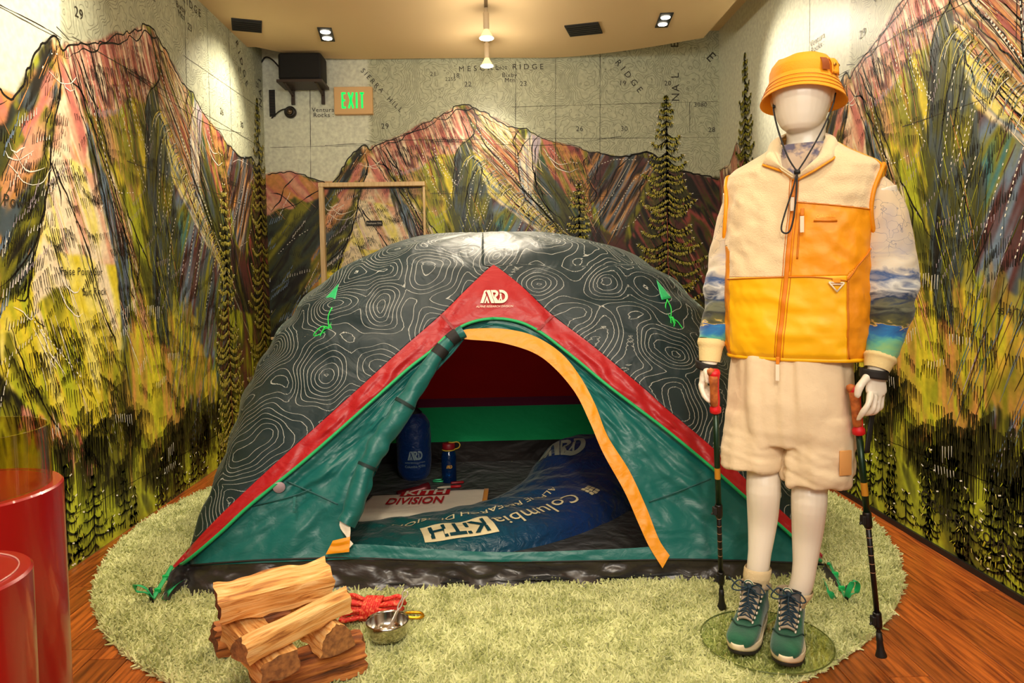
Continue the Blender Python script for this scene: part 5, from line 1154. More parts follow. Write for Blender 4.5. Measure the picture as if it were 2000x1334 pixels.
p = PZ(807, 1203, .04); mb = MB(); mb.tube(smoothp([(-.035, 0, 0), (-.02, .015, 0), (.02, .018, 0), (.034, 0, 0), (.02, -.014, 0), (-.02, -.012, 0), (-.035, 0, 0)], 40), .005, 8); o = mb.build('carabiner', M('gold_metal', (224, 160, 30), .25, .8)); o.location = (p[0], p[1], .042); o.rotation_euler = (.1, .1, .1); tag(o, 'gold carabiner on the rug between rope and steel bowl', 'carabiner')
mb = MB(); mb.tube([(-.034, 0, .004), (-.06, .01, .012), (-.08, .012, .012)], .0045, 6); mb.build('cream_sling', M('sling_cream', (226, 214, 190), .6), o)

# ================================================================== red plinths
REDP = M('plinth_red', (170, 14, 22), .28, coat=.3)
def plinth(cx_px, top_y, edge_px, edge_y, Yc, label, tube_h):
    e = PY(edge_px, edge_y, Yc); r_ = .0
    return e
e = PY(97, 955, 1.62); rad = .2; cx = e[0] - rad; zt = e[2]
pl = empty('display_plinth', (cx, 1.62, 0)); tag(pl, 'tall red cylindrical plinth with a clear acrylic tube on top', 'plinth')
mb = MB(); mb.lathe((0, 0, 0), [(rad, 0), (rad, zt - .004), (rad - .004, zt), (0, zt)], 72); mb.build('plinth_body', REDP, pl, auto=30)
def thin_glass(name, tint, base=.05):
    m, nt, b = new_mat(name); nt.nodes.remove(b); tr_ = N(nt, 'ShaderNodeBsdfTransparent'); tr_.inputs[0].default_value = L4(tint); gl = N(nt, 'ShaderNodeBsdfGlossy', inp={'Roughness': .03}); lw = N(nt, 'ShaderNodeLayerWeight'); pw_ = N(nt, 'ShaderNodeMath', operation='POWER', inp={1: 3.0}); nt.links.new(lw.outputs['Facing'], pw_.inputs[0]); fr = N(nt, 'ShaderNodeMath', operation='MULTIPLY_ADD', inp={1: .7, 2: .045}); nt.links.new(pw_.outputs[0], fr.inputs[0]); ms = N(nt, 'ShaderNodeMixShader')
    nt.links.new(fr.outputs[0], ms.inputs[0]); nt.links.new(tr_.outputs[0], ms.inputs[1]); nt.links.new(gl.outputs[0], ms.inputs[2]); nt.links.new(ms.outputs[0], nt.nodes['Material Output'].inputs[0]); return m
ACR = thin_glass('clear_acrylic', (240, 232, 206))
ri = rad - .022; e2 = PY(72, 840, 1.62)
mb = MB(); mb.lathe((0, 0, zt + .001), [(ri, 0), (ri, e2[2] - zt), (ri - .006, e2[2] - zt), (ri - .006, 0), (ri, 0)], 72, caps=False); mb.build('acrylic_tube', ACR, pl, auto=30)
e = PY(36, 1130, 1.20); rad2 = .14; p2 = empty('display_plinth', (e[0] - rad2, 1.20, 0)); tag(p2, 'low red cylindrical plinth in the bottom left corner', 'plinth')
mb = MB(); mb.lathe((0, 0, 0), [(rad2, 0), (rad2, e[2] - .004), (rad2 - .004, e[2]), (0, e[2])], 72); mb.build('plinth_body', REDP, p2, auto=30)
mb = MB(); mb.lathe((0, 0, e[2] + .0005), [(rad2 - .02, 0), (rad2 - .02, .002), (rad2 - .022, .002), (rad2 - .022, 0)], 72, caps=False); mb.build('rim_line', M('rim_clear', (226, 160, 150), .2), p2)

# ================================================================== fixtures on walls and ceiling
BLK = M('matte_black', (16, 14, 13), .55)
WOOD = M('pale_trim_wood', (240, 212, 164), .5, col2=(222, 188, 136), nscale=6, stretch=(20, 20, 1))
# door frame in the back wall; the mural runs over the door leaf
d0 = PY(625, 360, YB); d1 = PY(830, 356, YB); ztp = (d0[2] + d1[2]) / 2
dr = empty('door_1', ((d0[0] + d1[0]) / 2, YB, 0)); dr['kind'] = 'structure'
ax_, bx_ = d0[0], d1[0]; cxm = (ax_ + bx_) / 2
mb = MB(); mb.box((ax_ + .018 - cxm, -.03, ztp / 2), (.036, .06, ztp)); mb.build('door_jamb', WOOD, dr, False, .003)
mb = MB(); mb.box((bx_ - .008 - cxm, -.02, ztp / 2), (.018, .04, ztp)); mb.build('door_jamb', WOOD, dr, False, .003)
mb = MB(); mb.box((0, -.031, ztp - .015), (bx_ - ax_ + .004, .066, .034)); mb.build('door_head', WOOD, dr, False, .003)
mb = MB(); mb.box((0, -.006, ztp - .04), (bx_ - ax_ - .06, .010, .006)); mb.build('door_gap', BLK, dr, False)
sg_ = PY(731, 436, YB - .012); sgn = empty('door_sign', (sg_[0], YB - .006, sg_[2])); tag(sgn, 'small black sign with white lettering on the hidden door', 'sign')
mb = MB(); mb.box((0, -.004, 0), (.13, .008, .042)); mb.build('sign_plate', BLK, sgn, False, .001)
V, Fs = text2d('Employees Only', 1); w = V[:, 0].max() - V[:, 0].min(); decal('sign_lettering', V / w * .115, Fs, lambda x, y: (x, -.0092, y), M('sign_white', (230, 226, 214), .5), sgn)
# exit sign
a, b_ = PY(653, 172, YB), PY(731, 226, YB); ex_ = empty('exit_sign', ((a[0] + b_[0]) / 2, YB, (a[2] + b_[2]) / 2)); tag(ex_, 'beige EXIT sign with lit green letters on the back wall', 'sign'); W_, H_ = b_[0] - a[0], a[2] - b_[2]
mb = MB(); mb.box((0, -.025, 0), (W_ * .97, .05, H_ * .97)); mb.build('sign_housing', M('sign_beige', (222, 178, 122), .5), ex_, False, .004)
def bar(mb, x0, y0, x1, y1, t):
    d = np.array([x1 - x0, y1 - y0]); n_ = np.array([-d[1], d[0]]) / np.linalg.norm(d) * t / 2
    q = [(x0 + n_[0], -.052, y0 + n_[1]), (x0 - n_[0], -.052, y0 - n_[1]), (x1 - n_[0], -.052, y1 - n_[1]), (x1 + n_[0], -.052, y1 + n_[1])]; mb.add(q, [(0, 1, 2, 3)])
EXG = M('exit_green', (0, 200, 90), .5, emit=(0, 230, 90), estr=.75); u = .042; h = .062
for k, segs in enumerate([[(-1, -1, -1, 1), (-1, .9, .2, .9), (-1, 0, 0, 0), (-1, -.9, .2, -.9)], [(-.8, -1, .8, 1), (-.8, 1, .8, -1)], [(0, -1, 0, 1)], [(0, -1, 0, 1), (-.7, .88, .7, .88)]]):
    mb = MB(); ox = [-.062, -.018, .028, .07][k]
    for s in segs: bar(mb, ox + s[0] * .022, s[1] * h, ox + s[2] * .022, s[3] * h, .0155)
    mb.build('exit_letter', EXG, ex_, False)
# speaker on a bracket
a, b_ = PY(549, 110, YB - .16), PY(634, 162, YB - .16); sp2 = empty('wall_speaker', ((a[0] + b_[0]) / 2, YB - .16, b_[2])); tag(sp2, 'black loudspeaker on a wall bracket in the back left corner', 'speaker')
W_, H_ = b_[0] - a[0], a[2] - b_[2]
mb = MB(); mb.box((0, 0, H_ / 2), (W_, .2, H_)); mb.build('speaker_cabinet', M('speaker_black', (12, 10, 9), .75, bump=.3, bscale=300), sp2, True, .02)
mb = MB(); mb.box((0, -.104, H_ / 2), (W_ * .9, .008, H_ * .86)); mb.build('speaker_grille', M('grille_black', (9, 8, 8), .85), sp2, False, .004)
mb = MB(); mb.box((0, .0, -.012), (W_ * 1.05, .24, .02))
for s in (-1, 1):
    mb.box((s * W_ * .36, .14, -.065), (.026, .02, .13)); mb.tube([(s * W_ * .36, -.1, -.02), (s * W_ * .36, .135, -.06)], .011, 6)
mb.build('wall_bracket', M('bracket_brown', (52, 34, 22), .5), sp2, False)
mb = MB(); p0 = np.array([-W_ / 2, .0, H_ * .5]); mb.tube(smoothp([p0, p0 + (-.08, .05, .09), p0 + (-.16, .14, .14), p0 + (-.2, .15, .1)], 20), .006, 6); mb.build('cable', BLK, sp2)
# louvre panel and round detector
a, b_ = PY(527, 176, YB), PY(537, 228, YB); lv_ = empty('louvre_grille', ((a[0] + b_[0]) / 2, YB, (a[2] + b_[2]) / 2)); tag(lv_, 'narrow black louvred grille at the left edge of the back wall', 'grille')
mb = MB(); mb.box((0, -.004, 0), (.045, .008, a[2] - b_[2])); mb.build('grille_plate', BLK, lv_, False)
for i in range(9): mb = MB(); mb.box((0, -.01, -(a[2] - b_[2]) / 2 + .02 + i * .022), (.036, .006, .008)); mb.build('slat', M('slat_brown', (44, 34, 30), .6), lv_, False)
c = PY(568, 220, YB); dm = empty('dome_camera', (c[0], YB, c[2])); tag(dm, 'round black dome camera on the back wall below the speaker', 'camera')
mb = MB(); mb.lathe((0, 0, 0), [(.047, 0), (.047, .02), (.04, .034), (.026, .04), (.026, .036), (0, .036)], 32, (0, -1, 0)); mb.build('camera_base', M('camera_black', (30, 24, 20), .4), dm)
mb = MB(); mb.lathe((0, -.034, 0), [(.024, 0), (.021, .012), (.012, .02), (0, .023)], 24, (0, -1, 0), False); mb.build('lens_dome', M('lens_glass', (120, 104, 84), .08, .7), dm)
mb = MB(); mb.tube(smoothp([(-.03, -.01, .03), (-.08, -.02, .01), (-.15, -.012, -.045)], 16), .005, 6); mb.build('cable', BLK, dm)
# small pale slatted rack behind the tent on the left
p = PY(546, 675, 5.45); rk = empty('slatted_rack', (p[0] + .08, 5.45, 0)); tag(rk, 'pale wooden slatted rack half hidden behind the tent on the left', 'rack')
for z in (p[2] - .03, p[2] + .0, p[2] + .055): mb = MB(); mb.box((0, 0, z), (.28, .02, .02)); mb.build('slat', WOOD, rk, False, .002)
for s in (.12,): 
    for yy in (-.0, .14): mb = MB(); mb.box((s, yy, (p[2] + .065) / 2), (.025, .025, p[2] + .065)); mb.build('post', WOOD, rk, False, .002)
# ceiling fixtures
def ceil_quad(px, nm, label, kind):
    q = np.array([PZ(x, y, ZC) for x, y in px]); c = q.mean(0); ux = q[1] - q[0]; a = math.atan2(ux[1], ux[0]); Lx = (np.linalg.norm(q[1] - q[0]) + np.linalg.norm(q[2] - q[3])) / 2; Ly = (np.linalg.norm(q[3] - q[0]) + np.linalg.norm(q[2] - q[1])) / 2
    e = empty(nm, (c[0], c[1], ZC), a); tag(e, label, *kind); return e, Lx, Ly
e, Lx, Ly = ceil_quad([(438, 34), (500, 40), (522, 63), (466, 57)], 'ceiling_vent', 'black rectangular ceiling vent near the left wall', ('vent', 'black ceiling vents'))
mb = MB(); mb.box((0, 0, -.003), (Lx, Ly, .012)); mb.build('vent_plate', BLK, e, False)
for i in range(6): mb = MB(); mb.box((0, -Ly / 2 + Ly * (i + .5) / 6, -.011), (Lx * .92, .012, .004)); mb.build('slat', M('vent_slat', (30, 26, 22), .5), e, False)
e, Lx, Ly = ceil_quad([(1112, 49), (1176, 42), (1170, 64), (1104, 70)], 'ceiling_vent', 'black rectangular ceiling vent right of the track lights', ('vent', 'black ceiling vents'))
mb = MB(); mb.box((0, 0, -.003), (Lx, Ly, .012)); mb.build('vent_plate', BLK, e, False)
for i in range(6): mb = MB(); mb.box((0, -Ly / 2 + Ly * (i + .5) / 6, -.011), (Lx * .92, .012, .004)); mb.build('slat', M('vent_slat', (30, 26, 22), .5), e, False)
GLOW = M('lamp_glow', (255, 240, 210), .4, emit=(255, 244, 220), estr=9)
for px, lb in (([(613, 53), (641, 54), (660, 79), (634, 80)], 'black twin downlight in the left half of the ceiling'), ([(1293, 25), (1318, 24), (1302, 52), (1276, 53)], 'black twin downlight in the right half of the ceiling')):
    e, Lx, Ly = ceil_quad(px, 'twin_downlight', lb, ('downlight', 'twin downlights'))
    mb = MB(); mb.box((0, 0, -.002), (Lx, Ly, .008)); mb.build('housing', BLK, e, False)
    for s in (-1, 1):
        mb = MB(); mb.lathe((0, s * Ly * .24, -.007), [(0, 0), (min(Lx, Ly / 2) * .36, 0), (min(Lx, Ly / 2) * .34, -.004), (0, -.006)], 24); mb.build('lamp', GLOW, e)
tr = empty('lighting_track', (0, 4.3, ZC)); tag(tr, 'thin metal lighting track on the ceiling above the tent', 'track'); mb = MB(); mb.box((0, .1, -.012), (.022, 2.6, .022)); mb.build('track_rail', M('track_metal', (120, 104, 80), .3, .8), tr, False, .002)
for Y, lb in ((3.88, 'spotlight bulb on the ceiling track, at the top edge of the photo'), (4.70, 'spotlight bulb on the ceiling track, middle one'), (5.30, 'spotlight bulb hanging nearest the back wall')):
    e = empty('track_spotlight', (0, Y, ZC - .02)); tag(e, lb, 'spotlight', 'track spotlights')
    mb = MB(); mb.lathe((0, 0, 0), [(.012, 0), (.012, -.03), (.019, -.035), (.019, -.13), (.016, -.145)], 20); mb.build('lamp_holder', M('holder_cream', (206, 190, 164), .4), e)
    mb = MB(); mb.lathe((0, 0, -.14), [(.017, 0), (.022, -.012), (.036, -.036), (.045, -.058)], 28, caps=False); mb.build('reflector', M('reflector_glass', (236, 214, 170), .3, emit=(255, 214, 140), estr=.8), e)
    mb = MB(); mb.lathe((0, 0, -.197), [(0, -.006), (.03, -.004), (.046, .0), (.046, .004), (0, .004)], 28); mb.build('bulb_face', GLOW, e)
# ================================================================== MANNEQUIN
aL, aR = PZ(1474, 1152, .15), PZ(1556, 1166, .15)
MO = np.array([(aL[0] + aR[0]) / 2, (aL[1] + aR[1]) / 2, 0.0]); MT = math.radians(-32)
LX = np.array([math.cos(MT), math.sin(MT), 0]); LYv = np.array([-math.sin(MT), math.cos(MT), 0])
def loc(p): q = np.asarray(p) - MO; return np.array([q @ LX, q @ LYv, q[2]])
def mp(px, py, Fv=0.0):
    d = ray(px, py); t = (-Fv - (CAM - MO) @ LYv) / (d @ LYv); return loc(CAM + d * t)
man = empty('mannequin', tuple(MO), MT)
tag(man, 'white faceless mannequin in bucket hat, orange fleece vest, cream shorts and green boots', 'mannequin')
print('mannequin', MO, 'hem', mp(1556, 705), 'neck', mp(1573, 290), 'hat', mp(1573, 103), 'chin', mp(1562, 256, .09), 'shl', mp(1420, 350), mp(1722, 340))
SKIN = M('mannequin_gloss', (236, 226, 208), .32, coat=.15)
# ---------- bare figure: one continuous skin
sk_ = MB()
def seglimb(pts, rad, n=24, seg=18, sq=1.0, mbx=sk_):
    pts = np.asarray(pts, float); r = np.interp(np.linspace(0, 1, n), np.linspace(0, 1, len(rad)), rad); q = smoothp(pts, n); mbx.tube(q, r, seg, True, sq)
# torso and neck
cN = mp(1573, 290); cH = mp(1556, 705); cW = mp(1556, 600)
def cxy(z):
    zs = [cH[2], mp(1556, 540)[2], mp(1560, 420)[2], mp(1567, 345)[2], cN[2]]; xs = [cH[0], mp(1556, 540)[0], mp(1560, 420)[0], mp(1567, 345)[0], cN[0]]
    return float(np.interp(z, zs, xs))
rings = []
for z, rx, ry in [(.86, .14, .10), (.95, .145, .105), (1.1, .13, .095), (1.25, .155, .11), (1.38, .175, .11), (1.46, .16, .09), (1.51, .10, .075), (1.54, .065, .062), (1.60, .056, .06), (1.66, .058, .062)]:
    rings.append(superring((cxy(z), 0.0 + .01, z), rx, ry, 28, 2.2))
b0 = len(sk_.v); sk_.gridp(rings, cv=True); sk_.f += [tuple(b0 + i for i in range(28))[::-1], tuple(b0 + 9 * 28 + i for i in range(28))]; sk_.mi += [0, 0]
# head: smooth egg with a chin and only a hint of brow and nose
hc = mp(1567, 190); hx = hc[0]; chz = mp(1562, 255, .08)[2]; rings = []
for t, rx, yf, yb in [(0, .018, .062, -.02), (.03, .040, .082, -.0), (.09, .056, .092, .02), (.2, .070, .097, .055), (.35, .080, .100, .085), (.5, .087, .102, .100), (.65, .089, .100, .104), (.8, .082, .088, .098), (.92, .060, .062, .072), (.985, .028, .03, .035), (1.0, .008, .01, .01)]:
    z = chz + t * .228; cy = (yb - yf) / 2; rings.append(superring((hx, cy + .0, z), rx, (yf + yb) / 2, 28, 2.15))
b0 = len(sk_.v); sk_.gridp(rings, cv=True); sk_.f += [tuple(b0 + i for i in range(28))[::-1], tuple(b0 + 10 * 28 + i for i in range(28))]; sk_.mi += [0, 0]
for sg in (-1, 1): sk_.lathe((hx + sg * .084, .012, chz + .115), [(0, -.012), (.016, -.008), (.02, 0), (.014, .008), (0, .01)], 12, (1, .25 * sg, 0))
# legs
tL = PZ(1441, 1285, .04); tR = PZ(1532, 1308, .04)
hL = tL + np.array([math.sin(math.radians(33)), math.cos(math.radians(33)), 0]) * .295; hR = tR + np.array([math.sin(math.radians(28)), math.cos(math.radians(28)), 0]) * .295
shL = loc(hL + (tL - hL) * .27); shR = loc(hR + (tR - hR) * .27); Fl = -shL[1]; Fr = -shR[1]; print('ankles', shL, shR, mp(1479, 1165, Fl), mp(1560, 1180, Fr))
legL = [mp(1500, 760, .0), mp(1492, 905, Fl * .5), mp(1491, 955, Fl * .6 + .012), mp(1489, 1020, Fl * .8 - .014), mp(1482, 1095, Fl), np.array([shL[0], shL[1], .15]), np.array([shL[0], shL[1], .08])]
legR = [mp(1600, 780, .0), mp(1583, 935, Fr * .5), mp(1580, 985, Fr * .6 + .012), mp(1576, 1050, Fr * .8 - .014), mp(1567, 1135, Fr), np.array([shR[0], shR[1], .13]), np.array([shR[0], shR[1], .07])]
for lg in (legL, legR): seglimb(lg, [.082, .056, .050, .0535, .047, .036, .033, .034], 40, 20)
seglimb([(cxy(.9) - .08, 0, .93), (cxy(.9) - .07, 0, .8)], [.085, .08], 6); seglimb([(cxy(.9) + .06, 0, .93), (cxy(.9) + .07, 0, .8)], [.085, .08], 6)
# arms
armR = [mp(1712, 372, 0), mp(1738, 470, -.01), mp(1738, 590, .0), mp(1724, 655, .04), mp(1714, 700, .07), mp(1712, 728, .075)]
armL = [mp(1446, 380, 0), mp(1432, 480, -.01), mp(1418, 585, .0), mp(1400, 650, .045), mp(1387, 700, .07), mp(1383, 722, .075)]
for ar in (armR, armL): seglimb(ar, [.055, .046, .042, .036, .028, .025], 34, 16)
# hands
def finger(pts, r=.0098, tip=.0075):
    p = smoothp(pts, 12); rr_ = np.linspace(r, tip, 12); rr_[-1] *= .55; rr_[0] *= .9; rr_ += .0008 * np.sin(np.linspace(0, 2 * math.pi * 2, 12)); sk_.tube(p, rr_, 10)
def palm(a, b, w0, w1, th, nv):
    a, b = np.array(a), np.array(b); d = b - a; d /= np.linalg.norm(d); s = np.cross(d, nv); s /= np.linalg.norm(s); nv = np.cross(s, d); rings = []
    for t in np.linspace(0, 1, 7):
        w = (w0 * (1 - t) + w1 * t) * (1 - .25 * max(0, t - .85) / .15); h = th * (1 - .3 * t); ang = np.linspace(0, 2 * math.pi, 14, endpoint=False)
        rings.append([a + (b - a) * t + s * w * math.copysign(abs(math.cos(q)) ** .8, math.cos(q)) + nv * h * math.sin(q) for q in ang])
    b0 = len(sk_.v); sk_.gridp(rings, cv=True); sk_.f += [tuple(b0 + i for i in range(14))[::-1], tuple(b0 + 6 * 14 + i for i in range(14))]; sk_.mi += [0, 0]
# viewer's right hand, back of the hand turned to the front, closing over the grip
palm(mp(1712, 724, .078), mp(1711, 772, .085), .026, .036, .014, (.75, -1, 0))
finger([mp(1698, 732, .095), mp(1684, 748, .12), mp(1677, 760, .128), mp(1674, 777, .128)], .0125, .0105)
finger([mp(1701, 766, .115), mp(1696, 789, .135), mp(1685, 806, .135), mp(1675, 821, .118)], .0105, .0078)
finger([mp(1708, 770, .098), mp(1706, 797, .110), mp(1694, 808, .10), mp(1684, 808, .085)], .0098)
finger([mp(1716, 768, .076), mp(1714, 798, .085), mp(1702, 807, .075), mp(1690, 807, .062)], .0094)
finger([mp(1723, 762, .054), mp(1721, 793, .060), mp(1709, 801, .052), mp(1698, 801, .045)], .0084)
# viewer's left hand, seen from the thumb side, loosely round the grip
palm(mp(1378, 716, .075), mp(1371, 752, .09), .024, .030, .015, (-1, -.35, 0))
finger([mp(1379, 722, .095), mp(1382, 734, .11), mp(1383, 749, .118)], .0118, .0095)
finger([mp(1369, 748, .10), mp(1373, 766, .115), mp(1381, 780, .12), mp(1388, 786, .115)], .010)
finger([mp(1369, 752, .085), mp(1374, 771, .095), mp(1383, 778, .105), mp(1391, 778, .11)], .010)
finger([mp(1371, 750, .07), mp(1377, 764, .078), mp(1386, 768, .09), mp(1393, 768, .10)], .0096)
finger([mp(1374, 746, .06), mp(1380, 756, .065), mp(1388, 759, .078), mp(1394, 758, .088)], .0088)
body = remesh('body', sk_, .0039, SKIN, man, 3)

# ---------- socks
SOCK = M('ribbed_sock', (226, 204, 160), .8, bump=.3, bscale=200)
for lg, ys in ((legL, 1098), (legR, 1143)):
    q = smoothp(lg, 60); zt = mp(1480, ys, 0)[2] if lg is legL else mp(1567, ys, 0)[2]; sel = q[q[:, 2] < zt]; a = np.linspace(0, 2 * math.pi, 48, endpoint=False); P = []
    n = 26
    for i in range(n):
        t = i / (n - 1); z = zt * (1 - t) + .09 * t; c = np.array([np.interp(-z, -q[:, 2], q[:, k]) for k in range(2)]); r = np.interp(t, [0, .04, .22, .26, .45, 1], [.040, .0425, .0425, .0395, .036, .030]); rr_ = r + (.0007 * np.cos(a * 24) if t > .26 else 0)
        P.append(np.stack([c[0] + rr_ * np.cos(a), c[1] + rr_ * np.sin(a), np.full(48, z)], 1))
    grid('sock', P, SOCK, man, cv=True)

# ---------- shorts
SH = M('shorts_twill', (228, 206, 170), .75, bump=.25, bscale=26, bdist=.012, sheen=.1)
sb_ = MB(); wz = mp(1556, 700)[2]
def closed(rings, mbx):
    n = len(rings[0]); b0 = len(mbx.v); mbx.gridp(rings, cv=True); mbx.f += [tuple(b0 + i for i in range(n))[::-1], tuple(b0 + (len(rings) - 1) * n + i for i in range(n))]; mbx.mi += [0, 0]
rings = []
for y, x0, x1, d in [(690, 1430, 1672, .12), (730, 1425, 1674, .128), (780, 1421, 1674, .135), (830, 1418, 1672, .13), (862, 1424, 1664, .115)]:
    a, b = mp(x0, y), mp(x1, y); rings.append(superring(((a[0] + b[0]) / 2, 0, (a[2] + b[2]) / 2), (b[0] - a[0]) / 2 * .97, d, 40, 2.4))
closed(rings, sb_)
hemL = mp(1472, 906); hemR = mp(1594, 936)
for cx0, cx1, ry0, ry1, hem, top in ((1478, 1472, 800, 906, (1414, 1531), (1421, 1540)), (1604, 1594, 810, 938, (1527, 1660), (1545, 1674))):
    rings = []
    for t in np.linspace(0, 1, 7):
        y = ry0 * (1 - t) + ry1 * t; x0 = top[0] * (1 - t) + hem[0] * t; x1 = top[1] * (1 - t) + hem[1] * t; a, b = mp(x0, y), mp(x1, y)
        rings.append(superring(((a[0] + b[0]) / 2, .0, (a[2] + b[2]) / 2), (b[0] - a[0]) / 2, .115 + .004 * t, 36, 2.2))
    closed(rings, sb_)
sh = remesh('shorts', sb_, .0065, SH, man, 7)
co = np.empty(len(sh.data.vertices) * 3); sh.data.vertices.foreach_get('co', co); co = co.reshape(-1, 3); nn_ = np.empty_like(co).ravel(); sh.data.vertices.foreach_get('normal', nn_); nn_ = nn_.reshape(-1, 3)
an = np.arctan2(co[:, 1], co[:, 0] - cxy(.8)); low_ = np.clip((.72 - co[:, 2]) / .12, 0, 1)
dsp = .008 * fbm(an * 1.5 + 3, co[:, 2] * 5, 71, 3) + low_ * .009 * fbm(an * 2.2 + co[:, 2] * 14, co[:, 2] * 30, 73, 2) + .009 * vn(an * 5 + co[:, 2] * 2, co[:, 2] * 2, 75)
co += nn_ * dsp[:, None]; sh.data.vertices.foreach_set('co', co.ravel()); sh.data.update()
# fly seam and leg tab
a = mp(1648, 902, .075); mb = MB(); mb.box(a + (.006, -.012, 0), (.040, .005, .075), Matrix.Rotation(.75, 3, 'Z')); mb.build('leg_tab', M('tab_tan', (216, 156, 88), .7), sh, True, .002)

# ---------- sweatshirt sleeves and collar
def shirtmat():
    m, nt, b = new_mat('printed_sweatshirt'); b.inputs['Roughness'].default_value = .8; b.inputs['Sheen Weight'].default_value = .2
    tc = N(nt, 'ShaderNodeTexCoord'); sx = N(nt, 'ShaderNodeSeparateXYZ'); nt.links.new(tc.outputs['Object'], sx.inputs[0])
    mpp = N(nt, 'ShaderNodeMapping'); mpp.inputs['Scale'].default_value = (1, 1, 2.6); nt.links.new(tc.outputs['Object'], mpp.inputs[0]); no = N(nt, 'ShaderNodeTexNoise', inp={'Scale': 11, 'Detail': 7, 'Distortion': 1.5}); nt.links.new(mpp.outputs[0], no.inputs['Vector'])
    ma = N(nt, 'ShaderNodeMath', operation='MULTIPLY_ADD', inp={1: .10}); nt.links.new(no.outputs['Fac'], ma.inputs[0]); nt.links.new(sx.outputs['Z'], ma.inputs[2])
    mr = N(nt, 'ShaderNodeMapRange', inp={'From Min': .968, 'From Max': 1.368}); nt.links.new(ma.outputs[0], mr.inputs['Value'])
    cr = N(nt, 'ShaderNodeValToRGB'); cr.color_ramp.interpolation = 'LINEAR'; e = cr.color_ramp.elements
    st = [(0, (206, 198, 128)), (.08, (130, 182, 120)), (.16, (84, 168, 150)), (.215, (24, 110, 170)), (.262, (30, 80, 150)), (.27, (226, 190, 96)), (.285, (84, 84, 40)), (.35, (30, 36, 38)), (.42, (112, 116, 92)), (.47, (26, 52, 92)), (.55, (226, 228, 222)), (.62, (50, 84, 140)), (.70, (222, 214, 196)), (.78, (224, 208, 178)), (1, (222, 200, 166))]
    e[0].position = 0; e[0].color = L4(st[0][1]); e[1].position = 1; e[1].color = L4(st[-1][1])
    for p_, c in st[1:-1]: k = e.new(p_); k.color = L4(c)
    nt.links.new(mr.outputs[0], cr.inputs[0])
    # map lines on the upper sleeve
    v = N(nt, 'ShaderNodeTexVoronoi', feature='DISTANCE_TO_EDGE', inp={'Scale': 17}); n2 = N(nt, 'ShaderNodeTexNoise', inp={'Scale': 6, 'Detail': 4}); nt.links.new(tc.outputs['Object'], n2.inputs['Vector'])
    ad = N(nt, 'ShaderNodeVectorMath', operation='MULTIPLY_ADD'); ad.inputs[1].default_value = (.35,) * 3; nt.links.new(n2.outputs['Color'], ad.inputs[0]); nt.links.new(tc.outputs['Object'], ad.inputs[2]); nt.links.new(ad.outputs[0], v.inputs['Vector'])
    m2 = N(nt, 'ShaderNodeMapRange', inp={'From Min': .006, 'From Max': .018, 'To Min': .6, 'To Max': 0}); nt.links.new(v.outputs['Distance'], m2.inputs['Value'])
    m3 = N(nt, 'ShaderNodeMapRange', inp={'From Min': .74, 'From Max': .82}); nt.links.new(mr.outputs[0], m3.inputs['Value']); mu = N(nt, 'ShaderNodeMath', operation='MULTIPLY'); nt.links.new(m2.outputs[0], mu.inputs[0]); nt.links.new(m3.outputs[0], mu.inputs[1])
    mx = N(nt, 'ShaderNodeMixRGB'); mx.inputs['Color2'].default_value = L4((86, 92, 118)); nt.links.new(mu.outputs[0], mx.inputs['Fac']); nt.links.new(cr.outputs[0], mx.inputs['Color1'])
    n4 = N(nt, 'ShaderNodeTexNoise', inp={'Scale': 5, 'Detail': 2}); nt.links.new(tc.outputs['Object'], n4.inputs['Vector']); m4 = N(nt, 'ShaderNodeMapRange', inp={'From Min': .52, 'From Max': .68, 'To Max': .6}); nt.links.new(n4.outputs['Fac'], m4.inputs['Value']); mu2 = N(nt, 'ShaderNodeMath', operation='MULTIPLY'); nt.links.new(m4.outputs[0], mu2.inputs[0]); nt.links.new(m3.outputs[0], mu2.inputs[1])
    mx2 = N(nt, 'ShaderNodeMixRGB'); mx2.inputs['Color2'].default_value = L4((112, 132, 184)); nt.links.new(mu2.outputs[0], mx2.inputs['Fac']); nt.links.new(mx.outputs[0], mx2.inputs['Color1']); nt.links.new(mx2.outputs[0], b.inputs['Base Color'])
    return m
SHIRT = shirtmat(); CUFF = M('cuff_rib', (232, 210, 150), .85, bump=.3, bscale=150)
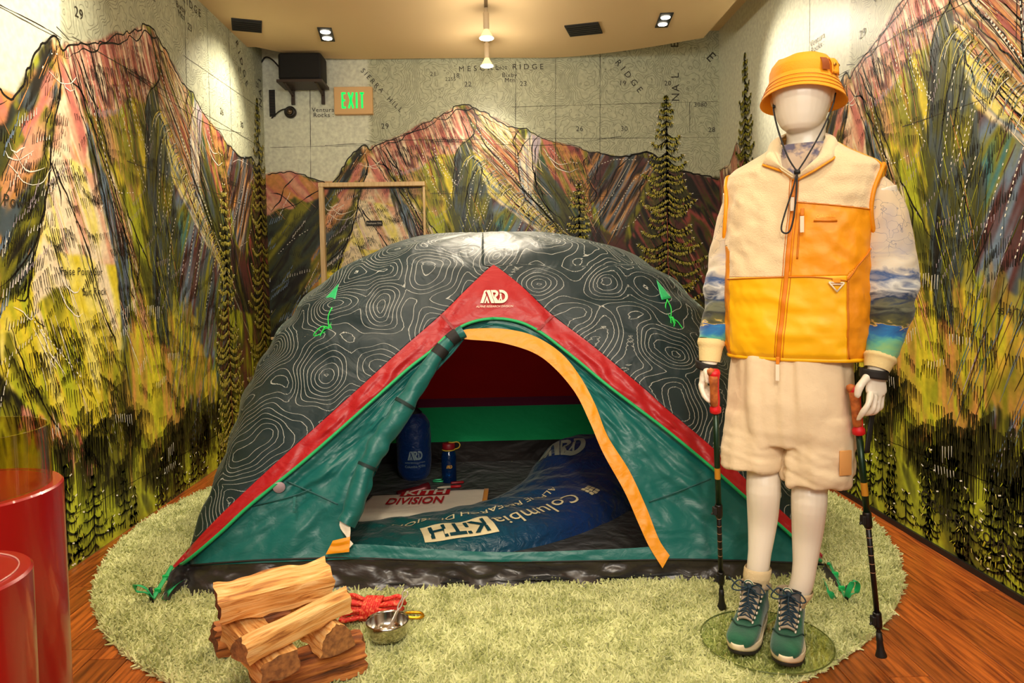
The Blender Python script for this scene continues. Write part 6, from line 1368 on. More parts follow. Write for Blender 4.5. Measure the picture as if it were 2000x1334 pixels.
for path, rad, nm in (([mp(1668, 352, 0), mp(1702, 372, 0), mp(1724, 430, -.01), mp(1735, 540, -.01), mp(1736, 600, .0), mp(1728, 658, .035), mp(1719, 698, .062)], [.03, .058, .070, .073, .077, .077, .066, .052, .043], 'R'),
                      ([mp(1482, 360, 0), mp(1454, 382, 0), mp(1440, 440, -.01), mp(1425, 540, -.01), mp(1414, 600, .0), mp(1399, 640, .04), mp(1389, 668, .06)], [.03, .056, .068, .071, .076, .076, .067, .052, .042], 'L')):
    n = 70; q = smoothp(path, n); t = np.linspace(0, 1, n); r = np.interp(t, np.linspace(0, 1, len(rad)), rad)
    P = tube_pts(q, r, 40); a = np.arange(40) * 2 * math.pi / 40
    w_ = .09 * vn(np.add.outer(t * 13, 1.6 * np.cos(a)), np.add.outer(t * 3, 1.5 * np.sin(a)), 81 if nm == 'R' else 83) + .05 * vn(np.add.outer(t * 26, 1.2 * np.cos(a)), np.add.outer(t * 0, 2 * np.sin(a)), 85)
    w_ *= np.clip((t - .3) * 3, .25, 1)[:, None]
    P += (P - q[:, None]) * w_[..., None]; grid('sleeve', P, SHIRT, man, cv=True)
    e = path[-1]; h = mp(1712, 722, .076) if nm == 'R' else mp(1386, 706, .07); q = smoothp([e - (h - e) * .15, e, (e + h) / 2, h], 14); P = tube_pts(q, np.interp(np.linspace(0, 1, 14), [0, .2, .4, 1], [.043, .046, .040, .034] if nm == 'R' else [.042, .044, .038, .033]), 36)
    P += (P - q[:, None]) * (.012 * np.cos(np.arange(36) * math.pi))[None, :, None]; grid('cuff', P, CUFF, man, cv=True)
nz_ = cN[2]; rings = []
zcol = mp(1573, 300, .06)[2]
for z, r in [(zcol - .11, .088), (zcol - .06, .080), (zcol - .02, .072), (zcol + .012, .070), (zcol + .014, .067), (zcol - .03, .066)]:
    rings.append(superring((cxy(z), .006, z), r, r * .98, 40, 2, tilt=(0, .25)))
SHIRTC = M('collar_print', (190, 168, 146), .85, col2=(104, 100, 122), nscale=26, detail=5, contrast=(.48, .58)); grid('shirt_collar', rings, SHIRTC, man, cv=True)
mb = MB(); mb.box(mp(1559, 322, .082), (.006, .004, .05)); mb.build('collar_zip', M('zip_brown', (130, 96, 70), .5), man)

# ---------- vest
zh = mp(1556, 705, .12)[2]; zm = mp(1530, 541, .15)[2]; zy = mp(1600, 392, .13)[2]
print('vest z', zh, zm, zy, 'collar', zcol)
VZ = [zh, zh + .02, 1.0, 1.17, 1.3, 1.40, 1.46, 1.495, 1.515, 1.535, 1.555, 1.575]
VW = [.208, .214, .220, .218, .218, .224, .228, .224, .205, .165, .125, .095]
VD = [.118, .134, .146, .150, .150, .142, .130, .120, .112, .104, .094, .082]
def vparm(z): return float(np.interp(z, VZ, VW)), float(np.interp(z, VZ, VD)), cxy(z)
def Vp(a, z, lift=0.0, nf=1.0):
    w, d, cx = vparm(z); m = 2.5; s, c = math.sin(a), math.cos(a)
    x = math.copysign(abs(s) ** (2 / m), s); y = -math.copysign(abs(c) ** (2 / m), c)
    nx, ny = x * d, y * w; k = math.hypot(nx, ny); g = lift + nf * (.0055 * float(fbm(a * 3, z * 12, 91, 3)) + .003 * float(vn(a * 5 + z * 9, z * 34, 93)))
    return np.array([cx + x * w + nx / k * g, y * d + ny / k * g, z])
def a_of(x, z):
    w, d, cx = vparm(z); u = max(-.9999, min(.9999, (x - cx) / w)); return math.asin(math.copysign(abs(u) ** 1.25, u))
def Vx(x, z, lift=0.0): return Vp(a_of(x, z), z, lift)
def zipx(z): return float(np.interp(z, [mp(1520, 705, .13)[2], mp(1536, 540, .15)[2], mp(1550, 390, .14)[2], mp(1555, 340, .1)[2]], [mp(1520, 705, .13)[0], mp(1536, 540, .15)[0], mp(1550, 390, .14)[0], mp(1555, 340, .1)[0]]))
FLC = M('fleece_cream', (238, 214, 170), .95, bump=.5, bscale=240, sheen=.4); VYL = M('nylon_yellow', (252, 190, 6), .5, bump=.18, bscale=10, bdist=.02); VOR = M('nylon_orange', (246, 160, 10), .5, bump=.25, bscale=12, bdist=.02); VSD = M('nylon_amber', (232, 146, 10), .5, bump=.3, bscale=12, bdist=.02); VZP = M('zip_orange', (224, 128, 8), .5)
zl = rngs(zh, 1.575, .0045); al = rngs(-math.pi, math.pi, .019)[:-1]
P = np.array([[Vp(a, z) for a in al] for z in zl]); nzl, nal = P.shape[:2]
Fq = gfaces(nzl, nal, False, True)[:, ::-1]; C = P.reshape(-1, 3)[Fq].mean(1); I, J = np.meshgrid(np.arange(nzl - 1), np.arange(nal), indexing='ij'); A_ = al[J.ravel()] + .0095; Z_ = C[:, 2]
zx = np.array([zipx(z) for z in Z_]); cxv = np.array([cxy(z) for z in Z_]); X_ = C[:, 0]; Y_ = C[:, 1]; front = np.abs(A_) < 1.25
lab = np.full(len(Fq), 4)                                   # amber back and sides
xr_low = cxv + .155; sideL = X_ < cxv - .185 + .0 * Z_
lab[(Y_ > -.02) & (Z_ > 1.44)] = 5                          # yellow shoulder yoke
f = front & (Y_ < .0)
lab[f & (X_ < zx) & (Z_ >= zm)] = 0
lab[f & (X_ < zx) & (Z_ < zm)] = 1
lab[f & (X_ < cxv - .185 - .0) & (Z_ < zm + .10) & ((Z_ - zm) < (cxv - .135 - X_) * 1.6)] = 4
lab[f & (X_ >= zx) & (Z_ >= zy - .14 * (X_ - zx))] = 0
lab[f & (X_ >= zx) & (Z_ < zy - .14 * (X_ - zx)) & (Z_ >= zm)] = 2
lab[f & (X_ >= zx) & (Z_ < zm) & (X_ < xr_low)] = 1
lab[f & (X_ > cxv + .155 + np.clip(Z_ - zm, 0, .07) * .9) & (Z_ < zm + .10)] = 4
lab[(Z_ > 1.46) & (Y_ > -.03)] = 5
Vn = mp(1554, 352, .13)
lab[f & (Z_ > Vn[2]) & (X_ - zx > -np.minimum(.045, (Z_ - Vn[2]) * 1.3)) & (X_ - zx < np.minimum(.10, (Z_ - Vn[2]) * .95))] = 9
Cs = P.reshape(-1, 3)
vest = empty('vest', (0, 0, 0), 0, man)
for k, (nm, mt) in enumerate((('fleece_panel', FLC), ('yellow_panel', VYL), ('chest_pocket', VOR), ('unused', VZP), ('side_panel', VSD), ('shoulder_yoke', VYL))):
    fs_ = Fq[lab == k]
    if not len(fs_): continue
    u_, inv = np.unique(fs_, return_inverse=True); o = mesh(nm, Cs[u_], inv.reshape(fs_.shape), mt, vest)
    md = o.modifiers.new('s', 'SOLIDIFY'); md.thickness = .006; md.offset = -1
P = [[Vx(zipx(z) + dx, z, .0022) for dx in (-.0062, -.003, .003, .0062)] for z in np.linspace(zh - .002, Vn[2] + .004, 90)]; g_ = grid('front_zip', P, VZP, vest); g_.modifiers.new('s', 'SOLIDIFY').thickness = .003
P = [[Vx(cxy(z) + x, z, -.012) for x in np.linspace(-.1, .1, 24)] for z in np.linspace(Vn[2] - .04, 1.575, 30)]; grid('shirt_front', P, SHIRTC, man)
def vtube(pts, r, name, mat, lift=.002):
    q = np.array([Vx(x, z, lift) for x, z in smoothp(pts, max(8, len(pts) * 10))]); mb = MB(); mb.tube(q, r, 6); return mb.build(name, mat, vest)
SEAM = M('seam_orange', (206, 118, 8), .55)
cz = lambda z: cxy(z)
vtube([(zipx(zm), zm), (cz(zm) - .19, zm - .004)], .002, 'seam', SEAM); vtube([(zipx(zm), zm), (cz(zm) + .08, zm - .002), (cz(zm) + .155, zm - .014)], .0022, 'seam', SEAM)
vtube([(zipx(zy), zy), (cz(zy) + .1, zy - .014), (cz(zy) + .205, zy - .03)], .0018, 'seam', SEAM); vtube([(cz(zm) + .155, zm - .012), (cz(1.25) + .215, zm + .085)], .0022, 'seam', SEAM); vtube([(cz(zm) + .157, zm - .012), (cz(1.0) + .158, 1.0), (cz(zh) + .158, zh + .01)], .0022, 'seam', SEAM)
for dx in (-.012, .012): vtube([(zipx(z) + dx, z) for z in np.linspace(zh + .01, 1.47, 12)], .0012, 'seam', SEAM, .001)
mb = MB(); q = np.array([Vp(a, zh + .004, -.003) for a in np.linspace(-math.pi, math.pi, 120)]); mb.tube(q, .007, 8, False); mb.build('hem', VYL, vest)
# armhole bindings
for sg, mats in ((-1, VOR), (1, VSD)):
    q = [];
    for a in np.linspace(0, 2 * math.pi, 60):
        z = 1.385 + .115 * math.cos(a) ; w, d, cx = vparm(z); y = .075 * math.sin(a); u = (1 - min(1, abs(y / d)) ** 2.5) ** .4
        q.append((cx + sg * (w * u + .003), y, z))
    mb = MB(); mb.tube(q, .0065, 8, False); mb.build('armhole_binding', mats, vest)
# collar: folded open, with a pointed fall on each side
def bend(pts, n): return np.vstack([resamp(pts[:2], n // 4), smoothp(pts[1:-1], n // 2 + 1)[1:], resamp(pts[-2:], n // 4)[1:]])
Vb = mp(1554, 350, .138)
I_ = np.vstack([resamp([Vb + (-.003, 0, 0), mp(1531, 335, .128), mp(1524, 300, .10), mp(1526, 266, .045)], 24), smoothp([mp(1526, 266, .045), mp(1540, 259, -.05), mp(1573, 256, -.09), mp(1606, 257, -.05), mp(1613, 265, .045)], 34)[1:-1], resamp([mp(1613, 265, .045), mp(1597, 305, .10), mp(1576, 325, .125), Vb + (.005, 0, 0)], 24)])
O_ = np.vstack([resamp([Vb + (-.005, -.004, 0), mp(1529, 334, .135), mp(1490, 321, .115)], 16), resamp([mp(1490, 321, .115), mp(1500, 306, .05)], 9)[1:], smoothp([mp(1500, 306, .05), mp(1520, 292, -.06), mp(1573, 286, -.115), mp(1625, 290, -.06), mp(1638, 296, .05)], 34)[1:-1], resamp([mp(1638, 296, .05), mp(1627, 309, .12)], 9)[:-1], resamp([mp(1627, 309, .12), mp(1592, 331, .14), Vb + (.007, -.004, 0)], 16)])
print(len(I_), len(O_))
P = []
for k in range(len(I_)):
    r_ = []
    for t in np.linspace(0, 1, 9):
        q = I_[k] * (1 - t) + O_[k] * t; out = np.array([q[0] - cxy(q[2]), q[1], 0]); out /= np.linalg.norm(out) + 1e-6
        r_.append(q + out * .014 * math.sin(math.pi * t) + np.array([0, 0, .010 * math.sin(math.pi * t)]))
    P.append(r_)
g_ = grid('collar', P, FLC, vest); md = g_.modifiers.new('s', 'SOLIDIFY'); md.thickness = .006; md.offset = -1
mb = MB(); mb.tube(np.array([p_[-1] for p_ in P]) + (0, 0, -.002), .0032, 6); mb.build('collar_binding', VOR, vest)
# zip pulls, label, buckle
PULL = M('pull_cream', (240, 222, 196), .6)
def pull(px, py, py2, Fv, slider=True):
    a, b = mp(px, py, Fv), mp(px - 1, py2, Fv + .004); mb = MB(); mb.box((a + b) / 2, (.011, .004, abs(a[2] - b[2]))); mb.build('zip_pull', PULL, vest, False, .001)
    mb = MB(); mb.box(a + (0, 0, .012), (.010, .008, .022)); mb.build('slider', VZP, vest, False, .002)
pull(1548, 385, 412, .158); pull(1567, 422, 454, .168); pull(1519, 712, 744, .150)
x1 = mp(1566, 415, .15); x2 = mp(1560, 505, .15); vtube([(x1[0] - .004, x1[2]), (x2[0] - .004, x2[2])], .003, 'pocket_zip', SEAM)
a = mp(1610, 426, .155); V, Fs = text2d('Columbia', 1); w = V[:, 0].max() - V[:, 0].min(); decal('label_lettering', V / w, Fs, lambda x, y: Vx(a[0] + x * .05, a[2] + .006 + y * .05, .006), M('label_thread', (250, 196, 60), .5), vest)
mb = MB(); mb.tube([Vx(a[0] - .03, a[2] - .006, .004), Vx(a[0] + .03, a[2] - .008, .004)], .003, 6); mb.build('label_bar', SEAM, vest)
a = mp(1633, 551, .12); T3 = [Vx(a[0] - .019, a[2], .008), Vx(a[0] + .019, a[2] - .002, .008), Vx(a[0] + .001, a[2] - .028, .010)]
mb = MB(); 
mb.tube(np.array([T3[0], T3[1], T3[2], T3[0]])[[0, 0, 1, 1, 2, 2, 3]] * 1.0 + np.array([[0, 0, 0], [.001, 0, 0], [-.001, 0, 0], [0, 0, -.001], [0, 0, .001], [0, 0, 0], [0, 0, 0]]), .0024, 6); mb.tube([T3[0] * .8 + T3[2] * .2, T3[1] * .8 + T3[2] * .2], .002, 6); mb.build('triangle_buckle', PULL, vest)
mb = MB(); mb.box((T3[0] + T3[1]) / 2 + (0, -.002, .006), (.022, .006, .014)); mb.build('buckle_loop', VOR, vest, False, .002)

# ---------- bucket hat
HY = M('hat_canvas', (250, 166, 8), .7, bump=.3, bscale=220, sheen=.1); hat = empty('bucket_hat', (0, 0, 0), 0, man)
bz = mp(1568, 208, 0)[2]; hx2 = mp(1568, 150)[0]; zt = mp(1573, 104, -.0)[2] - .024; hz0 = mp(1569, 144, .108)[2]; bzf = mp(1569, 163, .14)[2]; bzb = bzf - .038
print('hat', bz, hz0, zt)
a = np.linspace(0, 2 * math.pi, 72, endpoint=False)
def hring(r, z, dip=0, wv=0.0): return np.stack([hx2 + r * 1.0 * np.cos(a), .008 + r * 1.08 * np.sin(a), z + dip * np.cos(2 * a) + wv * vn(np.cos(a) * 2 + 5, np.sin(a) * 2, 7)], 1)
tz = lambda q, z0_: q + np.stack([0 * a, 0 * a, -.019 * np.sin(a) * z0_], 1)
P = [tz(hring(.1, hz0 - .002), .9), tz(hring(.099, hz0 + .030), .8), tz(hring(.0975, hz0 + .032), .8), tz(hring(.094, (hz0 + zt) / 2 + .01, 0, .002), .6), tz(hring(.086, zt - .014, 0, .005), .5), tz(hring(.077, zt - .003, 0, .005), .5), tz(hring(.06, zt + .002, 0, .003), .4), tz(hring(.02, zt + .004), .3), tz(hring(.001, zt + .004), 0)]
g_ = grid('crown', P, HY, hat, cv=True)
bm_ = (bzf + bzb) / 2; P = [tz(hring(.099, hz0 + .002), .9), tz(hring(.103, hz0 - .004), .9), tz(hring(.114, (hz0 + bm_) / 2 - .004, -.002), .95), tz(hring(.125, bm_, -.005), 1), tz(hring(.127, bm_ - .003, -.005), 1), tz(hring(.123, bm_ - .003, -.005), 1), tz(hring(.112, (hz0 + bm_) / 2 - .007, -.002), .95), tz(hring(.098, hz0 - .008), .9)]
grid('brim', P, HY, hat, cv=True)
for k in range(3): q_ = (k + 1) / 4; r = .103 + q_ * .022; st_ = tz(hring(r + .0015, (hz0 - .004) * (1 - q_) + bm_ * q_ - .001, -.003), .95); mb = MB(); mb.tube(np.vstack([st_, st_[:1]]), .0009, 4, False); mb.build('brim_stitching', SEAM, hat)
c0 = mp(1607, 138, .05); 
def hatp(an, z, lift=.002): r = np.interp(z, [hz0, hz0 + .03, (hz0 + zt) / 2 + .01, zt - .014], [.1, .0985, .094, .086]) + lift; return np.array([hx2 + r * math.sin(an), .008 - r * 1.08 * math.cos(an), z])
P = [[hatp(an, z, .009) for an in np.linspace(.66, .90, 6)] for z in np.linspace(hz0 + .012, zt - .014, 6)]; grid('leather_patch', P, M('brown_patch', (150, 72, 14), .6), hat)
P = [[hatp(an, z, .006 + .003 * math.sin(an * 22)) for an in np.linspace(.97, 1.36, 10)] for z in np.linspace(hz0 + .004, zt - .015, 8)]; g_ = grid('side_tab', P, HY, hat); g_.modifiers.new('s', 'SOLIDIFY').thickness = .004
for an in (1.08, 1.24): q = hatp(an, hz0 + .03, .01); mb = MB(); mb.lathe(q, [(0, 0), (.005, 0), (.005, .002), (0, .002)], 10, (.7, -.7, 0)); mb.build('eyelet', M('eyelet_tan', (200, 140, 60), .4, .6), hat)
# chin cord
CB = M('cord_black', (24, 24, 28), .7, col2=(96, 92, 84), nscale=420, contrast=(.62, .66))
jn = mp(1557, 336, .155)
mb = MB(); mb.tube(smoothp([mp(1512, 195, .02), mp(1511, 215, .06), mp(1520, 255, .10), mp(1538, 305, .14), jn], 40), .0026, 6); mb.tube(smoothp([mp(1632, 182, .02), mp(1625, 210, .07), mp(1605, 255, .11), mp(1577, 305, .145), jn], 40), .0026, 6)
mb.tube(smoothp([jn, mp(1548, 370, .168), mp(1532, 420, .175), mp(1526, 446, .176), mp(1531, 455, .176), mp(1542, 452, .176), mp(1550, 425, .175), mp(1555, 380, .168), jn], 60), .0026, 6); mb.build('chin_cord', CB, hat)
mb = MB(); mb.lathe(jn, [(0, -.009), (.006, -.008), (.007, 0), (.006, .008), (0, .009)], 12, (1, 0, .1)); mb.build('cord_lock', BLK, hat)
mb = MB(); q = mp(1512, 208, .06); mb.lathe(q, [(0, -.005), (.004, -.003), (.004, .003), (0, .005)], 10); mb.build('cord_knot', BLK, hat)

# ---------- hiking boots
SUE = M('green_suede', (12, 92, 62), .85, col2=(8, 62, 50), nscale=14, bump=.25, bscale=160, sheen=.35, contrast=(.35, .7)); MID = M('midsole_cream', (236, 220, 186), .6); OUT = M('outsole_dark', (34, 30, 24), .75); TNG = M('tongue_grey', (92, 90, 90), .7); LIN = M('lining_taupe', (166, 150, 128), .8); LACE = M('lace_navy', (14, 44, 60), .7); HK = M('hook_metal', (214, 206, 190), .35, .6)
def boot(toe, heel, ank, side):
    toe, heel = loc(toe), loc(heel); fwd = toe - heel; fwd[2] = 0; Lb = .295; fwd /= np.linalg.norm(fwd); lat = np.array([-fwd[1], fwd[0], 0]); bt_ = empty('hiking_boot', (0, 0, 0), 0, man)
    def W(u, v, z): return heel + fwd * u + lat * v + np.array([0, 0, z])     # u forward, v lateral, z up from base
    z0 = .036 - heel[2]
    def outline(k=1.0, n=48, top=0):
        out = []
        for a_ in np.linspace(0, 2 * math.pi, n, endpoint=False):
            c, s = math.cos(a_), math.sin(a_); u = Lb / 2 + (Lb / 2) * k * math.copysign(abs(c) ** .85, c); w = np.interp(u, [0, .05, .12, .2, .25, Lb], [.036, .037, .037, .050, .050, .034]); out.append((u, w * k * math.copysign(abs(s) ** .75, s) + .006 * side * (u / Lb - .5)))
        return out
    def ringz(k, zf): return [W(u, v, z0 + zf(u)) for u, v in outline(k)]
    rise = lambda u: .012 * max(0, (u - .22) / .07) ** 2
    mb = MB(); rings = [ringz(.97, lambda u: 0 + rise(u)), ringz(1.0, lambda u: .004 + rise(u)), ringz(1.0, lambda u: .012 + rise(u)), ringz(.99, lambda u: .013 + rise(u))]; closed(rings, mb); mb.build('outsole', OUT, bt_)
    mb = MB(); hh_ = lambda u: np.interp(u, [0, .06, .15, .22, .27, .3], [.042, .040, .036, .036, .042, .046]); rings = [ringz(1.0, lambda u: .012 + rise(u)), ringz(1.03, lambda u: .020 + rise(u) * .8), ringz(1.035, lambda u: hh_(u) - .006), ringz(1.02, lambda u: hh_(u)), ringz(.93, lambda u: hh_(u) - .010), ringz(.90, lambda u: .026)]; closed(rings, mb); mb.build('midsole', MID, bt_)
    for i in range(5):
        u = .245 + i * .0; 
    # upper: remeshed body
    ub = MB(); rings = []
    for u, w, h in [(.004, .030, .06), (.03, .036, .10), (.06, .038, .13), (.10, .039, .128), (.135, .040, .108), (.165, .043, .090), (.20, .046, .078), (.235, .046, .070), (.262, .044, .066), (.277, .038, .062), (.288, .026, .054)]:
        r_ = []
        for a_ in np.linspace(0, 2 * math.pi, 24, endpoint=False):
            c, s = math.cos(a_), math.sin(a_); r_.append(W(u, w * math.copysign(abs(c) ** .9, c), z0 + .030 + (h - .030) * (.5 + .5 * math.copysign(abs(s) ** .8, s))))
        rings.append(r_)
    closed(rings, ub); rings = []
    for t in np.linspace(0, 1, 6): rings.append([W(.068 + .010 * t * 0 + .052 * math.cos(q_) * (1 - .10 * t), .038 * math.sin(q_) * (1 + .08 * t), z0 + .08 + .062 * t + .012 * math.cos(q_) * t) for q_ in np.linspace(0, 2 * math.pi, 24, endpoint=False)])
    closed(rings, ub); up_ = remesh('upper', ub, .004, SUE, bt_, 8)
    # collar padding, tongue
    q = [W(.066 + .050 * math.cos(t), .041 * math.sin(t), z0 + .142 + .010 * math.cos(t)) for t in np.linspace(.75, 2 * math.pi - .75, 30)]; mb = MB(); mb.tube(q, .009, 10); mb.build('padded_collar', LIN, bt_)
    def tg(u, v, lift=0.0):      # lacing surface: along the instep, u 0 (toe end) .. 1 (top)
        uu = np.interp(u, [0, .35, .6, .85, 1], [.205, .158, .128, .116, .112]); z = np.interp(u, [0, .35, .6, .85, 1], [.080, .100, .122, .148, .166]); wd = np.interp(u, [0, .5, 1], [.018, .024, .030]); dn = np.interp(u, [0, .5, 1], [0, .25, .9]); return W(uu + lift * dn + .0, v * wd, z0 + z + lift * (1 - dn * .6) - .006 * abs(v) ** 2)
    P = [[tg(u, v, .004) for v in np.linspace(-1, 1, 9)] for u in np.linspace(0, .8, 14)]; g_ = grid('tongue', P, LIN, bt_); g_.modifiers.new('s', 'SOLIDIFY').thickness = .008
    P = [[tg(u, v * 1.05, .006) for v in np.linspace(-1, 1, 9)] for u in np.linspace(.74, 1.06, 8)]; g_ = grid('tongue_top', P, TNG, bt_); g_.modifiers.new('s', 'SOLIDIFY').thickness = .009
    mb = MB(); e = [tg(1.06, v * 1.05, .008) for v in np.linspace(-1, 1, 12)]; mb.tube(e, .003, 6); mb.build('tongue_edge', BLK, bt_)
    # round badge on the tongue
    cc = tg(.9, -.25, .014); ax1 = tg(.9, .3, .014) - tg(.9, -.3, .014); ax1 /= np.linalg.norm(ax1); ax2 = tg(1.0, -.25, .014) - tg(.8, -.25, .014); ax2 /= np.linalg.norm(ax2); nv = np.cross(ax1, ax2); nv = nv if nv[1] < 0 else -nv
    for r1, r0_, mt, nm, k in ((.0165, .0, M('badge_cream', (226, 216, 190), .6), 'badge_disc', 0), (.0145, .0115, SUE, 'badge_ring', .0012), (.007, 0, M('badge_mount', (60, 56, 58), .6), 'badge_centre', .0012)):
        mb = MB(); V, Fs = arcband(0, 0, r0_, r1, 0, 360, 26) if r0_ else ([(0, 0)] + [(r1 * math.cos(t), r1 * math.sin(t)) for t in np.linspace(0, 2 * math.pi, 26)], [(0, i, i + 1) for i in range(1, 26)])
        mb.add([cc + ax1 * x + ax2 * y + nv * (.001 + k) for x, y in V], Fs); mb.build(nm, mt, bt_, False)
    # hooks and laces
    us = [.02, .16, .30, .44, .60, .74]; pts = {}
    for i, u in enumerate(us):
        for s in (-1, 1):
            p_ = tg(u, s * 1.22, .006); pts[(i, s)] = p_; mb = MB(); mb.lathe(p_, [(0, -.004), (.0042, -.003), (.005, 0), (.0042, .003), (0, .004)], 10, tuple(lat)); mb.tube([p_ - fwd * .005, p_ + fwd * .006 + (0, 0, -.002)], .0024, 6); mb.build('lace_hook', HK, bt_)
    mb = MB(); up3 = np.array([0, 0, .006])
    mb.tube([pts[(0, -1)] + up3, tg(.02, 0, .018), pts[(0, 1)] + up3], .0024, 6)
    for i in range(5):
        for s in (-1, 1): mb.tube(smoothp([pts[(i, s)] + up3, tg((us[i] + us[i + 1]) / 2, 0, .021 + .003 * (s > 0)), pts[(i + 1, -s)] + up3], 12), .0024, 6)
        mb.tube(smoothp([pts[(i + 1, -1)] + up3, tg(us[i + 1] + .02, 0, .020), pts[(i + 1, 1)] + up3], 10), .0021, 6)
    mb.build('laces', LACE, bt_)
    mb = MB(); kn = tg(.8, -.1, .026); mb.lathe(kn, [(0, -.008), (.008, -.005), (.009, 0), (.007, .006), (0, .008)], 12, tuple(lat))
    for s, dz, ln in ((-1, .012, .05), (1, .006, .05)): mb.tube(smoothp([kn, kn + lat * s * ln * .6 + fwd * .01 + (0, 0, dz + .008), kn + lat * s * ln + fwd * .02 + (0, 0, -.004), kn + lat * s * ln * .6 + fwd * .02 + (0, 0, -.010), kn], 26), .0023, 6)
    mb.tube(smoothp([kn, kn + lat * -.03 + fwd * .012, kn + lat * -.065 + (0, 0, .02)], 14), .0023, 6); mb.tube(smoothp([kn, kn + fwd * .02 + (0, 0, -.02), kn + fwd * .034 + lat * .006 + (0, 0, -.05)], 14), .0023, 6); mb.build('lace_bow', LACE, bt_)
    # toe seam
    mb = MB(); mb.tube(smoothp([W(.19, -.044, z0 + .066), W(.20, -.040, z0 + .074), W(.228, -.02, z0 + .0745), W(.232, 0, z0 + .0755), W(.228, .02, z0 + .0745), W(.20, .040, z0 + .074), W(.19, .044, z0 + .066)], 30), .0022, 6); mb.build('toe_seam', M('seam_green', (10, 54, 42), .8), bt_)
ra = math.radians(3); 
boot(tL, tL + np.array([math.sin(math.radians(33)), math.cos(math.radians(33)), 0]) * .295, aL, -1)
boot(tR, tR + np.array([math.sin(math.radians(28)), math.cos(math.radians(28)), 0]) * .295, aR, 1)
# glass base
g0 = loc(PZ(1496, 1246, .034)); mb = MB(); mb.lathe((g0[0], g0[1], .024), [(0, 0), (.196, 0), (.2, .004), (.2, .006), (.196, .009), (0, .009)], 90)
m = thin_glass('base_glass', (246, 249, 234))
mb.build('glass_base', m, man, auto=30)

mb = MB(); mb.tube([(g0[0] + .2 * math.cos(t), g0[1] + .2 * math.sin(t), .029) for t in np.linspace(0, 2 * math.pi, 91)], .0022, 6, False); mb.build('glass_rim', M('rim_green', (92, 104, 52), .15), man)
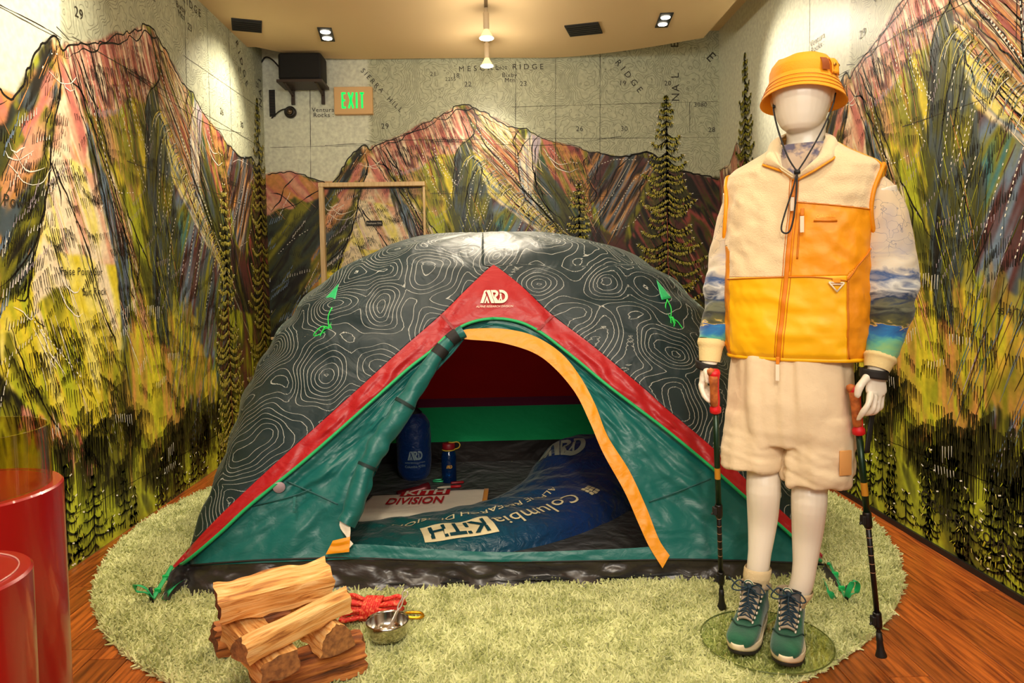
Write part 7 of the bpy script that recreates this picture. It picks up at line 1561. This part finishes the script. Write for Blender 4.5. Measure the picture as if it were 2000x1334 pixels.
# ================================================================== trekking poles (held things, top level)
GRIPR = M('grip_red', (206, 14, 26), .5); CORK = M('grip_cork', (196, 108, 44), .7, col2=(150, 76, 30), nscale=60); SHF = M('shaft_green', (14, 44, 26), .3, .4); SHB = M('shaft_black', (22, 18, 18), .35, .3)
def w2(px, py, Fv): q = mp(px, py, Fv); return MO + LX * q[0] + LYv * q[1] + np.array([0, 0, q[2]])
def pole(top, tip, j1, j2, label, wrist, wr):
    root = empty('trekking_pole', tuple(tip)); tag(root, label, 'trekking pole', 'trekking poles held by the mannequin'); o_ = np.array(tip); d = np.array(tip) - np.array(top); L = np.linalg.norm(d); d = d / L; T = lambda s: np.array(top) + d * L * s - o_
    side = np.array([-1, -.1, 0]); side -= d * (side @ d); side /= np.linalg.norm(side)
    g1 = .125 / L
    mb = MB(); mb.lathe(T(0) - d * .0, [(0, -.012), (.016, -.010), (.019, .0), (.015, .018), (.0135, .05), (.015, .085), (.0135, .112), (.018, .118), (.018, .132), (.012, .136), (0, .136)], 20, tuple(d)); mb.build('grip', GRIPR, root)
    mb = MB(); mb.lathe(T(0) + side * .004 - LYv * 0 + np.array([0, -.004, 0]), [(0, .0), (.0155, .006), (.0135, .03), (.0125, .06), (.0135, .09), (.012, .108), (0, .112)], 16, tuple(d)); mb.lathe(T(0) - d * .006 + side * .010, [(0, -.012), (.010, -.008), (.013, .0), (.010, .010), (0, .013)], 14, tuple(side)); mb.build('cork_palm', CORK, root)
    mb = MB(); mb.tube([T(g1), T(j1)], .0095, 14); mb.build('upper_shaft', SHF, root)
    mb = MB(); mb.tube([T(j1 - .03), T(j2)], .0078, 14); mb.build('middle_shaft', SHB, root)
    mb = MB(); mb.tube([T(j2 - .02), T(.985)], .0064, 12); mb.build('lower_shaft', SHB, root)
    for j in (j1, j2):
        mb = MB(); mb.lathe(T(j), [(.011, -.022), (.0125, -.018), (.0125, .018), (.011, .026)], 16, tuple(d)); mb.build('lock_collar', SHB, root)
        mb = MB(); mb.box(T(j) + side * .014, (.012, .02, .026)); mb.tube([T(j) + side * .012, T(j) + side * .026 + d * .012], .004, 6); mb.build('lock_lever', BLK, root, False, .002)
    mb = MB(); mb.lathe(T(1.0), [(.008, -.075), (.010, -.05), (.009, -.045), (.011, -.02), (.0165, -.002), (.0165, .0), (0, .0)], 16, tuple(d)); mb.build('rubber_tip', BLK, root)
    for k in range(6):
        mb = MB(); mb.lathe(T(j1 + .035 + k * .033), [(.0081, -.001), (.0083, 0), (.0081, .001)], 14, tuple(d), False); mb.build('height_mark', M('mark_tan', (170, 130, 100), .5), root)
    mb = MB(); mb.lathe(T((g1 + j1) / 2 + .05), [(.0097, -.02), (.0098, .02)], 14, tuple(d), False); mb.build('shaft_label', M('label_amber', (190, 130, 30), .5), root)
    # wrist strap
    c = np.array(wrist) - o_; rr_ = wr; ax = d; a1 = side; a2 = np.cross(d, side); q = [c + a1 * rr_ * math.cos(t) + a2 * rr_ * .92 * math.sin(t) + np.array([0, 0, .010 * math.cos(t)]) for t in np.linspace(0, 2 * math.pi, 50)]
    P = []
    for p_ in q: P.append([p_ + np.array([0, 0, h_]) for h_ in (-.013, -.006, .006, .013)])
    g_ = grid('wrist_strap', P, M('strap_webbing', (26, 22, 20), .7), root); md = g_.modifiers.new('s', 'SOLIDIFY'); md.thickness = .003; md.offset = 1
    mb = MB(); mb.tube(smoothp([q[12], (q[12] + T(0)) / 2 + (0, -.01, -.01), T(0) + side * .0 + d * .01], 12), .005, 8, True, .4); mb.build('strap_tail', M('strap_webbing', (26, 22, 20), .7), root)
    return root
tipL = PZ(1410, 1186, .030); pole(w2(1395, 729, .135), tipL, .56, .915 * .94, 'green trekking pole at tent side of the mannequin, tip on the rug', w2(1380, 713, .072), .036)
tipR = PZ(1721, 1281, .030); rp2 = pole(w2(1669, 761, .080), tipR, .48, .86, 'green trekking pole on the wall side of the mannequin, tip near the rug edge', w2(1707, 730, .075), .040)
# loose strap tail hanging from the right pole
mb = MB(); o_ = tipR; ribbon(mb, [w2(1706, 800, .03) - o_, w2(1700, 840, .05) - o_, w2(1696, 868, .06) - o_, w2(1694, 885, .06) - o_], .018, (.3, -1, 0), 12); g_ = mb.build('hanging_strap', M('strap_webbing', (20, 18, 18), .7), rp2); g_.modifiers.new('s', 'SOLIDIFY').thickness = .003
